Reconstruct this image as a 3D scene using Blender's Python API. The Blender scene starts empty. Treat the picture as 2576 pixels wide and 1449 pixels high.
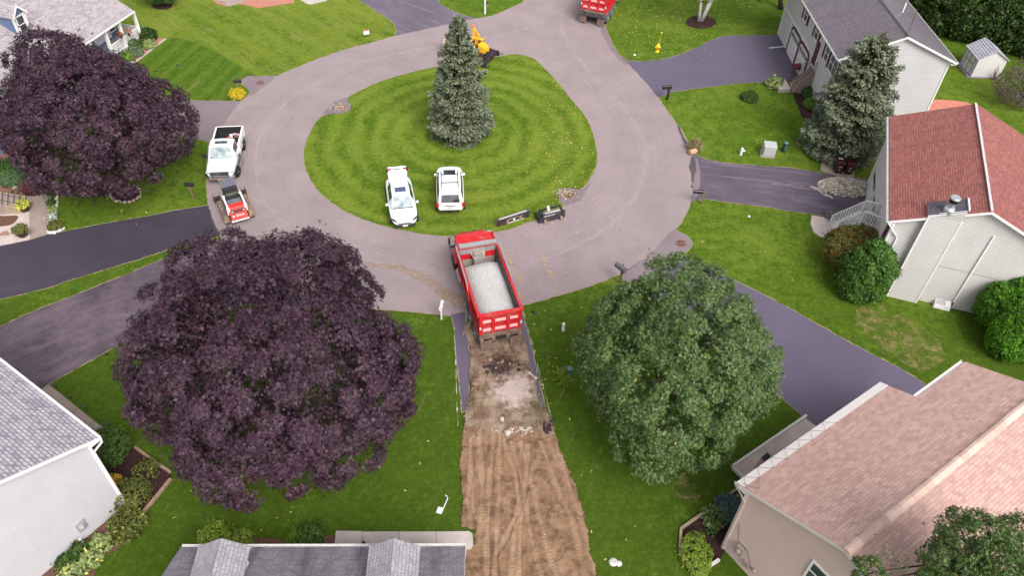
import bpy, bmesh, math, random
import numpy as np
from mathutils import Vector, Matrix
from mathutils.geometry import tessellate_polygon
SC=bpy.context.scene; COL=SC.collection
R=math.radians; PI=math.pi
# ---------------------------------------------------------------- camera
F,H=1950.,33.5; PIT,ROL=R(44.78),R(-2.46)
_c,_s=math.cos(PIT),math.sin(PIT)
FW=np.array([0,_c,-_s]); _rt=np.array([1.,0,0]); _dn=np.array([0,-_s,-_c])
RT=math.cos(ROL)*_rt+math.sin(ROL)*_dn; DN=-math.sin(ROL)*_rt+math.cos(ROL)*_dn
cam=bpy.data.objects.new('camera',bpy.data.cameras.new('camera')); COL.objects.link(cam); SC.camera=cam
cam.data.sensor_width=36; cam.data.lens=36*F/2576; cam.data.clip_end=2000; cam.data.clip_start=.5
cam.matrix_world=Matrix(((RT[0],-DN[0],-FW[0],0),(RT[1],-DN[1],-FW[1],0),(RT[2],-DN[2],-FW[2],H),(0,0,0,1)))
def W(x,y,z=0.):
    """survey point: where the sight line of a photo pixel meets height z"""
    v=FW+RT*(x-1288)/F+DN*(y-724.5)/F
    t=(H-z)/-v[2]
    return Vector((t*v[0],t*v[1],z))
# ---------------------------------------------------------------- world, sun, exposure
SUN_AZ,SUN_EL=R(150),R(48)      # azimuth from +Y towards +X
wd=bpy.data.worlds.new('World'); SC.world=wd; wd.use_nodes=True
wn=wd.node_tree; bg=wn.nodes['Background']
sk=wn.nodes.new('ShaderNodeTexSky'); sk.sky_type='NISHITA'; sk.sun_disc=False
sk.sun_elevation=SUN_EL; sk.sun_rotation=SUN_AZ; sk.dust_density=3; sk.air_density=1
hs=wn.nodes.new('ShaderNodeHueSaturation'); hs.inputs['Saturation'].default_value=.22
wn.links.new(sk.outputs[0],hs.inputs['Color']); wn.links.new(hs.outputs[0],bg.inputs[0]); bg.inputs[1].default_value=.10
sl=bpy.data.lights.new('sun','SUN'); sl.energy=1.3; sl.angle=R(34); sl.color=(1,.955,.90)
so=bpy.data.objects.new('sun',sl); COL.objects.link(so)
sd=Vector((math.sin(SUN_AZ)*math.cos(SUN_EL),math.cos(SUN_AZ)*math.cos(SUN_EL),math.sin(SUN_EL)))
so.rotation_euler=sd.to_track_quat('Z','Y').to_euler(); so.location=(0,0,60)
SC.view_settings.view_transform='Standard'; SC.view_settings.look='None'
SC.view_settings.exposure=1.28; SC.view_settings.gamma=1
# ---------------------------------------------------------------- object helpers
def tag(o,label=None,cat=None,group=None,kind=None):
    if label:o['label']=label
    if cat:o['category']=cat
    if group:o['group']=group
    if kind:o['kind']=kind
    return o
def thing(name,label,cat,loc=(0,0,0),rz=0,group=None):
    o=bpy.data.objects.new(name,None); COL.objects.link(o); o.empty_display_size=.3
    o.location=loc; o.rotation_euler=(0,0,rz)
    return tag(o,label,cat,group)
class MB:
    def __init__(s): s.v=[];s.f=[];s.uv={}
    def add(s,vs,fs,T=None):
        b=len(s.v)
        s.v+= [tuple(T@Vector(v)) if T is not None else tuple(v) for v in vs]
        s.f+= [tuple(i+b for i in f) for f in fs]; return s
    def quad(s,a,b,c,d,uv=None):
        s.add([a,b,c,d],[(0,1,2,3)])
        if uv: s.uv[len(s.f)-1]=uv
        return s
    def poly(s,pts,uv=None):
        s.add(pts,[tuple(range(len(pts)))])
        if uv: s.uv[len(s.f)-1]=uv
        return s
    def box(s,x0,x1,y0,y1,z0,z1,T=None,tx=0,ty=0):
        vs=[(x0,y0,z0),(x1,y0,z0),(x1,y1,z0),(x0,y1,z0),(x0+tx,y0+ty,z1),(x1-tx,y0+ty,z1),(x1-tx,y1-ty,z1),(x0+tx,y1-ty,z1)]
        return s.add(vs,[(3,2,1,0),(4,5,6,7),(0,1,5,4),(1,2,6,5),(2,3,7,6),(3,0,4,7)],T)
    def beam(s,a,b,w,h=None,up=(0,0,1)):
        a=Vector(a);b=Vector(b);h=h or w;d=(b-a).normalized();u=Vector(up)
        if abs(d.dot(u))>.98:u=Vector((1,0,0))
        x=d.cross(u).normalized();y=x.cross(d).normalized();vs=[]
        for p in (a,b):
            for i,j in ((-1,-1),(1,-1),(1,1),(-1,1)): vs.append(p+x*(i*w/2)+y*(j*h/2))
        return s.add(vs,[(3,2,1,0),(4,5,6,7),(0,1,5,4),(1,2,6,5),(2,3,7,6),(3,0,4,7)])
    def tube(s,pts,r,n=8,cap=True,r2=None):
        pts=[Vector(p) for p in pts];rings=[];up=Vector((0,0,1))
        for i,p in enumerate(pts):
            d=(pts[min(i+1,len(pts)-1)]-pts[max(i-1,0)]).normalized()
            u=Vector((1,0,0)) if abs(d.z)>.95 else up
            x=d.cross(u).normalized();y=x.cross(d).normalized()
            rr=r if r2 is None else r+(r2-r)*i/(len(pts)-1)
            if isinstance(r,(list,tuple)): rr=r[i]
            rings.append([p+x*math.cos(2*PI*k/n)*rr+y*math.sin(2*PI*k/n)*rr for k in range(n)])
        b=len(s.v)
        for r_ in rings:s.v+=[tuple(q) for q in r_]
        for i in range(len(rings)-1):
            for k in range(n):
                s.f.append((b+i*n+k,b+i*n+(k+1)%n,b+(i+1)*n+(k+1)%n,b+(i+1)*n+k))
        if cap:
            s.f.append(tuple(b+k for k in range(n))[::-1]);s.f.append(tuple(b+(len(rings)-1)*n+k for k in range(n)))
        return s
    def lathe(s,prof,c=(0,0,0),n=16,T=None,axis='z'):
        vs=[];fs=[]
        for r,z in prof:
            for k in range(n):
                a=2*PI*k/n
                p=(r*math.cos(a),r*math.sin(a),z) if axis=='z' else (z,r*math.cos(a),r*math.sin(a)) if axis=='x' else (r*math.cos(a),z,r*math.sin(a))
                vs.append((p[0]+c[0],p[1]+c[1],p[2]+c[2]))
        for i in range(len(prof)-1):
            for k in range(n): fs.append((i*n+k,i*n+(k+1)%n,(i+1)*n+(k+1)%n,(i+1)*n+k))
        if prof[0][0]>1e-4: fs.append(tuple(range(n))[::-1])
        if prof[-1][0]>1e-4: fs.append(tuple((len(prof)-1)*n+k for k in range(n)))
        return s.add(vs,fs,T)
    def loft(s,rings,caps=True):
        n=len(rings[0]);b=len(s.v)
        for r in rings:s.v+=[tuple(p) for p in r]
        for i in range(len(rings)-1):
            for k in range(n): s.f.append((b+i*n+k,b+i*n+(k+1)%n,b+(i+1)*n+(k+1)%n,b+(i+1)*n+k))
        if caps: s.f.append(tuple(b+k for k in range(n))[::-1]);s.f.append(tuple(b+(len(rings)-1)*n+k for k in range(n)))
        return s
    def sheet(s,pts,z):
        """flat polygon (x,y points, may be concave)"""
        P=[Vector((p[0],p[1],0)) for p in pts]
        tr=tessellate_polygon([P]); b=len(s.v)
        s.v+=[(p.x,p.y,z) for p in P]
        for t in tr:
            a,b_,c=[P[i] for i in t]
            if (b_-a).cross(c-a).z<0:t=t[::-1]
            s.f.append(tuple(i+b for i in t))
        return s
    def slab(s,pts,z0,z1):
        P=[Vector((p[0],p[1],0)) for p in pts]
        if sum(P[i].x*P[(i+1)%len(P)].y-P[(i+1)%len(P)].x*P[i].y for i in range(len(P)))<0:P=P[::-1]
        s.sheet(P,z1);b=len(s.v);n=len(P)
        s.v+=[(p.x,p.y,z0) for p in P]+[(p.x,p.y,z1) for p in P]
        s.f+=[(b+i,b+(i+1)%n,b+n+(i+1)%n,b+n+i) for i in range(n)]
        return s
    def build(s,name,mat,parent=None,world=False,smooth=False,sub=0,bevel=0,label=None,sharp=None):
        me=bpy.data.meshes.new(name)
        vs=s.v
        if world and parent is not None:
            inv=(Matrix.Translation(parent.location)@Matrix.Rotation(parent.rotation_euler.z,4,'Z')).inverted()
            vs=[inv@Vector(v) for v in vs]
        me.from_pydata([tuple(v) for v in vs],[],s.f)
        if s.uv:
            ul=me.uv_layers.new(name='UVMap')
            for fi,uv in s.uv.items():
                p=me.polygons[fi]
                for li,c in zip(p.loop_indices,uv): ul.data[li].uv=c
        if isinstance(mat,(list,tuple)):
            for m in mat:me.materials.append(m)
        elif mat: me.materials.append(mat)
        me.update()
        if smooth:
            me.shade_smooth()
            if sharp: me.set_sharp_from_angle(angle=R(sharp))
        o=bpy.data.objects.new(name,me);COL.objects.link(o)
        if parent is not None:o.parent=parent
        if bevel:
            m=o.modifiers.new('b','BEVEL');m.width=bevel;m.segments=2;m.limit_method='ANGLE';m.angle_limit=R(35)
        if sub:
            m=o.modifiers.new('s','SUBSURF');m.levels=sub;m.render_levels=sub
        if label:o['label']=label
        return o
def dup(root,loc,rz=None,label=None):
    c=root.copy();COL.objects.link(c);c.location=loc
    if rz is not None:c.rotation_euler=(0,0,rz)
    if label:c['label']=label
    for ch in root.children:
        d=ch.copy();COL.objects.link(d);d.parent=c
        for g in ch.children:
            e=g.copy();COL.objects.link(e);e.parent=d
    return c
# ---------------------------------------------------------------- materials
class NT:
    def __init__(s,name):
        s.m=bpy.data.materials.new(name);s.m.use_nodes=True;s.t=s.m.node_tree;s.b=s.t.nodes['Principled BSDF']
    def n(s,ty,**k):
        o=s.t.nodes.new('ShaderNode'+ty)
        for a,v in k.items():
            if a.startswith('i_'):
                key=a[2:]; key=int(key) if key.isdigit() else key.replace('_',' ')
                if isinstance(v,bpy.types.NodeSocket): s.t.links.new(v,o.inputs[key])
                else:o.inputs[key].default_value=v
            else:setattr(o,a,v)
        return o
    def l(s,a,b):s.t.links.new(a,b)
    def noise(s,vec,scale,detail=4,rough=.55,dist=0):
        return s.n('TexNoise',i_Vector=vec,i_Scale=scale,i_Detail=detail,i_Roughness=rough,i_Distortion=dist).outputs['Fac']
    def ramp(s,fac,a,b,c0=0,c1=1):
        return s.n('MapRange',i_Value=fac,i_From_Min=a,i_From_Max=b,i_To_Min=c0,i_To_Max=c1,clamp=True).outputs[0]
    def mix(s,fac,a,b,mode='MIX'):
        o=s.t.nodes.new('ShaderNodeMix');o.data_type='RGBA';o.blend_type=mode
        for i,v in ((0,fac),(6,a),(7,b)):
            if isinstance(v,bpy.types.NodeSocket):s.l(v,o.inputs[i])
            elif i==0:o.inputs[0].default_value=v
            else:o.inputs[i].default_value=(*v[:3],1)
        return o.outputs[2]
    def math(s,op,a,b=0.,c=None):
        o=s.t.nodes.new('ShaderNodeMath');o.operation=op
        for i,v in enumerate((a,b) if c is None else (a,b,c)):
            if isinstance(v,bpy.types.NodeSocket):s.l(v,o.inputs[i])
            else:o.inputs[i].default_value=v
        return o.outputs[0]
    def bump(s,h,strength=.4,dist=.02):
        o=s.n('Bump',i_Strength=strength,i_Distance=dist,i_Height=h);s.l(o.outputs[0],s.b.inputs['Normal']);return o
    def set(s,col,rough=.8,metal=0,spec=.35):
        if isinstance(col,bpy.types.NodeSocket):s.l(col,s.b.inputs['Base Color'])
        else:s.b.inputs['Base Color'].default_value=(*col,1)
        if isinstance(rough,bpy.types.NodeSocket):s.l(rough,s.b.inputs['Roughness'])
        else:s.b.inputs['Roughness'].default_value=rough
        s.b.inputs['Metallic'].default_value=metal;s.b.inputs['Specular IOR Level'].default_value=spec
        return s.m
    def pos(s):return s.n('NewGeometry').outputs['Position']
    def obj(s):return s.n('TexCoord').outputs['Object']
    def mp(s,vec,rot=0,scale=(1,1,1),loc=(0,0,0)):
        # rotate first, then scale (so that streaks lie along a rotated axis)
        a=s.n('Mapping',i_Vector=vec,i_Rotation=(0,0,rot),i_Location=loc)
        return s.n('Mapping',i_Vector=a.outputs[0],i_Scale=scale).outputs[0]
_mc={}
def plain(name,col,rough=.6,metal=0,spec=.4,var=.12,scale=6,bump=0,bs=40,coat=0):
    if name in _mc:return _mc[name]
    t=NT(name);o=t.obj();f=t.noise(o,scale,5)
    c0=[c*(1-var) for c in col];c1=[min(1,c*(1+var)) for c in col]
    m=t.set(t.mix(t.ramp(f,.3,.7),c0,c1),rough,metal,spec)
    if bump:t.bump(t.noise(o,bs,4),bump,.01)
    if coat:t.b.inputs['Coat Weight'].default_value=coat;t.b.inputs['Coat Roughness'].default_value=.12
    _mc[name]=m;return m
def dirty(name,col,dirt,amount=.5,rough=.55,scale=3,coat=0,metal=0):
    """painted metal with patches of dust"""
    if name in _mc:return _mc[name]
    t=NT(name);o=t.obj();f=t.noise(o,scale,8,.65);g=t.noise(o,scale*9,4)
    k=t.ramp(t.math('ADD',f,t.math('MULTIPLY',g,.25)),.62,.62+.4*(1.2-amount),0,1)
    m=t.set(t.mix(k,col,dirt),t.ramp(k,0,1,rough,.85),metal)
    if coat:t.b.inputs['Coat Weight'].default_value=coat
    _mc[name]=m;return m
def grass(name,lo,hi,yel,ylo=.5,yhi=.7,stripe=None,ring=None,streak=None,far=None,patch=.0):
    t=NT(name);p=t.pos()
    big=t.noise(p,.16,5,.6);mid=t.noise(p,1.1,6,.65);cl=t.noise(p,3.4,5,.7);fine=t.noise(p,9,5,.75);vf=t.noise(p,34,3,.7)
    c=t.mix(t.ramp(mid,.34,.66),lo,hi);c=t.mix(t.ramp(cl,.50,.68,0,.45),c,[min(1,v*1.25) for v in yel]);c=t.mix(t.ramp(cl,.50,.34,0,.5),c,[v*.7 for v in lo])
    y=t.math('ADD',t.math('MULTIPLY',big,.5),t.math('ADD',t.math('MULTIPLY',mid,.3),t.math('MULTIPLY',cl,.2)))
    if far: # another, deeper green lawn nearer the houses in front
        sy=t.n('SeparateXYZ',i_Vector=p).outputs[1]
        k=t.ramp(t.math('ADD',sy,t.math('MULTIPLY',big,6)),far[0]+3,far[1]+3)
        c=t.mix(k,t.mix(1.,c,far[2],'MULTIPLY'),c); y=t.math('SUBTRACT',y,t.math('MULTIPLY',t.math('SUBTRACT',1,k),.09))
    c=t.mix(t.ramp(y,ylo,yhi,0,.85),c,yel)
    if ring:
        cx,cy,per,sq=ring
        q=t.n('Mapping',i_Vector=p,i_Location=(-cx,-cy*sq,0),i_Scale=(1,sq,0)).outputs[0]
        d=t.n('VectorMath',operation='LENGTH',i_0=q).outputs['Value']
        d=t.math('ADD',d,t.math('MULTIPLY',t.noise(p,.35,3),1.6))
        w=t.math('SINE',t.math('MULTIPLY',t.math('ADD',d,t.math('MULTIPLY',t.noise(p,1.1,4),.5)),2*PI/per))
        w=t.math('MULTIPLY',w,t.ramp(t.noise(p,.22,3),.35,.65,.25,1.));w=t.math('ADD',w,t.math('MULTIPLY',t.math('SUBTRACT',cl,.5),2.6))
        c=t.mix(t.ramp(w,-.4,1.,0,.68),c,[v*1.08 for v in yel]); c=t.mix(t.ramp(w,.1,-1.2,0,.6),c,[v*.85 for v in lo])
    if stripe:
        rot,per=stripe[:2]
        q=t.n('Mapping',i_Vector=p,i_Rotation=(0,0,rot)).outputs[0]
        x=t.n('SeparateXYZ',i_Vector=q).outputs[0]
        w=t.math('SINE',t.math('ADD',t.math('MULTIPLY',x,2*PI/per),t.math('MULTIPLY',t.noise(p,.3,2),2)))
        c=t.mix(t.ramp(w,-.6,.9,0,.42),c,yel)
    if streak:
        rot,lo_,hi_=streak
        q=t.mp(p,rot,(2.2,.22,1))
        s_=t.noise(q,1.3,6,.7)
        c=t.mix(t.ramp(s_,lo_,hi_,0,.75),c,(.36,.30,.13))
    if patch:
        s_=t.noise(t.mp(p,0,(1,1,1),(31,17,0)),.8,7,.7)
        c=t.mix(t.ramp(s_,.66,.76,0,patch),c,(.33,.26,.12))
    c=t.mix(t.ramp(fine,.3,.7,.7,0),c,[v*.35 for v in lo])
    c=t.mix(t.ramp(vf,.45,.8,0,.5),c,[min(1,v*1.7) for v in yel])
    m=t.set(c,.95,0,.08)
    t.bump(t.math('ADD',vf,t.math('MULTIPLY',fine,1.6)),.9,.05)
    return m
def asphalt(name,col,col2,spec=.3,rough=.75,streak=None,streakcol=None,amt=.5,mot=1.,blot=None):
    t=NT(name);p=t.pos()
    a=t.noise(p,.35,6,.6);b=t.noise(p,2.5,6,.7);g=t.noise(p,55,3,.8)
    c=t.mix(t.ramp(t.math('ADD',t.math('MULTIPLY',a,.65),t.math('MULTIPLY',b,.35)),.38,.62),col,col2)
    if streak is not None:
        q=t.mp(p,streak,(1.6,.12,1));s_=t.noise(q,1.5,7,.65)
        c=t.mix(t.ramp(s_,.5,.74,0,amt),c,streakcol)
    if blot: c=t.mix(t.ramp(t.noise(p,1.0,8,.75),.6,.72,0,blot[1]),c,blot[0])
    c=t.mix(t.ramp(g,.35,.75,.16*mot,0),c,(0,0,0));c=t.mix(t.ramp(g,.55,.85,0,.16*mot),c,(.6,.55,.55))
    m=t.set(c,t.ramp(b,.3,.7,rough-.08,rough+.08),0,spec);t.bump(g,.35,.008);return m
def concrete(name,col,joint=None):
    t=NT(name);p=t.pos();a=t.noise(p,1.3,7,.65);g=t.noise(p,60,3)
    c=t.mix(t.ramp(a,.3,.7),[v*.8 for v in col],[min(1,v*1.1) for v in col]);c=t.mix(t.ramp(g,.4,.8,.12,0),c,(.1,.09,.08))
    m=t.set(c,.9,0,.2);t.bump(g,.3,.006);return m
def mulch(name,c0,c1,c2,sc=22):
    t=NT(name);p=t.pos();v=t.n('TexVoronoi',i_Vector=t.mp(p,.4,(1,1.9,1)),i_Scale=sc);r=t.n('SeparateColor',i_Color=v.outputs['Color']).outputs[0]
    c=t.mix(r,c0,c1);c=t.mix(t.ramp(t.noise(p,3,5),.5,.75),c,c2)
    m=t.set(c,.95,0,.15);t.bump(v.outputs['Distance'],.9,.04);return m
def shingle(name,cols,bw=.3,bh=.14,mort=(.05,.04,.045),dark=None,contrast=1.,rough=.9,mw=.006,big=.35,squash=1.,spec=.2):
    """asphalt shingles: UV metres, u along the eave, v up the slope"""
    t=NT(name);uv=t.n('UVMap').outputs[0];p=t.pos()
    br=t.n('TexBrick',i_Vector=uv,i_Scale=1.,i_Mortar_Size=mw,i_Brick_Width=bw,i_Row_Height=bh,i_Mortar_Smooth=.1,offset=.5,i_Color1=(0,0,0,1),i_Color2=(1,1,1,1),i_Mortar=(.5,.5,.5,1))
    # per-tab colour from quantised cells
    sx=t.n('SeparateXYZ',i_Vector=uv);row=t.math('FLOOR',t.math('DIVIDE',sx.outputs[1],bh))
    colx=t.math('FLOOR',t.math('ADD',t.math('DIVIDE',sx.outputs[0],bw),t.math('MULTIPLY',row,.5)))
    wn_=t.n('TexWhiteNoise',noise_dimensions='2D');cv=t.n('CombineXYZ',i_X=colx,i_Y=row);t.l(cv.outputs[0],wn_.inputs['Vector'])
    r=wn_.outputs['Value']
    c=t.mix(t.ramp(r,0,1/contrast if contrast>1 else 1),cols[0],cols[1]);c=t.mix(t.ramp(t.noise(uv,.7,5,.6),.35,.7,0,big),c,cols[2])
    if dark:
        q=t.n('Mapping',i_Vector=uv,i_Scale=(1.1,.16,1)).outputs[0]
        c=t.mix(t.ramp(t.noise(q,1.2,6,.6),.46,.68,0,dark[1]),c,dark[0])
    c=t.mix(t.ramp(t.noise(p,70,2),.35,.7,.18,0),c,(.02,.02,.02))
    c=t.mix(br.outputs['Fac'],c,mort)
    saw=t.math('FRACT',t.math('DIVIDE',sx.outputs[1],bh))
    m=t.set(c,rough,0,spec)
    t.b.inputs['Sheen Weight'].default_value=.12;t.b.inputs['Sheen Roughness'].default_value=.4
    hgt=t.math('SUBTRACT',t.math('ADD',t.math('MULTIPLY',t.math('SUBTRACT',1,saw),.8),t.math('MULTIPLY',r,.35)),t.math('MULTIPLY',br.outputs['Fac'],.8))
    t.bump(hgt,.8,.012);return m
def leafmat(name,c0,c1,c2=None,p2=.93,rough=.55,spec=.35,trans=.15):
    t=NT(name)
    r=t.n('NewGeometry').outputs['Random Per Island']
    c=t.mix(r,c0,c1)
    if c2:
        w=t.n('TexWhiteNoise',noise_dimensions='1D');t.l(r,w.inputs['W'])
        c=t.mix(t.math('GREATER_THAN',w.outputs['Value'],p2),c,c2)
    cl=t.noise(t.pos(),.9,3);c=t.mix(t.ramp(cl,.3,.7,0,.35),c,c1)
    t.set(c,rough,0,spec)
    tr=t.n('BsdfTranslucent');t.l(c,tr.inputs[0]);mx=t.n('MixShader',i_0=trans)
    t.l(t.b.outputs[0],mx.inputs[1]);t.l(tr.outputs[0],mx.inputs[2]);t.l(mx.outputs[0],t.t.nodes['Material Output'].inputs[0])
    return t.m
def glassmat(name,col=(.03,.035,.04),rough=.05,spec=.9):
    if name in _mc:return _mc[name]
    t=NT(name);o=t.obj();f=t.noise(o,2.5,4);m=t.set(t.mix(t.ramp(f,.35,.65),col,[min(1,c*2.2+.01) for c in col]),rough,0,spec);_mc[name]=m;return m
# ================================================================ ground
rnd=random.Random(7)
def chaikin(p,n=1):
    for _ in range(n):
        q=[]
        for i in range(len(p)):
            a,b=p[i],p[(i+1)%len(p)];q+=[a*.75+b*.25,a*.25+b*.75]
        p=q
    return p
def outline(px,sm=1,step=.22,jit=.03,z=0,seed=1,closed=True):
    r=random.Random(seed);p=[W(x,y) for x,y in px]
    if sm:p=chaikin(p,sm)
    q=[]
    for i in range(len(p)):
        a,b=p[i],p[(i+1)%len(p)];n=max(1,int((b-a).length/step))
        for k in range(n):
            c=a.lerp(b,k/n);d=(b-a).normalized();c=c+Vector((-d.y,d.x,0))*r.gauss(0,jit);q.append(c)
    return q
def offset(p,d):
    ar=sum(p[i].x*p[(i+1)%len(p)].y-p[(i+1)%len(p)].x*p[i].y for i in range(len(p)));sg=1 if ar>0 else -1
    r=random.Random(3);out=[]
    for i in range(len(p)):
        t=(p[(i+2)%len(p)]-p[i-2]);t=Vector((t.x,t.y,0))
        if t.length<1e-6:out.append(p[i]);continue
        t.normalize();out.append(p[i]+Vector((t.y,-t.x,0))*sg*d*r.uniform(.2,1.7))
    return out
def ground(name,px,mat,z,sm=1,jit=.02,edge=None,ed=.045,seed=1,step=.22):
    p=outline(px,sm,step,jit,seed=seed)
    o=MB().sheet(p,z).build(name,mat);tag(o,kind='structure')
    if edge: tag(MB().sheet(offset(p,ed),z-.006).build('dry_grass_edge',edge),kind='structure')
    return o
G_LO,G_HI,G_YE=(.044,.106,.006),(.100,.195,.012),(.21,.27,.034)
m_lawn=grass('lawn_grass',G_LO,G_HI,G_YE,.47,.62,far=(28,37,(.58,.62,.70)),streak=(R(20),.60,.80),patch=.7)
m_isl=grass('island_grass',(.052,.118,.005),(.105,.195,.012),(.225,.285,.038),.44,.60,ring=(-4.6,50.2,1.7,1.0),patch=.75)
m_upl=grass('upper_lawn_grass',(.052,.118,.005),(.108,.20,.012),(.235,.285,.038),.43,.60,streak=(R(132),.52,.70),stripe=(R(132),2.2))
m_edge=mulch('dry_edge',(.30,.23,.12),(.42,.34,.22),(.16,.17,.05),18)
m_road=asphalt('road_asphalt',(.255,.200,.206),(.315,.250,.256),amt=.35,streak=None,mot=.8)
m_oldasph=asphalt('old_asphalt',(.185,.142,.158),(.235,.185,.20),mot=1.)
m_seal=asphalt('sealed_asphalt',(.098,.080,.124),(.118,.096,.146),spec=.4,rough=.6,mot=.35)
m_dark=asphalt('dark_sealed_asphalt',(.040,.031,.046),(.052,.041,.060),spec=.4,rough=.62,mot=.6,streak=R(75),streakcol=(.085,.067,.092),amt=.3)
m_worn=asphalt('worn_asphalt',(.060,.043,.058),(.155,.115,.14),mot=1.3,streak=R(52),streakcol=(.24,.17,.19),amt=.6)
m_r2=asphalt('streaked_asphalt',(.085,.066,.092),(.125,.098,.135),streak=R(100),streakcol=(.25,.20,.26),amt=.75,mot=1)
m_up=asphalt('streaked_dark_asphalt',(.10,.082,.112),(.15,.122,.16),streak=R(125),streakcol=(.26,.21,.27),amt=.7,mot=1)
m_conc=concrete('concrete',(.50,.43,.40));m_cold=concrete('weathered_concrete',(.34,.265,.235))
m_pav=concrete('paver_stone',(.56,.46,.43))
m_mul=mulch('dark_mulch',(.030,.014,.016),(.075,.032,.034),(.045,.022,.02))
m_mulr=mulch('red_mulch',(.42,.16,.12),(.60,.27,.21),(.50,.22,.17))
m_soil=mulch('garden_soil',(.11,.055,.04),(.19,.10,.075),(.14,.08,.05),14)
g=MB().quad((-400,-150,0),(400,-150,0),(400,600,0),(-400,600,0)).build('ground',m_lawn);tag(g,kind='structure')
# upper left lawn
UPL=[(200,-60),(905,-60),(905,0),(944,25),(976,45),(992,63),(997,80),(995,93),(931,108),(881,120),(819,140),(744,170),(694,191),(669,191),(644,193),(625,190),(607,200),(610,215),(632,228),(620,240),(600,254),(550,256),(500,253),(450,248),(412,243),(300,235),(200,190)]
ground('lawn',UPL,m_upl,.004,1)
m_upl2=grass('upper_lawn_grass_crossways',(.036,.100,.005),(.076,.160,.010),(.155,.22,.026),.52,.70,streak=(R(10),.55,.70),stripe=(R(10),1.5))
ground('lawn',[(430,92),(480,100),(540,128),(600,165),(650,196),(644,193),(625,190),(607,200),(610,215),(632,228),(620,240),(600,254),(550,256),(500,253),(450,248),(412,243),(300,235),(200,190),(290,160),(341,157),(417,98)],m_upl2,.008,1,.06)
ROAD=[(1325,-60),(1325,0),(1290,17),(1240,40),(1190,47),(1120,62),(1000,88),(931,108),(881,120),(819,140),(744,170),(694,191),(650,222),(610,250),(585,280),(565,310),(535,345),(524,365),(520,420),(521,480),(524,516),(530,545),(550,590),(590,640),(660,700),(760,745),(860,770),(945,778),(1010,782),(1085,790),(1136,794),(1185,800),(1250,785),(1311,770),(1350,760),(1400,745),(1470,724),(1545,698),(1600,665),(1650,625),(1690,588),(1712,563),(1730,530),(1737,508),(1743,480),(1745,440),(1742,395),(1735,365),(1718,333),(1703,312),(1675,275),(1656,245),(1630,213),(1600,182),(1575,158),(1558,140),(1538,105),(1520,60),(1524,30),(1545,0),(1570,-60)]
ground('road',ROAD,m_road,.022,1,.012,m_edge,.05,2)
ISL=[(1288,136),(1313,137),(1338,145),(1353,155),(1388,190),(1413,220),(1438,252),(1463,280),(1480,307),(1490,332),(1498,362),(1502,385),(1500,413),(1493,435),(1480,455),(1465,476),(1443,473),(1413,473),(1401,482),(1404,498),(1414,512),(1420,519),(1398,530),(1363,548),(1328,560),(1288,575),(1244,585),(1194,591),(1144,594),(1106,593),(1056,589),(1019,580),(969,570),(906,550),(856,525),(819,498),(794,473),(779,448),(769,425),(765,400),(766,375),(769,360),(781,330),(794,307),(814,289),(859,286),(879,281),(886,270),(879,257),(871,245),(919,222),(969,200),(1019,186),(1074,172),(1150,160),(1226,149),(1260,141)]
ground('island_lawn',ISL,m_isl,.034,1,.02,m_edge,.03,5)
# driveways
ground('driveway',[(905,-60),(904,0),(944,25),(976,45),(994,63),(998,75),(995,92),(1060,78),(1130,62),(1200,48),(1194,45),(1159,35),(1131,23),(1106,8),(1103,0),(1103,-60)],m_up,.018,0,.02,m_edge)
ground('driveway',[(-90,262),(30,212),(150,200),(300,222),(412,243),(500,253),(600,254),(625,250),(585,300),(560,335),(524,356),(490,348),(465,344),(300,335),(100,300),(-90,300)],m_oldasph,.018,0,.02,m_edge)
ground('driveway',[(-80,634),(0,616.5),(60,603),(117,589),(160,583),(250,565),(375,543),(450,528),(524,517),(550,530),(570,590),(552,592),(517,606),(487,610),(437,623),(387,640),(275,675),(175,705),(117,725.5),(0,753),(-80,770)],m_dark,.018,0,.02,m_edge,.05)
ground('driveway',[(-80,862),(0,823),(62,793),(137,763),(225,728),(312,693),(390,660),(450,635),(520,612),(560,602),(620,640),(700,700),(800,755),(860,772),(760,772),(620,765),(500,785),(420,815),(332,855),(275,880),(200,923),(125,965.5),(90,990),(40,1020),(-80,1020)],m_worn,.018,0,.02,m_edge,.05)
ground('driveway',[(1640,228),(1600,180),(1562,140),(1580,152),(1613,154),(1663,150),(1713,136),(1763,114),(1788,101),(1813,91),(1850,88),(1931,88),(1974,89),(2000,120),(2035,172),(2005,196),(1965,205),(1931,206),(1888,207),(1838,211),(1763,221),(1688,231),(1655,245)],m_seal,.018,0,.02,m_edge,.04)
ground('driveway',[(1745,390),(1750,390),(1775,400),(1825,410),(1931,419),(1982,421),(2064,435),(2149,448),(2207,456),(2260,470),(2270,550),(2230,556),(2082,543),(2039,538),(1977,529),(1931,521),(1813,506),(1770,500),(1735,506),(1725,450)],m_r2,.018,0,.02,m_edge,.05)
ground('driveway',[(1640,625),(1700,650),(1725,645),(1745,660),(1810,688),(1888,725.5),(1937,750),(2007,788),(2127,857),(2207,898),(2257,923),(2337,973),(2430,1035),(2250,1150),(2057,1076),(2024,1050),(1994,1025),(1969,1005),(1932,978),(1860,918),(1760,840),(1670,770),(1590,712),(1560,694)],m_seal,.018,0,.02,m_edge,.05)
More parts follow.
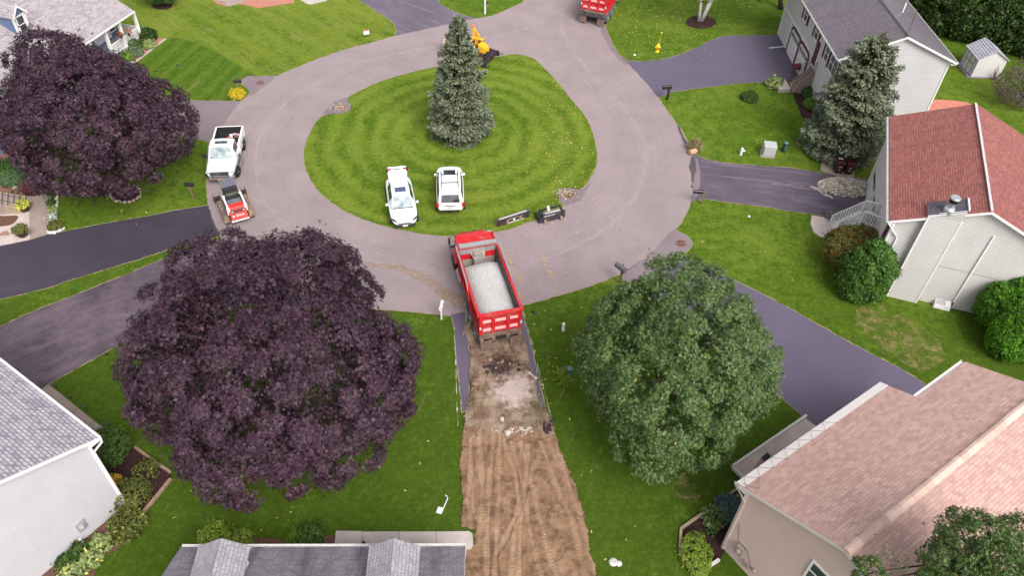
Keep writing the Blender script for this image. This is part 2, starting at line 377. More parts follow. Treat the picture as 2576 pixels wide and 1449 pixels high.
# aprons of older asphalt round the drains
ground('asphalt_patch',[(1655,620),(1690,578),(1708,582),(1725,592),(1737,603),(1742,616),(1735,626),(1718,640),(1700,652),(1655,690),(1600,715),(1555,703),(1610,660)],m_oldasph,.0265,1,.015,m_edge)
ground('asphalt_patch',[(1490,455),(1465,477),(1443,473),(1413,473),(1401,482),(1404,498),(1414,512),(1422,518),(1460,505)],m_oldasph,.028,0,.01)
ground('asphalt_patch',[(800,300),(814,288),(859,286),(879,281),(886,270),(879,257),(871,245),(840,255)],m_oldasph,.028,0,.01)
ground('asphalt_patch',[(700,190),(669,191),(644,193),(625,190),(607,200),(610,215),(632,228),(622,242),(640,238)],m_oldasph,.0265,1,.01,m_edge)
ground('asphalt_shoulder',[(1520,40),(1520,60),(1538,105),(1558,140),(1580,160),(1572,165),(1545,138),(1520,100),(1508,62)],m_oldasph,.0265,1,.01)
ground('asphalt_shoulder',[(1737,392),(1752,392),(1765,440),(1752,505),(1738,508),(1745,470),(1747,430)],m_oldasph,.0265,1,.02)
m_wet=asphalt('wet_asphalt',(.07,.055,.065),(.10,.08,.09),rough=.45,mot=.6)
ground('damp_patch',[(1739,395),(1748,392),(1753,420),(1746,445),(1743,470),(1740,478),(1741,445),(1733,420)],m_wet,.031,1,.04)
ground('damp_patch',[(1703,318),(1708,316),(1722,345),(1735,372),(1728,374),(1717,350)],m_wet,.0265,1,.04)
ground('damp_patch',[(527,523),(533,545),(545,573),(556,590),(550,592),(538,570),(528,545)],m_wet,.0265,1,.02)
# traffic scuffs and the long worn seam round the loop
def strip(name,px,w,mat,z,jit=.01,kind='structure'):
    p=[W(x,y) for x,y in px];q=[]
    for i in range(len(p)-1):
        a,b=p[i],p[i+1];c0=p[i-1] if i else a*2-b;c1=p[i+2] if i+2<len(p) else b*2-a
        n=max(2,int((b-a).length/.3))
        for k in range(n):
            t=k/n;q.append(.5*((2*a)+(b-c0)*t+(2*c0-5*a+4*b-c1)*t*t+(3*a-c0-3*b+c1)*t**3))
    q.append(p[-1]);m=MB();r=random.Random(4)
    for i,c in enumerate(q):
        d=(q[min(i+1,len(q)-1)]-q[max(i-1,0)]).normalized();s=Vector((-d.y,d.x,0));ww=w*min(1,.15+i*.4,.15+(len(q)-1-i)*.4)*r.uniform(.55,1.25)/2
        m.v+=[tuple(c+s*(ww+r.gauss(0,jit))+Vector((0,0,z))),tuple(c-s*(ww+r.gauss(0,jit))+Vector((0,0,z)))]
        if i:m.f.append((2*i-2,2*i-1,2*i+1,2*i))
    return tag(m.build(name,mat),kind=kind)
def scuffmat(name,col,base,lo,hi,sc=1.2,al=1.):
    t=NT(name);p=t.pos();f=t.noise(p,sc,7,.75);m=t.set(col,.85,0,.2)
    t.l(t.ramp(f,lo,hi,0,al),t.b.inputs['Alpha']);return m
m_scuf=scuffmat('pale_scuff',(.42,.36,.37),0,.22,.55,1.5,.6)
m_scuf2=scuffmat('faint_scuff',(.40,.34,.35),0,.35,.75,1.2,.5)
strip('road_scuff',[(719,563),(694,543),(669,513),(651,475),(644,438),(645,388),(648,362),(659,332),(681,300),(719,260),(756,232),(819,197),(894,165),(969,142),(1089,120),(1190,102),(1288,80),(1328,70),(1388,37),(1423,17),(1445,-20)],.20,m_scuf,.030)
strip('road_scuff',[(1415,32),(1413,65),(1425,100),(1448,137),(1478,175),(1513,212),(1550,252),(1583,292),(1605,327),(1618,362),(1624,400),(1622,430),(1608,470),(1588,508),(1558,545),(1518,580),(1463,613),(1413,635),(1363,653),(1295,669)],.20,m_scuf,.030)
strip('road_scuff',[(704,362),(719,320),(756,272),(806,235),(869,208),(944,177),(1044,155),(1120,143)],.28,m_scuf2,.030)
strip('road_scuff',[(700,363),(704,425),(724,483),(762,528),(807,565),(857,593),(919,613),(994,625),(1119,640)],.35,m_scuf2,.030)
strip('road_scuff',[(840,625),(892,649),(944,660),(1019,673),(1107,683)],.12,m_scuf,.031)
strip('road_scuff',[(960,625),(1040,642),(1090,668),(1112,682)],.4,m_scuf2,.031)
for off in (-40,-22,18,34,52):
    strip('road_scuff',[(1413+off*.5,70),(1448+off,137),(1513+off,212),(1583+off,292),(1618+off,362),(1622+off,430),(1588+off*.8,508),(1518+off*.5,580+off*.3),(1413,635+off*.6)],.3,m_scuf2,.0295)
for off in (-26,24):
    strip('road_scuff',[(651+off,475),(644+off,420),(648+off,362),(681+off,300),(756+off*.6,232+off*.5),(894,165+off*.6),(1089,120+off*.5)],.35,m_scuf2,.0295)
m_dry=scuffmat('dry_grass_patch',(.30,.235,.10),0,.46,.66,1.4,.75)
for px_,w_ in (([(2160,775),(2230,830),(2300,870),(2380,905)],3.2),([(1690,1222),(1712,1226),(1740,1238),(1760,1252)],1.5)):
    strip('dry_grass',px_,w_,m_dry,.012 if px_[0][0]>1600 else .04,.15)
m_mud=scuffmat('muddy_track',(.36,.26,.19),0,.36,.6,2.2,.8)
strip('mud_track',[(985,668),(1040,690),(1090,715),(1130,748),(1150,775)],.7,m_mud,.0315,.08)
strip('mud_track',[(870,652),(940,668),(1020,672)],.4,m_mud,.032,.05)
strip('mud_track',[(1095,735),(1125,745),(1160,752),(1185,775),(1195,800)],1.0,m_mud,.033,.1)
strip('mud_track',[(905,655),(960,700),(1060,712),(1110,730)],.5,m_scuf2,.033,.1)
# road chips
rr=random.Random(11);mk=MB()
def spots(mb,cx,cy,n,sx,sy,s,z):
    for _ in range(n):
        c=W(cx+rr.gauss(0,sx),cy+rr.gauss(0,sy),z);k=rr.randint(5,7);a0=rr.random()*6;sc_=s*rr.uniform(.4,1.4);asp=rr.uniform(.35,1)
        mb.poly([(c.x+math.cos(a0+2*PI*i/k)*sc_*rr.uniform(.6,1.2),c.y+math.sin(a0+2*PI*i/k)*sc_*asp*rr.uniform(.6,1.2),z) for i in range(k)])
for c in ((1400,60),(1480,250),(1560,330),(1600,470),(1500,560),(1350,600),(1420,640),(1500,610),(1320,700),(700,450),(820,560),(950,640)):
    spots(mk,c[0],c[1],9,45,30,.07,.0335)
tag(mk.build('road_chips',plain('pale_chip',(.36,.31,.32),.9)),'pale chips and dried spots scattered on the road surface','chips',kind='stuff')
# concrete walks
def slabpx(name,px,mat,z1,z0=0.,bev=0,lab=None):
    p=[W(x,y,z1) for x,y in px];return tag(MB().slab(p,z0,z1).build(name,mat,bevel=bev),kind='structure')
slabpx('walkway',[(100,983),(125,969),(159,996),(152,1012),(122,1004)],m_cold,.05)
for a,b,c,d in (((125,969),(159,996),(140,1018),(100,983)),((160,997),(196,1027),(178,1048),(141,1019)),((197,1028),(235,1059),(216,1080),(179,1049)),((236,1060),(277,1090),(292,1100),(217,1081))):
    pass
slabpx('walkway',[(125,969),(159.5,996.5),(130,1020),(92,985)],m_cold,.06)
slabpx('walkway',[(160.5,997.2),(196.5,1026.5),(170,1052),(131,1021)],m_cold,.06)
slabpx('walkway',[(197.5,1027.3),(236.5,1059),(210,1085),(171,1053)],m_cold,.06)
slabpx('walkway',[(237.5,1059.8),(277,1089),(292,1100),(280,1120),(211,1086)],m_cold,.06)
slabpx('walkway',[(845,1336),(910,1337),(909,1400),(838,1400)],m_conc,.16,0,.01)
for a,b in ((911,1003),(1004.3,1097),(1098,1180)):
    slabpx('walkway',[(a,1338),(b,1338) if b<1180 else (1181,1337)]+([(1189,1344),(1191,1378),(1180,1400)] if b>=1180 else [(b,1400)])+[(a,1400)],m_conc,.07)
m_cold2=concrete('house_walk_concrete',(.60,.50,.46))
slabpx('walkway',[(2026,1053),(2058,1077),(2120,1120),(1900,1240),(1873,1210),(1841,1178.5)],m_cold2,.12)
slabpx('patio',[(2042,541),(2087,548),(2110,575),(2090,600),(2064,595),(2047,583),(2039,560)],m_pav,.08)
m_sal=plain('salmon_patio',(.50,.19,.14),.9,0,.2,.15,2,.3,40)
slabpx('patio',[(2345,249),(2400,252),(2432,256),(2458,270),(2500,330),(2320,330)],m_sal,.05)
# beds
ground('mulch_bed',[(225,1120),(340,1127.6),(430,1191),(431,1207.6),(346,1309),(327,1301),(270,1220)],m_mul,.02,0,.02)
ground('soil_bed',[(300,1290),(335,1330),(325,1355),(290,1385),(262,1402),(230,1460),(60,1500),(60,1449),(150,1400)],m_soil,.018,0,.05)
ground('mulch_bed',[(845,1344),(815,1349),(760,1362),(560,1350),(520,1372),(640,1420),(845,1420)],m_soil,.02,0,.04)
ground('mulch_bed',[(1859,1229),(1711,1333),(1709,1390),(1754,1449),(1764,1439),(1812,1410),(1870,1300)],m_mul,.02,0,.01)
ground('mulch_bed',[(416,98),(341,156),(317,158),(286,151),(262,165),(250,140),(302,110),(346,85),(390,93)],m_mulr,.02,0,.02)
ground('mulch_bed',[(1994,235),(2020,300),(2045,330),(2150,330),(2150,200),(2000,225)],m_mul,.02,0,.03)
ground('tree_ring',[(1725+38*math.cos(a)+38,55+17*math.sin(a)) for a in np.linspace(0,2*PI,24,endpoint=False)],m_mul,.02,0,.03)
def ringpx(cx,cy,rx,ry,n=28):return [(cx+rx*math.cos(a),cy+ry*math.sin(a)) for a in np.linspace(0,2*PI,n,endpoint=False)]
ground('tree_ring',ringpx(315,486,38,22),m_mul,.02,0,.02)
ground('tree_ring',ringpx(1158,342,45,19),m_soil,.044,0,.06)
ground('tree_ring',ringpx(408,14,26,10),m_mul,.02,0,.02)
ground('mulch_bed',[(535,0),(545,8),(570,15),(600,8),(650,20),(740,6),(745,-60),(520,-60)],m_mulr,.02,0,.03)
slabpx('walkway',[(545,0),(575,15),(620,0),(700,-50),(520,-50)],m_cold,.05)
slabpx('walkway',[(757,0),(777,10),(822,0),(830,-50),(740,-50)],m_conc,.05)
# ---------------------------------------------------------------- excavated drive: real relief, ruts and tread marks
def dirt():
    poly=[W(*q) for q in [(1146,875),(1160,850),(1180,800),(1215,788),(1280,780),(1306,800),(1316,850),(1332,915),(1345,955),(1352,1000),(1372,1025),(1385,1060),(1398,1088),(1408,1109),(1428,1186),(1448,1226),(1473,1311),(1488,1381),(1520,1500),(1165,1500),(1172,1385),(1190,1380),(1191,1340),(1161,1329),(1160,1261),(1154,1151),(1164,1088),(1166,1050),(1180,1000),(1184,925),(1176,875),(1172,840)]]
    xs=[p.x for p in poly];ys=[p.y for p in poly];st=.05
    nx=int((max(xs)-min(xs))/st)+1;ny=int((max(ys)-min(ys))/st)+1
    X,Y=np.meshgrid(min(xs)+np.arange(nx)*st,min(ys)+np.arange(ny)*st)
    def inside(X,Y):
        c=np.zeros(X.shape,bool)
        for i in range(len(poly)):
            a,b=poly[i],poly[i-1]
            k=((a.y>Y)!=(b.y>Y))&(X<(b.x-a.x)*(Y-a.y)/(b.y-a.y+1e-12)+a.x);c^=k
        return c
    rs0=np.random.RandomState(5)
    def fb(X,Y,sc,seed,o=4):
        z=0
        r=np.random.RandomState(seed)
        for k in range(o):
            for j in range(4):
                a=r.rand()*6.28;f=sc*2**k*(.7+.6*r.rand());z=z+np.sin((X*np.cos(a)+Y*np.sin(a))*f+r.rand()*6.28+1.3*np.sin((X*np.sin(a)-Y*np.cos(a))*f*.6+r.rand()*6))/(1.75**k)/4
        return z
    jx=X+.10*fb(X,Y,3,9,6)+.03*rs0.normal(size=X.shape);jy=Y+.10*fb(X,Y,3,10,6)
    In=inside(jx,jy)
    Ytr=W(1290,1090).y                       # below this line the graded soil starts
    low=1/(1+np.exp((Y-Ytr)*4))
    Z=.085+.028*fb(X,Y,1.3,1)+.014*fb(X,Y,5,2)
    # wheel ruts, surveyed from the photograph
    def sg(x,y):return W((1740+x/.7507)/1.5714,(1186+y/.7507)/1.5714)
    TR=[[(160,300),(162,400),(150,520),(140,680),(140,819),(140,900)],[(178,395),(174,600),(165,819),(160,900)],[(118,420),(130,600),(122,700)],[(188,420),(225,520),(240,640),(235,819),(233,900)],[(213,430),(250,560),(265,680),(300,819),(320,900)],[(240,430),(275,560),(310,690),(350,819),(370,900)],[(300,430),(340,540),(400,680),(430,819),(445,900)],[(322,420),(375,540),(436,700),(462,819)],[(228,640),(200,700),(168,760)],[(95,470),(84,600),(100,720)],[(280,560),(290,640),(325,760),(345,819)],[(262,440),(255,560),(228,640),(215,819),(210,900)],[(150,235),(158,300),(160,400)],[(92,420),(92,520),(100,640)],[(345,430),(385,560),(420,640)]]
    r=np.random.RandomState(3);rut=np.zeros(X.shape);tread=np.zeros(X.shape);trk=np.zeros(X.shape)
    for ti,T_ in enumerate(TR):
        w=r.uniform(.11,.16);dm=np.full(X.shape,9.);ln=np.zeros(X.shape);acc=0
        q=[sg(*c) for c in T_]
        for a_,b_ in zip(q[:-1],q[1:]):
            ex,ey=b_.x-a_.x,b_.y-a_.y;L_=math.hypot(ex,ey);u=np.clip(((X-a_.x)*ex+(Y-a_.y)*ey)/L_**2,0,1)
            dd=np.hypot(X-a_.x-u*ex,Y-a_.y-u*ey);k=dd<dm;dm=np.where(k,dd,dm);ln=np.where(k,acc+u*L_,ln);acc+=L_
        dm=np.abs(dm+.03*np.sin(ln*2+ti));g_=np.exp(-(dm/w)**4)
        rut-=g_*r.uniform(.02,.045);rut+=.035*np.exp(-((dm-w*1.35)/.045)**2);trk=np.maximum(trk,g_)
        tread+=.014*g_*np.sign(np.sin(ln*2*np.pi/.17))
    lw=np.maximum(low,.35)
    Z+=lw*(rut+tread)*(.75+.5*np.clip(.5+fb(X,Y,.9,31),0,1))
    up=1-low
    rough=fb(X,Y,4.2,7,5)
    Z+=up*(.035*np.abs(rough)+.03*np.maximum(0,fb(X,Y,1.7,8)))
    # dark rubble pile behind the truck and heaps at both sides
    for (px,py,h,sx,sy) in ((1262,925,.20,.75,.45),(1200,950,.16,.3,.8),(1205,1065,.22,.55,.9),(1375,1045,.16,.4,.4),(1300,1075,.10,.8,.25),(1376,1077,.16,.4,.3),(1195,1020,.12,.4,.7)):
        c=W(px,py);Z+=h*np.exp(-((X-c.x)/sx)**2-((Y-c.y)/sy)**2)*(1+.35*rough)
    for (px,py,h,s) in ((1275,1250,-.08,.5),(1375,1240,-.07,.5),(1290,1180,-.05,.4)):
        c=W(px,py);Z+=h*np.exp(-((X-c.x)/s)**2-((Y-c.y)/(s*1.3))**2)
    Z=np.maximum(Z,.028)
    idx=-np.ones(X.shape,int);verts=[];faces=[]
    F_=In[:-1,:-1]&In[1:,:-1]&In[:-1,1:]&In[1:,1:]
    V_=np.zeros(X.shape,bool);V_[:-1,:-1]|=F_;V_[1:,:-1]|=F_;V_[:-1,1:]|=F_;V_[1:,1:]|=F_
    idx[V_]=np.arange(V_.sum())
    me=bpy.data.meshes.new('dirt_drive')
    ii=np.argwhere(F_);a=idx[ii[:,0],ii[:,1]];b=idx[ii[:,0],ii[:,1]+1];c=idx[ii[:,0]+1,ii[:,1]+1];d=idx[ii[:,0]+1,ii[:,1]]
    me.from_pydata(np.stack([X[V_],Y[V_],Z[V_]],1).tolist(),[],np.stack([a,b,c,d],1).tolist());me.shade_smooth()
    at_=me.attributes.new('compacted','FLOAT','POINT');at_.data.foreach_set('value',trk[V_].astype(np.float32))
    t=NT('excavated_soil');cmp_=t.n('Attribute',attribute_name='compacted').outputs['Fac'];p=t.pos()
    sy=t.n('SeparateXYZ',i_Vector=p);f1=t.noise(p,.9,7,.68);f2=t.noise(p,5,6,.7);f3=t.noise(p,45,3,.8)
    low=t.ramp(t.math('ADD',sy.outputs[1],t.math('MULTIPLY',t.math('SUBTRACT',f1,.5),2.2)),Ytr+.35,Ytr-.35)
    q=t.mp(p,R(4),(3.2,.35,1));st_=t.noise(q,1.6,6,.6)
    clay=t.mix(t.ramp(f2,.30,.62),(.195,.112,.066),(.345,.212,.130));clay=t.mix(t.ramp(f1,.50,.70,0,.7),clay,(.44,.295,.195));clay=t.mix(t.ramp(t.noise(p,1.7,6,.7),.50,.60,0,.75),clay,(.13,.072,.046));clay=t.mix(t.math('MULTIPLY',cmp_,t.ramp(f1,.35,.65,.2,.7)),clay,(.47,.31,.205));
    base=t.mix(t.ramp(f2,.32,.6),(.085,.047,.035),(.25,.165,.115));base=t.mix(t.ramp(f1,.44,.60,0,.85),base,(.40,.31,.235))
    cw=W(1290,985);dv=t.n('VectorMath',operation='DISTANCE',i_0=p,i_1=(cw.x,cw.y,.1)).outputs['Value']
    dv=t.math('ADD',dv,t.math('MULTIPLY',t.math('SUBTRACT',t.noise(p,1.6,5,.7),.5),3.2))
    base=t.mix(t.ramp(dv,1.3,.7,0,.9),base,(.62,.50,.46))
    cd=W(1262,925);dd=t.n('VectorMath',operation='DISTANCE',i_0=p,i_1=(cd.x,cd.y,.1)).outputs['Value']
    dd=t.math('ADD',dd,t.math('MULTIPLY',t.math('SUBTRACT',f2,.5),1.6));base=t.mix(t.ramp(dd,1.1,.5,0,.85),base,(.055,.032,.030))
    base=t.mix(t.math('MULTIPLY',cmp_,.5),base,(.38,.27,.19));c=t.mix(low,base,clay);c=t.mix(t.ramp(f3,.35,.7,.35,0),c,(.05,.028,.018));c=t.mix(t.ramp(t.noise(p,22,2,.5),.72,.8,0,.55),c,(.5,.4,.36))
    # darker damp rim along the cut
    m=t.set(c,.95,0,.1);t.bump(t.math('ADD',f3,t.math('MULTIPLY',f2,2)),.7,.03)
    me.materials.append(m);o=bpy.data.objects.new('dirt_drive',me);COL.objects.link(o);tag(o,kind='structure')
dirt()
ground('asphalt_strip',[(1134,792),(1144,825),(1146,875),(1154,950),(1163,1038),(1170,1036),(1177,1013),(1180,963),(1186,925),(1178,875),(1173,825),(1170,785)],m_seal,.034,0,.02,m_edge,.05)
ground('asphalt_strip',[(1306,771),(1311,771),(1330,850),(1350,938),(1370,1023),(1350,1022),(1336,990),(1344,955),(1336,930),(1318,905),(1309,860),(1308,800)],m_seal,.034,0,.02,m_edge,.05)
# marking paint beside the cut and on the road
m_wp=scuffmat('white_marking_paint',(.55,.55,.48),0,.44,.60,1.6,.8)
m_yp=scuffmat('ochre_marking_paint',(.52,.37,.16),0,.36,.55,6,.85)
strip('paint_line',[(1143,818),(1144,850),(1146,900),(1148,960),(1150,1020),(1152,1080)],.055,m_wp,.04,.02)
strip('paint_line',[(1316,785),(1330,835),(1348,905),(1365,970),(1380,1025),(1392,1070)],.055,m_wp,.04,.02)
def paintmark(px):
    m=MB()
    for a,b in px:
        p,q=W(*a,.036),W(*b,.036);m.beam(p,q,.09,.002)
    return m
def utility(label,segs):
    c=W(*segs[0][0]);t=thing('utility_marking',label,'road marking',(c.x,c.y,0))
    for s_ in segs:
        m=MB();m.beam(W(*s_[0],.036),W(*s_[1],.036),.06,.002);m.build('paint_dash',m_yp,t,world=True)
    return t
o=utility('ochre dashed utility line painted on the road beside the dump truck',[((1272,628),(1276,643)),((1282,650),(1291,672)),((1294,678),(1297,690)),((1305,730),(1308,745)),((1316,762),(1318,768))])
o2=utility('ochre dashed utility line painted on the road nearer the oak',[((1355,624),(1361,638)),((1364,645),(1372,668)),((1374,678),(1376,684)),((1387,703),(1388,706)),((1392,710),(1398,722)),((1403,726),(1407,745))])
def text(name,s,size,loc,rz,mat,parent,ext=.002,rx=0,world=True,sx=1,shear=0):
    cu=bpy.data.curves.new(name,'FONT');cu.body=s;cu.size=size;cu.extrude=ext;cu.align_x='CENTER';cu.align_y='CENTER';cu.resolution_u=2;cu.offset=size*.012
    tmp=bpy.data.objects.new('tmp',cu);COL.objects.link(tmp);dg=bpy.context.evaluated_depsgraph_get();dg.update()
    me=bpy.data.meshes.new_from_object(tmp.evaluated_get(dg));bpy.data.objects.remove(tmp)
    o=bpy.data.objects.new(name,me);COL.objects.link(o);me.materials.clear();me.materials.append(mat);o.scale=(sx,1,1)
    if parent is not None:o.parent=parent
    o.location=loc;o.rotation_euler=(rx,0,rz);return o
for o_,pts in ((o,((1283,657,'W'),(1303,697,'W'),(1309,706,'S'),(1314,748,'S'))),(o2,((1367,650,'W'),(1383,688,'W'),(1386,696,'S')))):
    for x,y,ch in pts:
        p=W(x,y,.036)-o_.location;tt=text('lettering',ch,.42,(p.x,p.y,.036),R(-78),m_yp,o_)
# ================================================================ houses
V=Vector
m_white=plain('white_trim',(.76,.73,.73),.5,0,.4,.05,3)
m_pane=glassmat('window_glass')
def lapwall(mb,A,B,z0,ze,peak=None,h=.125,clip=None):
    """clapboard wall from A to B (outside on the right hand of A->B); peak: ridge height of a gable over it"""
    A=V((A[0],A[1],0));B=V((B[0],B[1],0));d=(B-A);L=d.length;d.normalize();n=V((d.y,-d.x,0))
    z=z0
    while z<(peak or ze)-1e-3:
        z1=min(z+h,peak or ze)
        def rng(q):
            if peak and q>ze: k=(q-ze)/(peak-ze)*L/2;return k,L-k
            return 0,L
        a0,b0=rng(z);a1,b1=rng(z1)
        p=[A+d*a0+n*.022+V((0,0,z)),A+d*b0+n*.022+V((0,0,z)),A+d*b1+n*.003+V((0,0,z1)),A+d*a1+n*.003+V((0,0,z1))]
        mb.quad(*p);q=[A+d*a0+V((0,0,z)),A+d*b0+V((0,0,z))];mb.quad(q[0],q[1],p[1],p[0]);z=z1
def boardbox(mb,A,B,z,w,h):mb.beam((A[0],A[1],z),(B[0],B[1],z),w,h)
def roofplane(mb,p0,p1,p2,p3,th=.11):
    """p0-p1 eave, p2-p3 ridge (p2 above p1); top face carries metre UVs, underside and edges closed"""
    p0,p1,p2,p3=map(V,(p0,p1,p2,p3));u=(p1-p0).normalized();o=p0
    nn=(p1-p0).cross(p3-p0).normalized();v=nn.cross(u)
    uv=[((p-o).dot(u),(p-o).dot(v)) for p in (p0,p1,p2,p3)]
    mb.quad(p0,p1,p2,p3,uv);dn=V((0,0,-th));q=[p+dn for p in (p0,p1,p2,p3)]
    e=(0,.02)
    mb.quad(q[3],q[2],q[1],q[0],[(0,.02)]*4)
    P=[p0,p1,p2,p3]
    for i in range(4):
        j=(i+1)%4;mb.quad(P[j],P[i],q[i],q[j],[(0.02,.03)]*4)
def window(root,A,d,n,w,h,z,mframe=None,shutter=None,name='window',grid=1):
    """A centre point on the wall (x,y); d along, n outward"""
    A=V((A[0],A[1],z));d=V((*d,0)).normalized();n=V((*n,0)).normalized();u=V((0,0,1));mf=mframe or m_white
    m=MB();t=.09
    def bar(x0,x1,z0,z1,y0=.02,y1=.075):
        vs=[A+d*x+u*q+n*y for y in (y0,y1) for x,q in ((x0,z0),(x1,z0),(x1,z1),(x0,z1))]
        m.add(vs,[(3,2,1,0),(4,5,6,7),(0,1,5,4),(1,2,6,5),(2,3,7,6),(3,0,4,7)])
    bar(-w/2-t,w/2+t,-h/2-t,-h/2);bar(-w/2-t,w/2+t,h/2,h/2+t);bar(-w/2-t,-w/2,-h/2,h/2);bar(w/2,w/2+t,-h/2,h/2);bar(-w/2,w/2,-.025,.025,.02,.06)
    if grid>1:
        for k in range(1,grid):x=-w/2+w*k/grid;bar(x-.02,x+.02,-h/2,h/2,.02,.055)
    f=m.build(name,mf,root);p=MB();vs=[A+d*x+u*q+n*.04 for x,q in ((-w/2,-h/2),(w/2,-h/2),(w/2,h/2),(-w/2,h/2))];p.quad(*vs);p.build('pane',m_pane,f)
    if shutter:
        for sx in (-1,1):
            c=A+d*(sx*(w/2+t+.21));mb=MB();vs=[c+d*x+u*q+n*y for y in (.02,.07) for x,q in ((-.19,-h/2-t),(.19,-h/2-t),(.19,h/2+t),(-.19,h/2+t))]
            mb.add(vs,[(3,2,1,0),(4,5,6,7),(0,1,5,4),(1,2,6,5),(2,3,7,6),(3,0,4,7)])
            for k in range(7):
                q=-h/2+h*k/6;mb.add([c+d*x+u*(q+e)+n*y for y in (.07,.08) for x,e in ((-.14,-.03),(.14,-.03),(.14,.03),(-.14,.03))],[(4,5,6,7),(0,1,5,4),(2,3,7,6)])
            mb.build('shutter',shutter,root)
    return f
def gable_house(name,label,O,ang,L,Wd,ze,rise,wall,roofm,og=.32,oe=.38,z0=0.,trim=m_white,ridge=None,gutter=True,corner=True,gables=(0,1),lap=.15,rakew=.17,cap=True):
    """local x along the eave facing us, y across the house; roof corner at the origin"""
    t=thing(name,label,'house',(O[0],O[1],0),ang)
    r=MB();zr=ze+rise
    roofplane(r,(0,0,ze),(L,0,ze),(L,Wd/2,zr),(0,Wd/2,zr)) if False else None
    # near slope and far slope
    roofplane(r,(0,0,ze),(L,0,ze),(L,Wd/2,zr),(0,Wd/2,zr))
    roofplane(r,(L,Wd,ze),(0,Wd,ze),(0,Wd/2,zr),(L,Wd/2,zr))
    ro=r.build('roof',roofm,t)
    w=MB();x0,x1,y0,y1=og,L-og,oe,Wd-oe;zw=ze+rise*oe/(Wd/2)-.10;pk=zr-.14
    lapwall(w,(x0,y0),(x1,y0),z0,zw,h=lap);lapwall(w,(x1,y1),(x0,y1),z0,zw,h=lap)
    lapwall(w,(x1,y0),(x1,y1),z0,zw,pk,h=lap);lapwall(w,(x0,y1),(x0,y0),z0,zw,pk,h=lap)
    w.build('wall',wall,t)
    tr=MB()
    for x in (0,L):
        for ya,za,yb,zb in ((0,ze,Wd/2,zr),(Wd,ze,Wd/2,zr)):
            s=1 if x==0 else -1
            # rake board hangs below the roof edge, proud of it
            a=V((x-s*.012,ya,za-.04));b=V((x-s*.012,yb,zb-.04));dn=V((0,0,-rakew));o=V((s*.04,0,0))
            tr.add([a,b,b+dn,a+dn,a+o,b+o,b+dn+o,a+dn+o],[(0,1,2,3),(7,6,5,4),(0,4,5,1),(3,2,6,7)])
            # soffit
            so_=V((s*og,0,0));tr.quad(a+dn+o,b+dn+o,b+dn+so_,a+dn+so_)
    for y,s in ((0,1),(Wd,-1)):
        tr.box(0.,L,min(y-s*.014,y+s*.02),max(y-s*.014,y+s*.02),ze-.26,ze-.115);tr.box(0,L,min(y,y+s*oe),max(y,y+s*oe),ze-.265,ze-.24)
    if corner:
        for x,y in ((x0,y0),(x1,y0),(x0,y1),(x1,y1)):
            tr.box(x-.06 if x==x0 else x-.05,x+.05 if x==x0 else x+.06,y-.06 if y==y0 else y-.05,y+.05 if y==y0 else y+.06,z0,zw-.02)
    tr.build('trim',trim,t)
    if gutter:
        for y,s in ((0,-1),(Wd,1)):
            g_=MB()
            ya=y+s*.016;yb=y+s*.13
            g_.quad((0,ya,ze-.16),(L,ya,ze-.16),(L,yb,ze-.16),(0,yb,ze-.16));g_.quad((0,yb,ze-.16),(L,yb,ze-.16),(L,yb,ze-.05),(0,yb,ze-.05));g_.quad((0,yb-.015,ze-.05),(L,yb-.015,ze-.05),(L,yb-.015,ze-.16),(0,yb-.015,ze-.16));g_.quad((0,yb,ze-.05),(L,yb,ze-.05),(L,yb-.015,ze-.05),(0,yb-.015,ze-.05))
            for x in (0,L):g_.quad((x,ya,ze-.16),(x,yb,ze-.16),(x,yb,ze-.05),(x,ya,ze-.05))
            k=0
            while k<L: g_.box(k,k+.03,min(ya,yb),max(ya,yb),ze-.065,ze-.055);k+=.75
            g_.build('gutter',trim,t)
    if cap:
        c=MB();n=int(L/.32);rr_=random.Random(5)
        for i in range(n):
            xa=L*i/n;xb=xa+L/n+.03;e=.014+.010*((i%2));sl=rise/(Wd/2);w_=.15
            c.quad((xa,Wd/2-w_,zr-w_*sl+e),(xb,Wd/2-w_,zr-w_*sl+e-.008),(xb,Wd/2,zr+e+.012),(xa,Wd/2,zr+e+.02))
            c.quad((xa,Wd/2,zr+e+.02),(xb,Wd/2,zr+e+.012),(xb,Wd/2+w_,zr-w_*sl+e-.008),(xa,Wd/2+w_,zr-w_*sl+e))
        c.build('ridge_cap',ridge or roofm,t)
    return t
def loc2w(t,x,y,z=0):
    a=t.rotation_euler.z;return V((t.location.x+x*math.cos(a)-y*math.sin(a),t.location.y+x*math.sin(a)+y*math.cos(a),z))
def w2loc(t,p):
    a=-t.rotation_euler.z;dx,dy=p[0]-t.location.x,p[1]-t.location.y
    return V((dx*math.cos(a)-dy*math.sin(a),dx*math.sin(a)+dy*math.cos(a),p[2] if len(p)>2 else 0))
def vdir(deg):return V((math.cos(R(deg)),math.sin(R(deg)),0))
def siding(name,col,var=.05,h=.125,seam_shade=.62):
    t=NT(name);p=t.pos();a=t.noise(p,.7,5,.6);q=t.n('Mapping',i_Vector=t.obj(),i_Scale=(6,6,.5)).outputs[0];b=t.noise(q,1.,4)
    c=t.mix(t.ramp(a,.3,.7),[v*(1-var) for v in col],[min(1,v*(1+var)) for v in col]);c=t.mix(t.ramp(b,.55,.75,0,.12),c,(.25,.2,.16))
    z=t.n('SeparateXYZ',i_Vector=t.obj()).outputs[2];fr=t.math('FRACT',t.math('DIVIDE',z,h));c=t.mix(t.ramp(fr,.62,.86,0,seam_shade),c,[v*.30 for v in col]);return t.set(c,.6,0,.3)  # shadow below each lap lip is painted into the siding colour
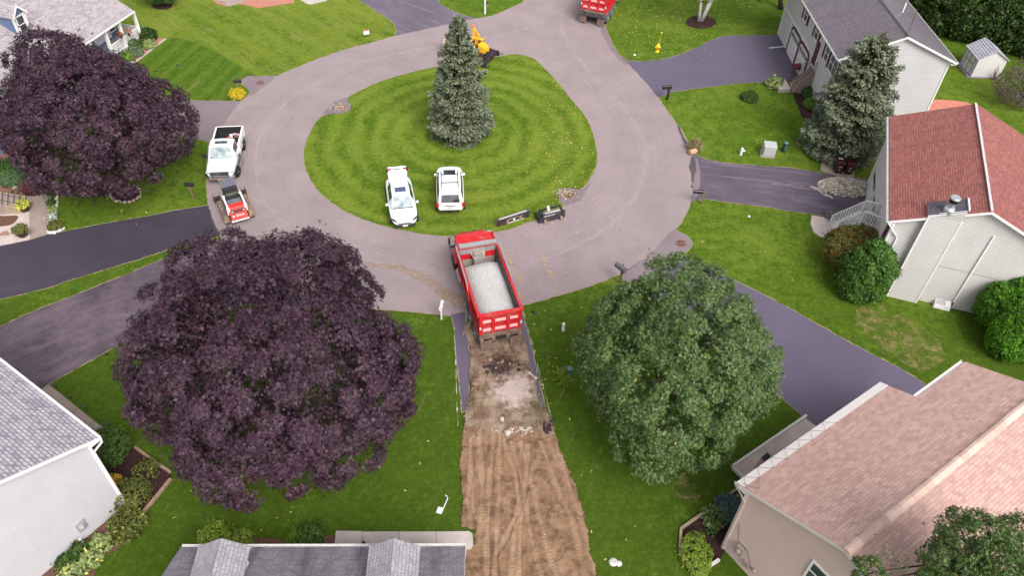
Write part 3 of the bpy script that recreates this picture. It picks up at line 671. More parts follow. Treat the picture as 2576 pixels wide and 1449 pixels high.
# --- A: white two-storey with purple-grey roof, upper right
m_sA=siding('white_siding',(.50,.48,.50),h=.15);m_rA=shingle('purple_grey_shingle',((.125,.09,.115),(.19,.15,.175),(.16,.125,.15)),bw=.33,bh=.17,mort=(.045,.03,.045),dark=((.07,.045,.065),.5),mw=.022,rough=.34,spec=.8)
zeA=5.4;cA=W(2111.5,147,zeA);dA=vdir(91.6);LA=15.;OA=cA+dA*LA
hA=gable_house('two_storey_house','white clapboard two-storey house with purple-grey roof and maroon shutters behind the tall spruce',OA,R(-88.4),LA,9.0,zeA,1.95,m_sA,m_rA,oe=.38)
m_mar=plain('maroon_paint',(.085,.012,.035),.5)
X=lambda px,py,z:w2loc(hA,W(px,py,z))
# windows on the street face (local y = oe, outward -y)
fy=.38
for px,py,w_ in ((2033,32,.8),(2058,78,.8)):
    q=X(px,py,4.55);window(hA,(q.x,fy),(1,0),(0,-1),w_,1.15,4.45,shutter=m_mar)
q=X(2092,140,4.2);window(hA,(q.x-.35,fy),(1,0),(0,-1),.75,1.15,4.2,shutter=m_mar)
q=X(2105,160,4.1);window(hA,(q.x+.35,fy),(1,0),(0,-1),1.5,1.3,4.15,grid=2,shutter=m_mar)
# recessed garage storey: lower wall 0.6 m behind the upper one reads as an overhang
lo=MB();lo.box(.32,8.2,fy-.02,fy+.28,2.55,2.75);lo.build('overhang_board',m_white,hA)
m_gd=siding('garage_door_white',(.62,.6,.6),.03,h=.53,seam_shade=.25)
for gx in (X(2010,130,.6).x,X(2026,165,.6).x+.2):
    f=MB();f.box(gx-1.22,gx+1.22,fy-.05,fy-.015,0.02,2.15)
    for k in range(4):f.box(gx-1.2,gx+1.2,fy-.062,fy-.05,.06+k*.53,.52+k*.53)
    d_=f.build('garage_door',m_gd,hA);w_=MB()
    for k in range(4):w_.box(gx-1.05+k*.56,gx-.63+k*.56,fy-.072,fy-.06,1.68,1.98)
    w_.build('pane',m_pane,d_)
    a=MB()
    for s in (-1,1):a.box(gx+s*1.26-.06,gx+s*1.26+.06,fy-.10,fy-.015,.0,2.2)
    a.beam((gx-1.3,fy-.06,2.2),(gx-1.0,fy-.06,2.42),.16,.09,(0,1,0));a.beam((gx+1.3,fy-.06,2.2),(gx+1.0,fy-.06,2.42),.16,.09,(0,1,0));a.beam((gx-1.02,fy-.06,2.42),(gx+1.02,fy-.06,2.42),.14,.09,(0,1,0))
    a.build('door_surround',m_mar,hA)
q=X(2073,150,2.6);dx=q.x
f=MB();f.box(dx-.5,dx+.5,fy-.05,fy-.015,2.2,4.3);dd=f.build('door_frame',m_white,hA)
f=MB();f.box(dx-.42,dx+.42,fy-.075,fy-.05,2.22,4.22);f.build('front_door',m_mar,hA)
f=MB();f.tube([(dx+.3,fy-.09,3.2),(dx+.3,fy-.14,3.2)],.03);f.build('door_handle',plain('brass',(.5,.35,.12),.3,1),hA)
# second downspout with white elbow reaching over the drive, vents and aerial
f=MB();e=X(1998,118,.15);f.tube([(e.x+.1,fy-.1,2.5),(e.x+.1,fy-.1,.25),(e.x+.1,fy-1.5,.06)],.05);f.build('downspout',m_white,hA)
vz=zeA+1.95*.55;q=X(2286,26,6.6)
f=MB();f.lathe([(.06,vz-.3),(.06,vz+.75),(.03,vz+.75)],(q.x,9-(9*.5*.55),0),10);f.build('vent_pipe',m_white,hA)
q=V((LA-.1,4.5,0));m_rust=plain('rusty_metal',(.16,.07,.045),.7,.3)
f=MB();f.tube([(LA-.25,4.5,7.3),(LA-.35,4.5,9.3)],.022);f.tube([(LA-.25,4.5,7.5),(LA-.75,4.8,7.1)],.015);f.tube([(LA-.25,4.5,7.5),(LA+.1,4.2,7.2)],.015)
tag(f.build('tv_aerial',m_rust,hA))
# stairs, stoop and iron railing
st=thing('entry_steps','tan stone entry steps with dark iron railing beside the dark drive','steps',tuple(W(1990,200)),0)
m_st=concrete('tan_step_stone',(.34,.245,.215))
top=W(2060,172,2.0);bot=W(1987,222,0)
p0=V((bot.x,bot.y,0));p1=V((top.x,top.y,0));dv=(p1-p0);LL=dv.length;dv.normalize();nv=V((-dv.y,dv.x,0));s_=MB()
ns=7
for i in range(ns):
    a=p0+dv*(LL*.75*i/ns);b=p0+dv*(LL*.75*(i+1)/ns+.02);zz=1.9*(i+1)/ns
    s_.slab([a-nv*.65,b-nv*.65,b+nv*.65,a+nv*.65],0,zz)
s_.build('tread_block',m_st,st,world=True)
s_=MB();a=p0+dv*LL*.75;b=p0+dv*(LL+.9);s_.slab([a-nv*.75,b-nv*.75,b+nv*.9,a+nv*.9],0,2.0);s_.build('landing',m_cold,st,world=True)
s_=MB();c=W(1966,211,.3);s_.slab([W(1948,195,.35),W(1976,199,.35),W(1990,222,.35),W(1960,224,.35)],0,.35);s_.build('lower_landing',m_conc,st,world=True)
m_iron=plain('dark_iron',(.03,.02,.025),.5,.5)
for sd_ in (-1,1):
    s_=MB();base=[p0+nv*sd_*.6,p0+dv*LL*.75+nv*sd_*.6,p0+dv*(LL+.3)+nv*sd_*.6]
    hh=[.25,1.95,2.0]
    for o_ in (.9,.5):
        s_.tube([base[0]+V((0,0,hh[0]+o_)),base[1]+V((0,0,hh[1]+o_)),base[2]+V((0,0,hh[2]+o_))],.02,6)
    for k in range(9):
        f=k/8;q=base[0].lerp(base[1],f);z_=.25+1.7*f;s_.tube([q+V((0,0,z_-.1)),q+V((0,0,z_+.9))],.014,5)
    s_.build('railing',m_iron,st,world=True)
# --- B: red-roofed house on the right
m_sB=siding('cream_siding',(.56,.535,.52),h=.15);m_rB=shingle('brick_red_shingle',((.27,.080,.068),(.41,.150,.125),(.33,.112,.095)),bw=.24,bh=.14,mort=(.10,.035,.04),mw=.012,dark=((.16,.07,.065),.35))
zeB=5.5;cB=W(2238,554.5,zeB);OB=cB+vdir(72.5)*11.8;LB=11.8;WB=9.3
hB=gable_house('red_roofed_house','cream clapboard house with brick-red shingle roof and a boxed chimney on its gable wall',OB,R(-107.5),LB,WB,zeB,2.05,m_sB,m_rB,cap=False,lap=.15)
f=MB()
for i in range(5):
    a=LB*i/5;b=LB*(i+1)/5+.02;f.beam((a,WB/2-.07,zeB+2.05+.04+.01*(i%2)),(b,WB/2-.07,zeB+2.05+.04+.01*(i%2)),.13,.05)
f.build('ridge_vent',plain('dull_white_metal',(.50,.48,.50),.5),hB)
# chimney chase on the near gable wall (local +x side)
ch=w2loc(hB,W(2231.3,743));ch2=w2loc(hB,W(2303.6,762.5));wx=LB-.32
y0,y1=min(ch.y,ch2.y),max(ch.y,ch2.y);xc_=(ch.x+ch2.x)/2
f=MB();zc=zeB+.95;zq=zc+(y1-y0)*.44;xb_=wx-.75
lapwall(f,(xc_,y0),(xc_,y1),0,zc,h=.15);lapwall(f,(wx,y0),(xc_,y0),0,zc,h=.15);lapwall(f,(xc_,y1),(wx-1.5,y1),0,zc,h=.15);lapwall(f,(xb_,y0),(wx,y0),zc-1.2,zc,h=.15);f.poly([(xc_+.004,y0,zc),(xc_+.004,y1,zc),(xc_+.004,y1,zq)]);f.quad((xc_,y1,zc-1.6),(xb_,y1,zc-1.6),(xb_,y1,zq),(xc_,y1,zq));f.poly([(xb_,y1,zc-1.5),(xb_,y0,zc-1.5),(xb_,y0,zc),(xb_,y1,zq)])
chs=f.build('chimney_chase',m_sB,hB)
f=MB()
for x,y in ((xc_,y0),(xc_,y1)):f.box(x-.05,x+.035,y-.045,y+.045,0,zc)
f.beam((xc_+.02,y0,zc+.0),(xc_+.02,y1,zq+.0),.05,.14);f.build('chase_trim',m_white,chs)
m_dk=shingle('dark_chase_shingle',((.085,.07,.095),(.15,.13,.165),(.11,.09,.12)),bw=.2,bh=.14,mort=(.04,.03,.04))
f=MB();roofplane(f,(xc_+.05,y0-.05,zc+.06),(xc_+.05,y1+.05,zq+.08),(xb_-.05,y1+.05,zq+.10),(xb_-.05,y0-.05,zc+.08),.05);f.build('chase_roof',m_dk,chs)
f=MB();f.beam((xb_,y1+.05,zq+.12),(xc_,y1+.05,zq+.10),.08,.14);f.build('chase_flashing',m_white,chs)
fl=w2loc(hB,W(2388,528,zc+.45));m_gal=plain('galvanised_steel',(.55,.56,.60),.35,.7)
f=MB();f.lathe([(.30,zc+.25),(.30,zc+.55),(.26,zc+.60),(.24,zc+.64),(.17,zc+.65),(.17,zc+1.1)],(fl.x,fl.y,0),18);flu=f.build('chimney_flue',m_gal,hB,smooth=True,sharp=30)
f=MB();f.lathe([(.15,zc+1.0),(.25,zc+1.02),(.25,zc+1.18),(.2,zc+1.22)],(fl.x,fl.y,0),18);f.build('flue_collar',plain('dark_iron',(.03,.02,.025)),flu,smooth=True,sharp=30)
f=MB();f.lathe([(.12,zc+1.18),(.27,zc+1.23),(.28,zc+1.3),(.25,zc+1.35),(.001,zc+1.37)],(fl.x,fl.y,0),18);f.build('flue_cap',m_gal,flu,smooth=True,sharp=30)
# downspout and long conduit on the gable wall
a=w2loc(hB,W(2238,556,zeB-.1));f=MB();f.tube([(LB+.02,.0,zeB-.18),(wx+.10,.75,zeB-1.1),(wx+.07,.85,zeB-1.3),(wx+.07,.85,.2)],.05,6);f.build('downspout',m_white,hB)
gy=w2loc(hB,W(2388,757)).y
f=MB();f.box(wx+.02,wx+.09,gy-.045,gy+.045,.5,zeB+.3);f.build('conduit',m_white,hB)
f=MB();f.tube([(wx+.06,gy,0),(wx+.06,gy,.5)],.045);f.build('meter_pipe',plain('dark_iron',(.03,.02,.025)),hB)
f=MB();f.box(wx+.01,wx+.032,y1+.1,gy+5,2.9,2.915);f.build('siding_seam',plain('seam_tan',(.30,.25,.2)),hB)  # thin tan strip across the gable siding
gx=w2loc(hB,W(2207,490,1.)).x
for gx in (gx-.3,gx+2.6):
    f=MB();f.box(gx-1.15,gx+1.15,.33,.365,.02,2.15)
    for k in range(4):f.box(gx-1.1,gx+1.1,.318,.33,.06+k*.53,.52+k*.53)
    d_=f.build('garage_door',m_gd,hB);f=MB();f.box(gx-1.0,gx+1.0,.305,.317,1.65,2.0);f.build('pane',m_pane,d_)
f=MB();f.box(LB-1.35,LB-.75,.30,.36,3.2,4.6);f.build('shutter',m_mar,hB)
# white porch stair with balusters in front of the garage wall
ps=thing('porch_stair','white wooden porch stair with slatted railings against the red-roofed house','stair',tuple(W(2120,560)),0)
zr=2.3;A0=W(2096,541,.9);A1=W(2180,505,zr+.9);A2=W(2236,519,zr+.9)
B0=W(2113,560,.9);B1=W(2178,532,zr+.9)
def rail(parent,p,q,n,h=.85,top=.09):
    p=V(p);q=V(q);m=MB();m.beam(p,q,.13,.07);m.beam(p-V((0,0,h-.08)),q-V((0,0,h-.08)),.09,.06)
    for i in range(n+1):
        c=p.lerp(q,i/n);m.beam(c-V((0,0,h-.08)),c-V((0,0,.02)),.065 if i not in(0,n) else .1)
    return m.build('railing',m_white,parent,world=True)
rail(ps,A0,A1,11);rail(ps,A1,A2,8);rail(ps,B0,B1,9);rail(ps,B1,W(2225,551,zr+.9),7)
f=MB()
for i in range(8):
    a=A0.lerp(A1,i/8);b=B0.lerp(B1,i/8);a2=A0.lerp(A1,(i+1)/8);b2=B0.lerp(B1,(i+1)/8);z=zr*(i+1)/8
    f.slab([a,a2,b2,b],max(0,z-.35),z)
f.build('stair_treads',m_white,ps,world=True)
f=MB();f.slab([A1,A2+V((.3,0,0)),W(2240,551,zr),B1],zr-.12,zr);f.build('deck',m_cold,ps,world=True)
f=MB()
for q in (A1,B1,A2):f.box(q.x-.06,q.x+.06,q.y-.06,q.y+.06,0,q.z)
f.build('deck_post',m_white,ps,world=True)
# --- C: salmon-roofed house, lower right
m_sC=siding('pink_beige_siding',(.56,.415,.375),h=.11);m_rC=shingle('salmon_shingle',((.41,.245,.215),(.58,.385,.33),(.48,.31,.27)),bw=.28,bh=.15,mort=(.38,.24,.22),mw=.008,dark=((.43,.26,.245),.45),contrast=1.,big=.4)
m_rC2=plain('salmon_cap',(.62,.40,.32),.9,0,.2,.18,4)

m_pw=plain('pinkish_trim',(.66,.60,.585),.5,0,.4,.05,3)
zeC=5.3;cC=W(1859.4,1219,zeC);jC=W(2221,965,zeC);LC=(cC-jC).length;OC=jC;WC=9.4;slC=2.0/(WC/2)
hC=gable_house('salmon_roofed_house','pinkish clapboard house with mottled salmon shingle roof in the lower right corner',OC,R(216.4),LC,WC,zeC,2.0,m_sC,m_rC,trim=m_pw,lap=.11,cap=False)
b=1.4
for _ in range(8): b=w2loc(hC,W(2307,1000,zeC+slC*b)).y
gx1=w2loc(hC,W(2432,912,zeC+slC*b)).x;zg=zeC+slC*b
f=MB();roofplane(f,(gx1,b,zg-.004),(0.02,b,zg-.004),(0.02,WC/2,zeC+2-.004),(gx1,WC/2,zeC+2-.004));roofplane(f,(0.02,WC,zeC-.004),(gx1,WC,zeC-.004),(gx1,WC/2,zeC+2-.004),(0.02,WC/2,zeC+2-.004));f.build('garage_roof',m_rC,hC)
f=MB();f.box(gx1,-.015,b-.04,b-.012,zg-.28,zg-.05);
for s_,(ya,za) in ((1,(b,zg)),(1,(WC,zeC))):
    a=V((gx1-.014,ya,za-.05));e=V((gx1-.014,WC/2,zeC+2-.05));dn=V((0,0,-.16));o_=V((.04,0,0))
    f.add([a,e,e+dn,a+dn,a+o_,e+o_,e+dn+o_,a+dn+o_],[(0,1,2,3),(7,6,5,4),(0,4,5,1),(3,2,6,7)])
f.build('garage_trim',m_pw,hC)
f=MB();f.quad((gx1,b-.02,zg-.13),(.0,b-.02,zg-.13),(.0,b-.17,zg-.13),(gx1,b-.17,zg-.13));f.box(gx1,0,b-.185,b-.17,zg-.15,zg-.03);f.build('gutter',m_pw,hC)
f=MB();lapwall(f,(gx1+.35,b+.4),(.35,b+.4),0,zg-.1,h=.1);lapwall(f,(gx1+.35,WC-.4),(gx1+.35,b+.4),0,zeC,h=.1);f.build('garage_wall',m_sC,hC)
f=MB();n=34;xs0=gx1;LT=LC-gx1
for i in range(n):
    xa=xs0+LT*i/n;xb=xa+LT/n+.05;e0=.05+.03*(i%2);rg=[]
    for x,e in ((xa,e0),(xb,e0-.02)):
        rg.append([(x,WC/2-.20,zeC+2-.075),(x,WC/2-.12,zeC+2+e-.03),(x,WC/2,zeC+2+e+.02),(x,WC/2+.12,zeC+2+e-.03),(x,WC/2+.20,zeC+2-.075)])
    f.loft(rg)
t_=NT('salmon_ridge');m_rC2=t_.set(t_.mix(t_.n('NewGeometry').outputs['Random Per Island'],(.48,.32,.27),(.64,.46,.39)),.9,0,.2)
f.build('ridge_cap',m_rC2,hC)
# wide flat eave trough and loose heating cable along the street eave
f=MB();f.add([(0,-.14,zeC-.03),(LC,-.14,zeC-.03),(LC,.26,zeC+.26*slC+.022),(0,.26,zeC+.26*slC+.022),(0,-.14,zeC-.045),(LC,-.14,zeC-.045),(LC,.26,zeC+.26*slC+.006),(0,.26,zeC+.26*slC+.006)],[(0,1,2,3),(7,6,5,4),(1,0,4,5),(3,2,6,7),(0,3,7,4),(2,1,5,6)]);f.build('gutter_guard',m_pw,hC)
m_cab=plain('black_cable',(.03,.03,.03),.6)
f=MB();x=LC
pts=[]
k=0
while x>3.5:
    pts.append((x,-.12 if k%2 else .34,zeC+(.03 if k%2 else .19)));x-=.42;k+=1
f.tube(pts,.008,4);f.tube([(LC-.1,.1,zeC+.09),(LC-.3,.75,zeC+.38),(LC-.75,.3,zeC+.17)],.009,4);f.build('heating_cable',m_cab,hC)
f=MB();wx=LC-.32;f.tube([(LC-.02,-.18,zeC-.12),(LC-.1,-.1,zeC-.4),(wx+.1,.42,zeC-1.0),(wx+.1,.42,.15)],.06,6)
f.build('downspout',m_sC,hC)
f=MB();f.box(wx-.02,wx+.07,.30,.46,0,zeC-.1);f.build('corner_board',m_pw,hC)
p=w2loc(hC,W(1813,1415,1.2));q=w2loc(hC,W(2010,1449,3.));
window(hC,(wx,WC/2-.35),(0,1),(1,0),.8,1.2,4.1)
m_met=plain('meter_grey',(.36,.30,.27),.5,.2)
f=MB();f.box(wx+.02,wx+.22,1.0,1.35,.9,1.5);f.lathe([(.13,0),(.12,.1),(.06,.14)],(0,0,0),12,Matrix.Translation((wx+.22,1.17,1.25))@Matrix.Rotation(R(90),4,'Y'));f.box(wx+.02,wx+.12,1.55,1.8,.5,.8);f.lathe([(.12,0),(.11,.1),(.05,.13)],(0,0,0),12,Matrix.Translation((wx+.02,2.1,.75))@Matrix.Rotation(R(90),4,'Y'));f.build('utility_meter',m_met,hC)
f=MB();f.tube([(wx+.05,.62,2.6),(wx+.06,.9,1.6),(wx+.06,1.5,1.5),(wx+.06,2.0,.6)],.012,4);f.build('cable',m_cab,hC)
# --- D: grey-roofed white house, left edge
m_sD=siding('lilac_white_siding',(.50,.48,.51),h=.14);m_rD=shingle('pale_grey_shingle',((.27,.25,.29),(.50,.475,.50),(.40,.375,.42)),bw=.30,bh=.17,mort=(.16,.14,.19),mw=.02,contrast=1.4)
zeD=5.3;cD=W(244.7,1102,zeD);hD=gable_house('grey_roofed_white_house','white clapboard house with pale grey chequered shingle roof at the left edge',cD,R(147.4),13.,9.0,zeD,1.85,m_sD,m_rD,lap=.14)
wy=.38
f=MB();f.tube([(-.05,-.08,zeD-.12),(-.03,-.06,zeD-.35),(.26,.33,zeD-.9),(.26,.33,.15)],.055,6);f.build('downspout',m_white,hD)
q=w2loc(hD,W(240,1357,.9));f=MB();f.box(.20,.31,q.y-.2,q.y+.2,.7,1.3);f.lathe([(.13,0),(.12,.1),(.05,.14)],(0,0,0),12,Matrix.Translation((.20,q.y,1.0))@Matrix.Rotation(R(-90),4,'Y'));f.build('utility_meter',plain('meter_pale',(.42,.40,.41),.5,.2),hD)
q=w2loc(hD,W(62,1440,1.4));f=MB();f.tube([(.27,q.y+1.2,4.2),(.27,q.y+1.2,1.2)],.012,4);f.tube([(.27,q.y+1.32,4.2),(.27,q.y+1.32,1.2)],.012,4);f.build('cable',m_cab,hD)
q=w2loc(hD,W(200,1370,.35));f=MB();f.box(.0,.3,q.y-.2,q.y+.1,.2,.3);f.tube([(.28,q.y-.1,.25),(-.35,q.y-.35,.2)],.04,6);f.build('vent_hood',m_white,hD)
# --- E: grey-roofed house with two dormers, bottom edge
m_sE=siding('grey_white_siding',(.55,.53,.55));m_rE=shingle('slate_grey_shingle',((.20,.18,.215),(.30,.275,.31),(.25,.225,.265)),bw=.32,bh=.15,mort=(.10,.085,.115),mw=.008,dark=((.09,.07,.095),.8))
zeE=2.9;cE=W(1171,1375,zeE);lE=W(455,1377,zeE);LE=(cE-lE).length
angE=math.atan2(lE.y-cE.y,lE.x-cE.x)
hE=gable_house('dormered_grey_house','grey-shingled house with two gabled dormers along the bottom edge',cE,angE,LE,10.,zeE,2.95,m_sE,m_rE,lap=.12)
m_rE2=shingle('light_grey_shingle',((.29,.27,.30),(.38,.36,.39),(.33,.31,.345)),bw=.32,bh=.15,mort=(.16,.145,.18),mw=.008,dark=((.16,.14,.17),.5))
for px in (555,990):
    zr,ze=4.95,4.3
    p=w2loc(hE,W(px,1355,zr));x=p.x;y=p.y;hw=1.02
    f=MB();yb=(zr-zeE)/.59+.6
    ye=(ze-zeE)/.59+.6
    roofplane(f,(x+hw,y+.02,ze),(x+hw,yb,ze),(x,yb,zr),(x,y,zr),.07) if False else None
    roofplane(f,(x-hw,yb,ze),(x-hw,y,ze),(x,y,zr),(x,yb,zr),.07);roofplane(f,(x+hw,y,ze),(x+hw,yb,ze),(x,yb,zr),(x,y,zr),.07)
    d_=f.build('dormer',m_rE2,hE)
    w_=MB();lapwall(w_,(x-hw+.16,y+.3),(x+hw-.16,y+.3),zeE,ze,zr-.1,h=.12);w_.build('dormer_wall',m_sE,d_)
    for s in (-1,1):
        w_=MB();xx=x+s*(hw-.16);w_.quad((xx,y+.3,zeE-.1),(xx,yb,zeE-.1),(xx,yb,ze),(xx,y+.3,ze));w_.build('dormer_cheek',m_white,d_)
    w_=MB()
    for s in (-1,1):
        a=V((x+s*hw,y-.012,ze-.02));e=V((x,y-.012,zr-.02));dn=V((0,0,-.14));o_=V((0,.04,0));w_.add([a,e,e+dn,a+dn,a+o_,e+o_,e+dn+o_,a+dn+o_],[(0,1,2,3),(7,6,5,4),(0,4,5,1),(3,2,6,7)])
    w_.build('dormer_trim',m_white,d_)
    window(hE,(x,y+.3),(1,0),(0,-1),.7,.9,3.7,name='dormer_window')
# --- F: blue house with porch, upper left
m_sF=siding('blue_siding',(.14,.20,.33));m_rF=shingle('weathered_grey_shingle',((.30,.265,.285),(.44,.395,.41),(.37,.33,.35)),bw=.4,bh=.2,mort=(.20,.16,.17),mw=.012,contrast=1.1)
zeF=2.95;cF=W(334,24,zeF);angF=R(74.6+180)
# frame: x along the eave towards the far end, y away from the lawn
nearF=cF+vdir(254.6)*15.5
t=thing('blue_house','blue clapboard house with weathered grey shingle roof, white porch and pointed dormer','house',(nearF.x,nearF.y,0),R(74.6));hF=t
LF=15.5;WF=13.;riF=3.4
f=MB();roofplane(f,(5.2,0,zeF),(LF,0,zeF),(LF,WF/2,zeF+riF),(5.2,WF/2,zeF+riF));roofplane(f,(LF,WF,zeF),(-0.,WF,zeF),(0,WF/2,zeF+riF),(LF,WF/2,zeF+riF));f.build('roof',m_rF,t)
f=MB();lapwall(f,(5.4,2.3),(LF-.3,2.3),.35,zeF+riF*2.3/6.5-.12);lapwall(f,(LF-.3,2.3),(LF-.3,WF-.4),.0,zeF,None);lapwall(f,(LF-.32,.4),(LF-.32,WF-.4),zeF-.1,zeF,zeF+riF-.3);f.build('wall',m_sF,t)
f=MB();f.box(5.2,LF+.02,-.03,.0,zeF-.25,zeF-.11);f.box(5.2,LF,0,.16,zeF-.3,zeF-.12)
a=V((LF+.012,0,zeF-.02));e=V((LF+.012,WF/2,zeF+riF-.02));dn=V((0,0,-.2));o_=V((-.04,0,0));f.add([a,e,e+dn,a+dn,a+o_,e+o_,e+dn+o_,a+dn+o_],[(0,1,2,3),(7,6,5,4),(0,4,5,1),(3,2,6,7)]);f.build('trim',m_white,t)
f=MB();f.quad((5.2,-.035,zeF-.16),(LF,-.035,zeF-.16),(LF,-.16,zeF-.16),(5.2,-.16,zeF-.16));f.box(5.2,LF,-.175,-.16,zeF-.17,zeF-.04);f.build('gutter',m_white,t)
f=MB();f.box(5.4,LF-.1,.1,2.3,0,.38);f.build('porch_floor',plain('porch_grey',(.33,.33,.40),.7),t)
pxs=[w2loc(t,W(*q,.38)).x for q in ((345,91),(304,116),(272,140))];pxs.append(pxs[2]-1.9)
f0=[f for f in pxs]
for x in f0:
    f=MB();f.box(x-.11,x+.11,.06,.28,.38,zeF-.28);f.box(x-.15,x+.15,.02,.32,.38,.6);f.build('porch_post',m_white,t)
def lrail(parent,p,q,n,top=.95,z=.38):
    m=MB();p=V(p);q=V(q);m.beam((p.x,p.y,z+top),(q.x,q.y,z+top),.1,.06);m.beam((p.x,p.y,z+.12),(q.x,q.y,z+.12),.08,.05)
    for i in range(1,n):
        c=p.lerp(q,i/n);m.beam((c.x,c.y,z+.1),(c.x,c.y,z+top),.05)
    return m.build('porch_railing',m_white,parent)
lrail(t,(f0[0],.17),(f0[1],.17),14);lrail(t,(f0[1],.17),(f0[2],.17),14);lrail(t,(f0[0],.17),(f0[0],2.3),14)
f=MB();f.box(f0[2]+.5,f0[2]+2.6,2.18,2.27,.6,2.5);f.build('white_panel',m_white,t)
window(t,(f0[0]-.9,2.28),(1,0),(0,-1),.9,1.4,1.7);window(t,(f0[2]-1.1,2.28),(1,0),(0,-1),.8,1.4,1.7)
f=MB();f.box(f0[2]-.6,f0[2]+.3,2.2,2.27,.4,2.45);f.build('front_door',plain('dark_slate_paint',(.06,.07,.10)),t)
f=MB()
for i in range(3):f.box(f0[2]-2.1,f0[2]-.15,.1-.32*(i+1),.1-.32*i,0,.38-.12*(i+.6))
f.build('porch_step',plain('porch_grey',(.33,.33,.40)),t)
# forward wing with garage on the near side: gable faces the camera side
f=MB();zw=2.95;yr=3.6
roofplane(f,(-5.5,-1.2,zw),(5.3,-1.2,zw),(5.3,yr,zw+2.5),(-5.5,yr,zw+2.5));roofplane(f,(5.3,8.4,zw),(-5.5,8.4,zw),(-5.5,yr,zw+2.5),(5.3,yr,zw+2.5));f.build('wing_roof',m_rF,t)
f=MB();lapwall(f,(-5.2,-.8),(5.0,-.8),0,zw,None);lapwall(f,(-5.2,8),(-5.2,-.8),0,zw,zw+2.3);lapwall(f,(5.0,-.8),(5.0,2.4),0,zw);f.build('wing_wall',m_sF,t)
f=MB();f.box(-5.5,5.32,-1.23,-1.2,zw-.28,zw-.11);f.box(-5.5,5.3,-1.2,-.8,zw-.3,zw-.27);f.box(5.3,5.33,-1.2,-.9,zw-.28,zw);f.build('wing_trim',m_white,t)
g_=w2loc(t,W(14,205,1.0))
f=MB();gxx=g_.x;f.box(gxx-1.3,gxx+1.3,-.9,-.86,0,2.2)
for k in range(4):f.box(gxx-1.25,gxx+1.25,-.915,-.9,.06+k*.54,.54+k*.54)
d_=f.build('garage_door',m_gd,t)
f=MB()
for k in range(3):f.box(gxx-1.0+k*.75,gxx-.5+k*.75,-.93,-.916,1.7,2.0)
f.build('pane',m_pane,d_)
# dormer with white window and pointed white-trimmed gable
dz=4.1;q=w2loc(t,W(68,92,dz));qx,qy=q.x,q.y

def rdormer(t,x,y,hw,zb,ze,zr,yb,mr,mw,name='dormer'):
    f=MB();roofplane(f,(x-hw-.18,yb,ze),(x-hw-.18,y-.25,ze),(x,y-.25,zr),(x,yb,zr),.08);roofplane(f,(x+hw+.18,y-.25,ze),(x+hw+.18,yb,ze),(x,yb,zr),(x,y-.25,zr),.08)
    d=f.build(name,mr,t)
    w=MB();lapwall(w,(x-hw,y),(x+hw,y),zb,ze,zr-.08,h=.12);lapwall(w,(x+hw,y),(x+hw,yb),zb,ze,h=.12);lapwall(w,(x-hw,yb),(x-hw,y),zb,ze,h=.12);w.build('dormer_wall',mw,d)
    w=MB()
    for s in (-1,1):
        a=V((x+s*(hw+.19),y-.262,ze-.02));e=V((x,y-.262,zr-.02));dn=V((0,0,-.22));o_=V((0,.05,0));w.add([a,e,e+dn,a+dn,a+o_,e+o_,e+dn+o_,a+dn+o_],[(0,1,2,3),(7,6,5,4),(0,4,5,1),(3,2,6,7)])
        w.box(x+s*hw-.09,x+s*hw+.09,y-.05,y+.03,zb,ze)
    w.build('dormer_trim',m_white,d)
    window(t,(x,y-.02),(1,0),(0,-1),hw*1.15,(ze-zb)*.78,(zb+ze)/2,name='dormer_window');return d
zb=zeF+riF/6.5*max(qy,.1)
rdormer(t,qx,qy,.55,zb,zb+1.55,zb+2.35,qy+3.6,m_rF,m_sF)
# --- G: white garden shed
gA,gB,gC=W(2440.4,193.5),W(2511.5,196),W(2415,160)
gdir=math.atan2(gB.y-gA.y,gB.x-gA.x)
m_rG=shingle('shed_shingle',((.36,.36,.42),(.55,.54,.58),(.44,.43,.48)),bw=.36,bh=.22,mort=(.16,.17,.24),mw=.03)
m_sG=siding('shed_white',(.62,.59,.58),.03,seam_shade=.0)
dG=2.35;wG=(gB-gA).length
sh=thing('garden_shed','small white garden shed with grey shingle roof and double doors in front of the hedge','shed',(gA.x,gA.y,0),gdir)
f=MB();zs=1.75
for q in (((0,0),(wG,0),1),((wG,0),(wG,dG),0),((wG,dG),(0,dG),1),((0,dG),(0,0),0)):
    a,b,gb=q
    if gb:f.poly([(a[0],a[1],.08),(b[0],b[1],.08),(b[0],b[1],zs),((a[0]+b[0])/2,a[1],zs+.75),(a[0],a[1],zs)])
    else:f.quad((a[0],a[1],.08),(b[0],b[1],.08),(b[0],b[1],zs),(a[0],a[1],zs))
f.build('wall',m_sG,sh)
f=MB();o_=.14;k=.75/(wG/2)
roofplane(f,(-o_,dG+o_,zs-o_*k+.05),(-o_,-o_,zs-o_*k+.05),(wG/2,-o_,zs+.8),(wG/2,dG+o_,zs+.8),.05);roofplane(f,(wG+o_,-o_,zs-o_*k+.05),(wG+o_,dG+o_,zs-o_*k+.05),(wG/2,dG+o_,zs+.8),(wG/2,-o_,zs+.8),.05);f.build('roof',m_rG,sh)
m_tG=plain('shed_grey_trim',(.26,.25,.32),.6);f=MB()
for y in (.02,.42,1.15,1.88,2.3):f.box(-.045,-.01,y-.035,y+.035,.1,zs)
f.box(-.04,-.012,.42,1.88,.95,1.02);f.box(-.04,-.012,0,dG,zs-.06,zs);f.box(-.05,.03,-.05,.02,.08,zs);f.build('door_trim',m_tG,sh)
f=MB();f.box(-.06,-.045,1.1,1.2,.95,1.05);f.build('door_handle',m_tG,sh)
f=MB();f.box(wG/2-.08,wG/2+.08,-.03,.0,zs+.22,zs+.4);f.build('vent',m_white,sh)
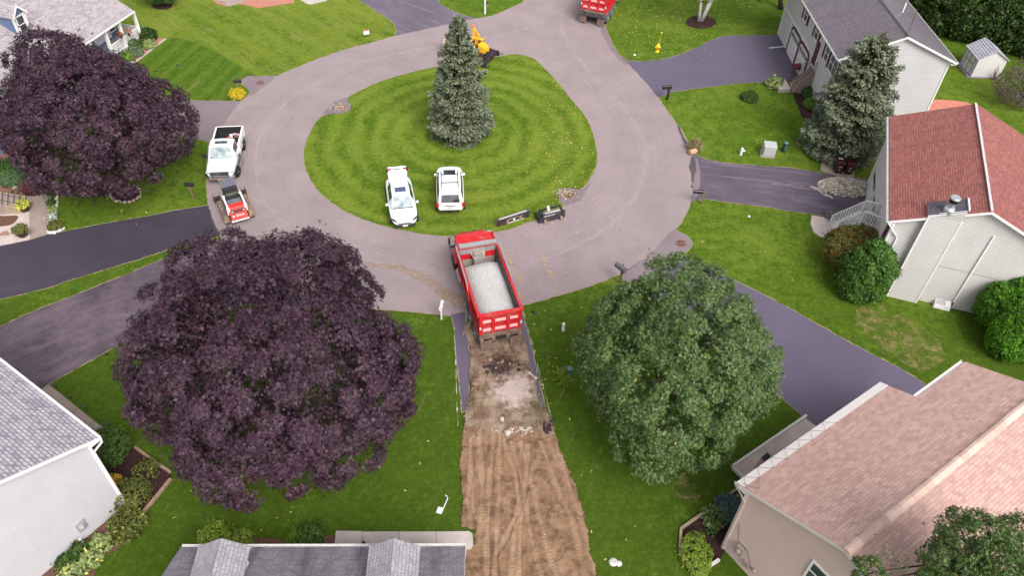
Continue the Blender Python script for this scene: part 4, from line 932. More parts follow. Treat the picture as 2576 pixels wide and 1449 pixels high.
f=MB();f.box(-.3,wG+.15,-.12,dG+.1,0,.08);f.build('base_slab',plain('lilac_slab',(.24,.20,.26),.9),sh)
# ================================================================ vegetation
def L(*rows):return np.array(rows,float)
LEAF={
 'maple':(L((0,-.5,0),(.16,-.12,.02),(.5,.05,-.06),(.2,.18,.03),(0,.55,-.08),(-.2,.18,.03),(-.5,.05,-.06),(-.16,-.12,.02)),[(0,1,4),(0,4,7),(1,2,3),(7,5,6)]),
 'oval':(L((0,-.5,0),(.24,0,.05),(0,.5,-.05),(-.24,0,.05)),[(0,1,2),(0,2,3)]),
 'oak':(L((0,-.5,0),(.10,-.1,0),(.34,.1,.05),(.12,.15,0),(0,.55,-.06),(-.12,.15,0),(-.34,.1,.05),(-.10,-.1,0)),[(0,1,4),(0,4,7),(1,2,3),(7,5,6)]),
 'spray':(L((0,-.1,0),(.11,.3,.03),(0,1,.10),(-.11,.3,.03),(.28,.62,.06),(-.28,.62,.06)),[(0,1,2),(0,2,3),(1,4,2),(3,2,5)]),
 'blade':(L((-.04,0,0),(.04,0,0),(.03,.6,.25),(0,1,.25),(-.03,.6,.25)),[(0,1,2),(0,2,4),(4,2,3)]),
}
def leaves(name,mat,parent,P,N,T,S,kind,rs,world=True):
    """P points, N normals, T tip directions, S sizes"""
    tv,tf=LEAF[kind];n=len(P);k=len(tv)
    N=N/np.maximum(np.linalg.norm(N,axis=1,keepdims=True),1e-6)
    T=T-(T*N).sum(1,keepdims=True)*N;T=T/np.maximum(np.linalg.norm(T,axis=1,keepdims=True),1e-6);B=np.cross(T,N)
    Vv=P[:,None,:]+S[:,None,None]*(tv[None,:,0:1]*B[:,None,:]+tv[None,:,1:2]*T[:,None,:]+tv[None,:,2:3]*N[:,None,:])
    Vv=Vv.reshape(-1,3)
    if parent is not None and world: Vv=Vv-np.array(parent.location)
    Fc=(np.array(tf)[None]+ (np.arange(n)*k)[:,None,None]).reshape(-1,3)
    me=bpy.data.meshes.new(name);me.vertices.add(len(Vv));me.vertices.foreach_set('co',Vv.astype(np.float32).ravel())
    me.loops.add(Fc.size);me.loops.foreach_set('vertex_index',Fc.astype(np.int32).ravel())
    me.polygons.add(len(Fc));me.polygons.foreach_set('loop_start',np.arange(0,Fc.size,3,dtype=np.int32));me.polygons.foreach_set('loop_total',np.full(len(Fc),3,dtype=np.int32))
    me.materials.append(mat);me.update(calc_edges=True)
    o=bpy.data.objects.new(name,me);COL.objects.link(o)
    if parent is not None:o.parent=parent
    return o
def sph(n,rs):
    v=rs.normal(size=(n,3));return v/np.linalg.norm(v,axis=1,keepdims=True)
def cloud(ells,spacing,cr,per,rs,zmin,low=-.55,bump=.1,inner=.3,flat=.7,up=.45,jit=.55):
    """leaf positions on clumps that cover a union of ellipsoids (centre,radii)"""
    E=[(np.array(c,float),np.array(r,float)) for c,r in ells];C=[];D=[]
    for c,r in E:
        n=int(4*PI*((r[0]*r[1]+r[0]*r[2]+r[1]*r[2])/3)/(spacing**2))
        i=np.arange(n)+.5;ph=np.arccos(1-2*i/n);th=PI*(1+5**.5)*i+rs.rand()*6
        d=np.stack([np.cos(th)*np.sin(ph),np.sin(th)*np.sin(ph),np.cos(ph)],1)+rs.normal(size=(n,3))*.06
        d=d/np.linalg.norm(d,axis=1,keepdims=True)
        a=rs.rand(6)*6.28;rad=1+bump*(np.sin(d[:,0]*4.1+a[0])*np.sin(d[:,1]*3.7+a[1])+.7*np.sin(d[:,2]*5+a[2]+d[:,0]*3)+.6*np.sin(d[:,1]*8+a[3])*np.sin(d[:,2]*7+a[4]))+rs.normal(size=n)*bump*.35;rad=np.clip(rad,1-1.6*bump,1+bump)
        p=c+d*r*rad[:,None];nn=d/r;nn/=np.linalg.norm(nn,axis=1,keepdims=True)
        k=(d[:,2]>low)&(p[:,2]>zmin)
        for c2,r2 in E:
            if c2 is c:continue
            k&=(((p-c2)/(r2*.9))**2).sum(1)>1
        C.append(p[k]);D.append(nn[k])
    C=np.concatenate(C);D=np.concatenate(D);m=len(C)
    if m>60:
        k=rs.rand(m)<.10;C[k]+=D[k]*(cr*rs.uniform(.25,.75,k.sum()))[:,None]
    per_=rs.poisson(per,m);idx=np.repeat(np.arange(m),per_);n=len(idx)
    v=sph(n,rs);s=(v*D[idx]).sum(1);v=np.where((s<-.2)[:,None],v-2*s[:,None]*D[idx]*.9,v)
    rr_=rs.rand(n)**.4*cr*(.7+.6*rs.rand(m))[idx]
    off=v*rr_[:,None];al=(off*D[idx]).sum(1,keepdims=True)*D[idx];off=off-al*(1-flat)
    P=C[idx]+off
    N=v*.8+D[idx]*.5+np.array([0,0,up])+rs.normal(size=(n,3))*jit
    ni=int(n*inner)
    if ni:
        j=rs.randint(0,m,ni);cc=E[0][0];Pi=C[j]+(cc-C[j])*(.08+.25*rs.rand(ni))[:,None]+rs.normal(size=(ni,3))*cr*.8
        P=np.concatenate([P,Pi]);N=np.concatenate([N,rs.normal(size=(ni,3))+np.array([0,0,.6])]);D2=np.concatenate([D[idx],D[j]])
    else:D2=D[idx]
    ok=P[:,2]>.03
    return P[ok],N[ok],D2[ok],C,D
def broadleaf(name,label,cat,base,ells,mat,lmat_kind='maple',spacing=1.05,cr=.75,per=240,size=.16,seed=1,zmin=1.2,trunk=.28,bark=None,group=None,low=-.55,bump=.1,inner=.3,droop=.6,flat=.7,up=.45,jit=.55,limbs=26,crown='crown'):
    rs=np.random.RandomState(seed);t=thing(name,label,cat,tuple(base),0,group)
    P,N,D,C,CD=cloud(ells,spacing,cr,per,rs,zmin,low,bump,inner,flat,up,jit);n=len(P)
    T=D*.6+rs.normal(size=(n,3))*.8-np.array([0,0,droop])
    leaves(crown,mat,t,P,N,T,size*(.7+.6*rs.rand(n)),lmat_kind,rs)
    if trunk:
        m=MB();b=V(base);c=V(ells[0][0]);r=ells[0][1];f=b.lerp(c,.42);f.x+=.1
        m.tube([b,b.lerp(f,.5)+V((.05,0,0)),f,b.lerp(c,.8),c+V((0,0,r[2]*.5))],[trunk*1.25,trunk,trunk*.85,trunk*.5,trunk*.15],10)
        js=rs.choice(len(C),min(limbs,len(C)),replace=False)
        for j in js:
            e=V(C[j]);s=b.lerp(c,rs.uniform(.35,1.));mid=s.lerp(e,.5)+V((0,0,rs.uniform(0,.5)))
            m.tube([s,mid,s.lerp(e,.97)],[trunk*.33,trunk*.2,trunk*.06],6,False)
        m.build('trunk',bark or m_bark,t,world=True,smooth=True)
    return t
m_bark=plain('grey_brown_bark',(.055,.04,.034),.9,0,.2,.3,8,.5,30)
m_maple=leafmat('purple_maple_leaf',(.006,.002,.005),(.082,.040,.062),(.20,.07,.05),.998,.5,.22,.03)
m_oak=leafmat('oak_leaf',(.018,.042,.010),(.125,.195,.055),(.45,.28,.03),.9985,.45,.35,.10)
m_oak2=leafmat('near_oak_leaf',(.018,.042,.008),(.095,.165,.035),(.30,.20,.08),.98,.42,.4,.15)
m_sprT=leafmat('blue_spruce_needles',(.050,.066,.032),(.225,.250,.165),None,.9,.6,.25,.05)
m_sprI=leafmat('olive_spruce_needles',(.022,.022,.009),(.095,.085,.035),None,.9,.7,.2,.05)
def ell(px,py,z,rx,ry,rz):
    c=W(px,py,z);return ((c.x,c.y,z),(rx,ry,rz))
# big purple maple in the foreground
b_=W(655,1180);e0=ell(680,905,6.0,5.6,4.9,4.1)
broadleaf('purple_maple','large round purple maple in the front lawn left of the excavated drive','tree',(e0[0][0],e0[0][1]-.2,0),[e0,ell(470,930,4.4,2.4,2.8,2.7),ell(885,965,4.4,2.4,2.8,2.6),ell(640,1110,3.8,3.2,2.4,2.5),ell(840,1080,3.8,2.0,2.0,2.0),ell(560,720,6.2,2.5,2.3,2.2),ell(760,715,6.4,2.5,2.3,2.2)],m_maple,'maple',1.15,.66,250,.20,3,1.3,.34,low=-.6,bump=.13,inner=.42,flat=.85,jit=.5,up=.6)
e0=ell(235,328,5.3,4.5,4.0,3.8)
broadleaf('purple_maple','purple maple over the stone-ringed bed beside the pickup on the left','tree',(*W(318,488)[:2],0),[e0,ell(140,175,7.6,2.3,2.3,2.3),ell(365,320,4.6,2.6,2.8,2.7),ell(110,300,4.8,2.8,2.6,2.6),ell(262,412,3.2,2.4,1.9,1.8),ell(250,240,6.6,2.6,2.4,2.4)],m_maple,'maple',1.2,.72,210,.23,5,1.0,.32,low=-.6,bump=.13,inner=.42,flat=.85,jit=.5,up=.6)
e0=ell(1700,915,5.6,3.7,3.7,3.6)
broadleaf('green_oak','airy dark green oak on the lawn right of the excavated drive','tree',(e0[0][0],e0[0][1],0),[e0,ell(1570,890,4.4,2.0,2.2,2.2),ell(1840,920,4.4,1.9,2.3,2.2),ell(1700,1060,3.4,2.6,1.9,2.0),ell(1640,1130,2.8,1.2,1.2,1.3),ell(1720,760,6.8,2.2,1.9,2.0)],m_oak,'oak',.85,.55,190,.21,9,1.2,.24,low=-.7,bump=.14,inner=.3,flat=1.,up=.55,jit=.6)
# conifers
def spruce(name,label,base,Hh,Rm,seed,levels=26,zb=.25,tw=.30,dens=1.,top=.9,skirt=.7):
    rs=np.random.RandomState(seed);t=thing(name,label,'tree',tuple(base));b=np.array(base,float)
    P=[];N=[];T=[];S=[];P2=[];N2=[];T2=[];S2=[];m=MB()
    m.tube([V(b),V(b+[0,0,Hh*.5]),V(b+[0,0,Hh*.97])],[.2,.12,.02],8)
    for li in range(levels):
        f=(li+rs.rand()*.6)/levels;z=zb+(Hh-zb)*f
        R_=Rm*((1-f)**top)*(.90+.14*np.sin(li*1.3+seed))*min(1,skirt+f*2.4)+.12
        nb=max(5,int(13*(1-f)+4))
        a0=rs.rand()*6.28
        for k in range(nb):
            az=a0+2*PI*k/nb+rs.normal()*.16;Lb=R_*rs.uniform(.72,1.14);d=np.array([np.cos(az),np.sin(az),0]);sd=np.array([-d[1],d[0],0])
            sl=-.30+.75*f
            tip=b+[0,0,z]+d*Lb+np.array([0,0,Lb*sl+.10*Lb]);root=b+np.array([0,0,z+.12*Lb])
            if Lb>.5:m.tube([V(root),V(root+(tip-root)*.55+[0,0,-.05]),V(tip)],[.03,.02,.006],4,False)
            n=int((26*Lb+8)*dens)
            u=rs.rand(n)**.55;w=(1-u)*.55+.12
            side=rs.normal(size=n)*.45*w*Lb
            p=root+(tip-root)*u[:,None]+sd*side[:,None]+np.array([0,0,1])*(rs.normal(size=n)*.07-np.abs(side)*.25)[:,None]
            tt=d*.9+sd*np.sign(side)[:,None]*.55+rs.normal(size=(n,3))*.25+np.array([0,0,.12])
            nn=np.array([0,0,1])+rs.normal(size=(n,3))*.45+d*.35
            outer=(u>.62)|(rs.rand(n)<.12)
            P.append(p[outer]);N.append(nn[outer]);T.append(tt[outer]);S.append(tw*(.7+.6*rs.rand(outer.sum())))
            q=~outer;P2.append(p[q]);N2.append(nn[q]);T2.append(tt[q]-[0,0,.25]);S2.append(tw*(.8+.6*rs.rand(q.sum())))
    # leader
    n=60;p=b+np.array([0,0,Hh])+np.stack([rs.normal(size=n)*.05,rs.normal(size=n)*.05,-rs.rand(n)*.9],1);P.append(p);N.append(sph(n,rs));T.append(np.array([0,0,1])+rs.normal(size=(n,3))*.6);S.append(np.full(n,tw*.7))
    c=np.concatenate
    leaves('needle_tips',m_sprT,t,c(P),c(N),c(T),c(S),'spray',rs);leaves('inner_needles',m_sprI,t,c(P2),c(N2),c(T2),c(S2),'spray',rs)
    m.build('trunk',m_bark,t,world=True);return t
spruce('blue_spruce','tall blue-green spruce in the middle of the round island lawn',W(1158,338),9.4,2.75,2,30,.35,.22,2.6,.74,.66)
spruce('blue_spruce','silvery blue spruce beside the white two-storey house and the brown bins',W(2108,378),9.1,3.25,8,28,.75,.24,2.6,.48,.72)
# hedge of tall conifers behind the shed
m_hed=leafmat('hedge_green',(.010,.028,.004),(.085,.135,.035),None,.9,.6,.2,.08)
rs=np.random.RandomState(21)
hp=thing('hedge_conifer','tall dark green conifer in the screen behind the shed','tree',(0,0,0),0,'tall conifers forming the screen behind the shed')
P,N,D,C,CD=cloud([((0,0,3.6),(1.35,1.35,3.9))],.75,.55,75,rs,.1,-.95,.08,.3,.8,.2,.6);n=len(P)
leaves('crown',m_hed,hp,P,N,D*.4+np.array([0,0,.7])+rs.normal(size=(n,3))*.6,.30*(.7+.6*rs.rand(n)),'spray',rs)
f=MB();f.tube([(0,0,0),(0,0,3),(0,0,6.5)],[.15,.1,.02],6);f.build('trunk',m_bark,hp)
hl=[W(2392,112),W(2450,108),W(2530,118),W(2600,175)]
i=0
pts=[(35.2,76.5),(36.6,74.6),(38.1,72.8),(39.4,71.0),(40.9,69.8),(42.6,69.0),(44.2,68.2),(45.8,67.3),(47.1,66.0),(48.3,64.6),(49.6,63.2),(36.8,78.0),(38.6,76.2),(40.4,74.0),(42.2,72.6),(44.0,71.8),(46,71.0),(47.8,70.0),(49.4,68.4),(51,66.6)]
lab='tall dark green conifer in the screen behind the shed'
for i,(x,y) in enumerate(pts):
    if i==0:hp.location=(x,y,0);hp.rotation_euler=(0,0,1)
    else:
        c=dup(hp,(x,y,0),i*1.7);s=1+.12*math.sin(i*2.3);c.scale=(1,1,s)
# shrubs -------------------------------------------------------------
def shrub(name,label,px,rx,rz,mat,seed,kind='oval',size=.12,per=60,sp=.32,cr=.24,group=None,cat='shrub',ry=None,bump=.08,zc=None,low=-.5,up=.4,droop=.0,inner=.25,ells=None,jit=.5):
    rs=np.random.RandomState(seed);p=W(*px);t=thing(name,label,cat,tuple(p),0,group)
    zc=rz*.75 if zc is None else zc
    e=ells or [((p.x,p.y,zc),(rx,ry or rx,rz))]
    P,N,D,C,CD=cloud(e,sp,cr,per,rs,.02,low,bump,inner,.7,up,jit);n=len(P)
    leaves('foliage',mat,t,P,N,D*.8+rs.normal(size=(n,3))*.5+np.array([0,0,.3-droop]),size*(.7+.6*rs.rand(n)),kind,rs)
    m=MB()
    for k in range(5):
        a=k*1.3;m.tube([(p.x,p.y,0),(p.x+math.cos(a)*rx*.3,p.y+math.sin(a)*rx*.3,zc)],[.03,.012],5,False)
    m.build('stem',m_bark,t,world=True);return t
g_dk=leafmat('deep_green_leaf',(.012,.030,.006),(.045,.085,.014));g_md=leafmat('mid_green_leaf',(.022,.055,.008),(.075,.14,.02));g_lt=leafmat('bright_green_leaf',(.05,.12,.008),(.16,.28,.03))
g_ye=leafmat('yellow_green_leaf',(.16,.22,.03),(.42,.48,.12));g_var=leafmat('variegated_leaf',(.06,.12,.03),(.34,.42,.16),(.55,.5,.12),.8);g_rust=leafmat('rusty_leaf',(.07,.045,.010),(.25,.145,.030),(.10,.15,.02),.55)
g_olv=leafmat('olive_leaf',(.05,.065,.012),(.15,.17,.035),(.3,.25,.05),.93);g_blu=leafmat('blue_juniper',(.05,.09,.09),(.13,.19,.19));g_pur=leafmat('mauve_twig',(.07,.045,.045),(.17,.12,.11));g_lime=leafmat('lime_leaf',(.09,.16,.01),(.27,.36,.04))
g_arb=leafmat('arborvitae_green',(.018,.085,.004),(.14,.34,.020))
shrub('yellow_shrub','pale yellow-green shrub at the far corner of the white porch',(353,88),.5,.4,g_ye,31,bump=.1)
shrub('dark_yew','dark green shaggy yew beside the pink mulch by the porch',(371,99),.66,.45,g_dk,32,'spray',.22)
shrub('variegated_shrub','yellow-edged green shrub at the curb of the porch bed',(378,118),.5,.32,g_var,33)
shrub('clipped_shrub','long low green shrub along the front of the white porch',(331,121),1.15,.42,g_md,34,'oval',.11,ry=.65)
shrub('round_shrub','round grey-green shrub at the front of the porch bed',(346,138),.5,.38,leafmat('sage_leaf',(.05,.09,.04),(.17,.25,.12)),35)
shrub('gold_shrub','low bright green juniper in pink mulch nearest the purple maple',(317,149),.52,.25,g_lt,36,'spray',.2)
hn=shrub('hosta','pale variegated hosta clump beside the white landing slab',(1946,216),.6,.34,g_var,37,'oval',.26,per=24)
shrub('round_shrub','small round dark shrub alone on the lawn below the mailbox drive',(1883,250),.62,.34,g_md,38)
tm=leafmat('topiary_green',(.012,.035,.008),(.055,.105,.025))
shrub('clipped_ball','tall clipped evergreen ball behind the other, next to the stone steps',(2068,214),.95,1.1,tm,39,'oval',.09,95,.24,.12,'clipped evergreens by the stone steps',bump=.02,zc=1.0,jit=.35)
shrub('clipped_ball','egg-shaped clipped evergreen standing in front beside the spruce',(2080,244),.95,1.15,tm,40,'oval',.09,95,.24,.12,'clipped evergreens by the stone steps',bump=.02,zc=1.0,jit=.35)
shrub('clipped_mound','flattish clipped green mound beside the tan steps and mulch',(2040,244),.75,.45,g_md,41,'oval',.09,90,.24,.12,'clipped evergreens by the stone steps',bump=.03)
shrub('clipped_mound','lowest bright green clipped mound at the edge of the dark mulch',(2042,268),.7,.35,g_lt,42,'oval',.09,90,.24,.12,'clipped evergreens by the stone steps',bump=.03)
shrub('clipped_ball','light green clipped evergreen half hidden by the spruce',(2072,284),.75,.8,g_md,43,'oval',.09,90,.24,.12,'clipped evergreens by the stone steps',bump=.03)
shrub('rusty_shrub','large shrub with rusty orange leaves beneath the white porch stair','x' and (2135,668),1.75,1.35,g_rust,44,'oval',.15,85,.42,.35,bump=.06,ry=1.6,zc=1.3)
p_=W(2158,738);broadleaf('green_arborvitae','feathery bright green arborvitae against the cream gable wall','shrub',tuple(p_),[((p_.x+.05,p_.y+.1,1.7),(1.2,1.1,1.9)),((p_.x+.45,p_.y+.6,2.0),(.8,.8,1.4)),((p_.x-.35,p_.y-.1,1.1),(.9,.9,1.1))],leafmat('feathery_green',(.016,.060,.006),(.088,.185,.022)),'spray',.40,.34,170,.17,45,.1,.08,low=-.9,bump=.08,inner=.25,droop=-.3,flat=.9,limbs=4,crown='foliage')
p_=W(2545,880);broadleaf('globe_arborvitae','big billowing bright green globe arborvitae at the right edge','shrub',tuple(p_),[((p_.x+.2,p_.y+.1,1.7),(1.8,1.6,1.9)),((p_.x-.75,p_.y+1.9,1.7),(1.0,1.1,1.4)),((p_.x+.5,p_.y+1.9,2.3),(1.3,1.2,1.3)),((p_.x-.8,p_.y-.3,1.3),(1.05,1.1,1.35)),((p_.x-.1,p_.y+1.0,2.4),(1.0,1.0,1.1)),((p_.x+1.2,p_.y-.4,1.6),(1.2,1.2,1.5))],g_arb,'spray',.34,.20,130,.125,46,.05,.1,low=-.9,bump=.03,inner=.2,droop=-.8,flat=.8,up=.2,limbs=4,crown='foliage')
# beds in front
shrub('leafy_shrub','large dark green shrub at the corner of the grey-roofed white house',(278,1150),.95,.75,g_md,47,'oval',.17,80,.36,.3,bump=.12,ry=.85,zc=.75,jit=.8)
shrub('sparse_shrub','thin olive shrub at the log edging of the mulch bed',(372,1192),.5,.4,g_olv,48,'oval',.12,26,.3,.25,bump=.16,jit=.9,inner=.1)
shrub('sparse_shrub','bushy olive-green shrub in the middle of the mulch bed',(340,1255),.7,.5,g_olv,49,'oval',.13,48,.33,.28,bump=.14,jit=.9)
shrub('yellow_flower','orange-yellow flower cluster at the house wall',(293,1218),.3,.35,leafmat('orange_flower',(.55,.30,.02),(.75,.45,.03),(.05,.1,.01),.6),50,'oval',.09,30,.2,.12,cat='flowers')
shrub('ground_plant','olive feathery plant outside the white border edging',(322,1330),.6,.28,g_olv,51,'spray',.2,45,.3,.25,jit=.9)
for k,(px,py,m_,l_) in enumerate(((205,1392,g_md,'dark leafy plant hugging the white wall, upper of two'),(176,1418,g_md,'dark leafy plant hugging the white wall, lower of two'),(258,1374,g_var,'hosta clump with pale leaf edges right of the white edging'),(232,1412,g_var,'hosta clump with pale leaf edges in bare soil nearer the frame edge'),(182,1446,g_var,'pale hosta at the bottom edge of the soil border'))):
    shrub('border_plant',l_,(px,py),.38,.24,m_,60+k,'oval',.2,30,.28,.2,jit=.7,cat='plant')
shrub('lime_shrub','lime green shrub behind the left dormer, left one',(543,1358),.6,.38,g_lime,70,'oval',.12,60,.3,.25,bump=.12)
shrub('lime_shrub','small lime green shrub between the dormers beside bare soil',(612,1364),.38,.35,g_lime,71,'oval',.12,50,.3,.22,bump=.12)
shrub('dark_shrub','dark green shrub beside the concrete stoop',(785,1355),.45,.4,g_md,72,'oval',.13,60,.3,.25,bump=.12)
shrub('bright_plant','bright green low plant at the gutter edge of the dormered house',(752,1366),.5,.2,g_lt,73,'oval',.12,40,.25,.2,cat='plant')
shrub('blue_juniper','round blue-grey juniper in the dark mulch bed of the salmon-roofed house',(1828,1288),.58,.32,g_blu,74,'spray',.14,80,.24,.18)
shrub('green_juniper','spiky sage green juniper next to the blue-grey one',(1796,1308),.4,.26,leafmat('sage_juniper',(.06,.11,.03),(.19,.27,.09)),75,'spray',.22,34,.26,.2,jit=.8)
shrub('chartreuse_shrub','chartreuse spreading shrub filling the lower end of the dark bed',(1748,1400),.62,.28,g_lime,76,'oval',.10,75,.28,.22,ry=.95,bump=.1)
shrub('seedling','tiny dark seedling in the middle of the dark mulch',(1789,1342),.22,.15,g_md,77,'oval',.1,20,.2,.1,cat='plant')
shrub('seedling','tiny pale plant near the downspout of the salmon-roofed house',(1860,1262),.25,.25,g_var,78,'oval',.1,22,.2,.1,cat='plant')
shrub('grass_clump','yellow-green grass clump at the foot of the dark green pedestal',(1416,955),.30,.22,g_lime,79,'blade',.42,14,.2,.1,cat='plant',jit=.9,droop=-.5,inner=0)
shrub('lavender_bush','mauve flowering bush at the bottom of the white porch stair',(2090,548),.4,.4,leafmat('lavender',(.12,.09,.12),(.34,.26,.36),(.08,.14,.04),.6),80,'oval',.09,45,.25,.18)
# garden above the left drive
for k,(px,py,rx,m_,l_) in enumerate(((18,437,.85,g_md,'round glossy green shrub in the red mulch garden'),(46,428,.7,g_md,'loose green shrub behind the stone edge in the mulch garden'),(37,458,.75,leafmat('teal_leaf',(.04,.09,.03),(.12,.21,.08)),'sage green shrub nearest the rock wall and steps'),(88,422,.7,g_md,'green shrub in shade under the purple maple'),(30,412,.35,g_olv,'small tuft in pink mulch at the back of the garden'))):
    shrub('garden_shrub',l_,(px,py),rx,rx*.6,m_,90+k,bump=.1)
shrub('white_flowers','white and pink flowering plant on the rock wall',(97,468),.6,.4,leafmat('white_flower',(.5,.45,.45),(.8,.75,.75),(.5,.05,.2),.72),96,'oval',.10,28,.25,.2,cat='flowers')
shrub('maroon_shrub','maroon shrub beside the top of the concrete walk',(91,480),.6,.45,leafmat('maroon_leaf',(.05,.01,.02),(.15,.04,.06)),97,bump=.1)
p_=W(-10,345);broadleaf('dark_green_tree','dark green tree at the left edge behind the purple maple','tree',tuple(p_),[((p_.x-.6,p_.y,2.2),(2.2,2.0,2.4))],g_dk,'oval',.7,.5,120,.2,98,.3,.15,limbs=6)
# upper edge
def tree_top(px,label,name,ells,mat,seed,**k):
    return broadleaf(name,label,'tree',tuple(W(*px)),ells,mat,seed=seed,**k)
p_=W(408,12);broadleaf('dark_garden_tree','dark green garden tree at the top edge with a mulch ring','tree',tuple(p_),[((p_.x+.1,p_.y+.1,2.5),(1.7,1.6,2.0))],g_md,'oval',.6,.42,110,.2,101,.5,.12,limbs=8,low=-.9)
# birch clump: two white stems in a mulch circle
m_bir=NT('birch_bark');q_=m_bir.n('Mapping',i_Vector=m_bir.obj(),i_Scale=(1,1,5)).outputs[0]
m_bir=m_bir.set(m_bir.mix(m_bir.ramp(m_bir.noise(q_,3.2,5,.7),.56,.62),(.66,.63,.62),(.05,.04,.04)),.7,0,.2)
p_=W(1763,52);t=broadleaf('birch_tree','white-barked birch clump standing in a dark mulch circle','tree',tuple(p_),[((p_.x+.8,p_.y-.4,6.2),(3.6,3.0,3.4)),((p_.x+3.6,p_.y-.8,5.4),(2.6,2.4,2.3))],leafmat('birch_leaf',(.045,.08,.012),(.17,.22,.045),(.45,.38,.06),.93),'oval',.8,.6,60,.17,102,2.6,0,low=-.85,bump=.2,inner=.2,flat=1.,jit=.9)
f=MB();
for dx,ex,r in ((-.22,-.25,.13),(.05,1.0,.17),(.12,.5,.12)):
    a=V(p_)+V((dx,0,0));f.tube([a,a+V((ex*.35,0,1.4)),a+V((ex,.1,3.2)),a+V((ex*1.4,.1,6.5))],[r*1.2,r,r*.8,r*.3],10)
f.build('trunk',m_bir,t,world=True,smooth=True)
p_=W(1964,22);broadleaf('yellowing_tree','tree with dark trunk and yellowing leaves at the top right lawn','tree',tuple(p_),[((p_.x-1.6,p_.y+2.2,5.4),(3.4,3.0,2.7))],leafmat('yellowing_leaf',(.08,.10,.015),(.30,.28,.04),(.5,.38,.04),.85),'oval',.8,.6,70,.17,103,2.8,.2,low=-.9,bump=.15,limbs=12)
p_=W(2560,262);broadleaf('smoke_bush','bare-looking mauve shrub tree at the right edge below the shed','shrub',tuple(p_),[((p_.x+.2,p_.y,1.7),(2.3,1.5,1.7))],g_pur,'oval',.6,.5,60,.12,104,.3,.08,limbs=30,low=-.9,bump=.18,inner=.4,flat=1.,jit=.9,crown='foliage')
f=MB();rs=np.random.RandomState(8);p_=W(2500,200);t=thing('bare_shrub','leafless reddish twiggy shrub in front of the shed wall','shrub',tuple(p_))
for k in range(26):
    a=rs.rand()*6.28;e=V(p_)+V((math.cos(a)*rs.uniform(.2,.9)+.2,math.sin(a)*.3,rs.uniform(.4,1.5)));f.tube([V(p_)+V((math.cos(a)*.1,0,0)),V(p_).lerp(e,.6)+V((0,0,.1)),e],[.022,.014,.005],4,False)
f.build('twigs',plain('reddish_twig',(.16,.08,.07),.9),t,world=True)
# near oak in the lower right corner, its crown rising from beyond the frame
def px3(px,py,z,r):
    c=W(px,py,z);return ((c.x,c.y,z),r)
p_=W(2470,1530);c0=W(2450,1360,10.2)
broadleaf('corner_oak','leafy oak top in front of the salmon roof in the lower right corner','tree',(c0.x+.3,c0.y-2.2,0),[px3(2450,1365,10.2,(.95,.95,.8)),px3(2400,1420,9.8,(.75,.8,.7)),px3(2500,1440,9.6,(1.1,.9,.9)),px3(2570,1350,10.0,(.6,.6,.6)),px3(2350,1480,9.3,(.5,.5,.5)),px3(2185,1440,9.0,(.38,.38,.42)),px3(2470,1520,8.2,(1.6,1.2,1.2))],m_oak2,'oak',.40,.28,85,.15,105,6.5,.16,low=-.95,bump=.2,inner=.12,flat=1.,up=.3,jit=.9,limbs=46)
# fallen leaves
rs=np.random.RandomState(12);P=[]
for (cx,cy,n,sx,sy) in ((1650,70,260,90,45),(1420,330,150,50,90),(1380,950,26,45,130),(1360,900,20,20,90),(600,1300,14,120,60),(1020,1120,10,50,120),(1850,130,30,120,40),(1950,640,20,120,60),(1500,1300,10,100,80),(1800,300,20,90,60),(250,530,14,120,30),(200,180,10,100,60)):
    for _ in range(n):
        q=W(cx+rs.normal()*sx,cy+rs.normal()*sy,.05);P.append((q.x,q.y,.05))
P=np.array(P);n=len(P)
tag(leaves('fallen_leaves',leafmat('fallen_leaf',(.45,.30,.08),(.62,.50,.22),(.55,.14,.04),.85),None,P,np.array([0,0,1])+rs.normal(size=(n,3))*.3,rs.normal(size=(n,3)),.10+.09*rs.rand(n),'oval',rs),'small yellow and tan fallen leaves scattered over lawns and drive','leaves',kind='stuff')
# ================================================================ vehicles
def aim(rear,front):
    return math.atan2(front[1]-rear[1],front[0]-rear[0])-PI/2
m_cw=plain('white_car_paint',(.80,.80,.80),.28,0,.5,.02,2,coat=.6)
m_tyre=plain('tyre_rubber',(.025,.022,.023),.85,0,.2,.2,9)
m_rim=plain('alloy_rim',(.45,.45,.46),.35,.8)
m_blk=plain('black_plastic',(.025,.025,.028),.6);m_chr=plain('chrome',(.65,.65,.67),.15,1.)
m_cg=glassmat('car_glass',(.02,.022,.026));m_ws=glassmat('pale_windscreen',(.22,.26,.27),.08)
m_tl=plain('tail_lamp_red',(.55,.02,.015),.25);m_hl=plain('lamp_clear',(.6,.62,.65),.15,.2);m_plate=plain('number_plate',(.6,.6,.62),.5)
m_org=plain('orange_plate',(.75,.35,.03),.5)
def wheel(par,x,y,r,w,rim=m_rim,tyre=m_tyre,name='wheel',turn=0,rr=.62):
    s=1 if x>0 else -1
    T=Matrix.Translation((x,y,r))@Matrix.Rotation(turn,4,'Z')
    m=MB();m.lathe([(r*.55,-w/2),(r*.93,-w/2),(r,-w*.36),(r,w*.36),(r*.93,w/2),(r*.55,w/2)],n=22,T=T,axis='x');wh=m.build(name,tyre,par,smooth=True,sharp=40)
    m=MB();o=s*w/2;m.lathe([(.001,o*1.02),(r*.16,o*1.04),(r*.2,o*.8),(r*rr*.85,o*.75),(r*rr,o*1.02),(r*rr,-o*.9)],n=18,T=T,axis='x');m.build('rim',rim,wh,smooth=True,sharp=30);return wh
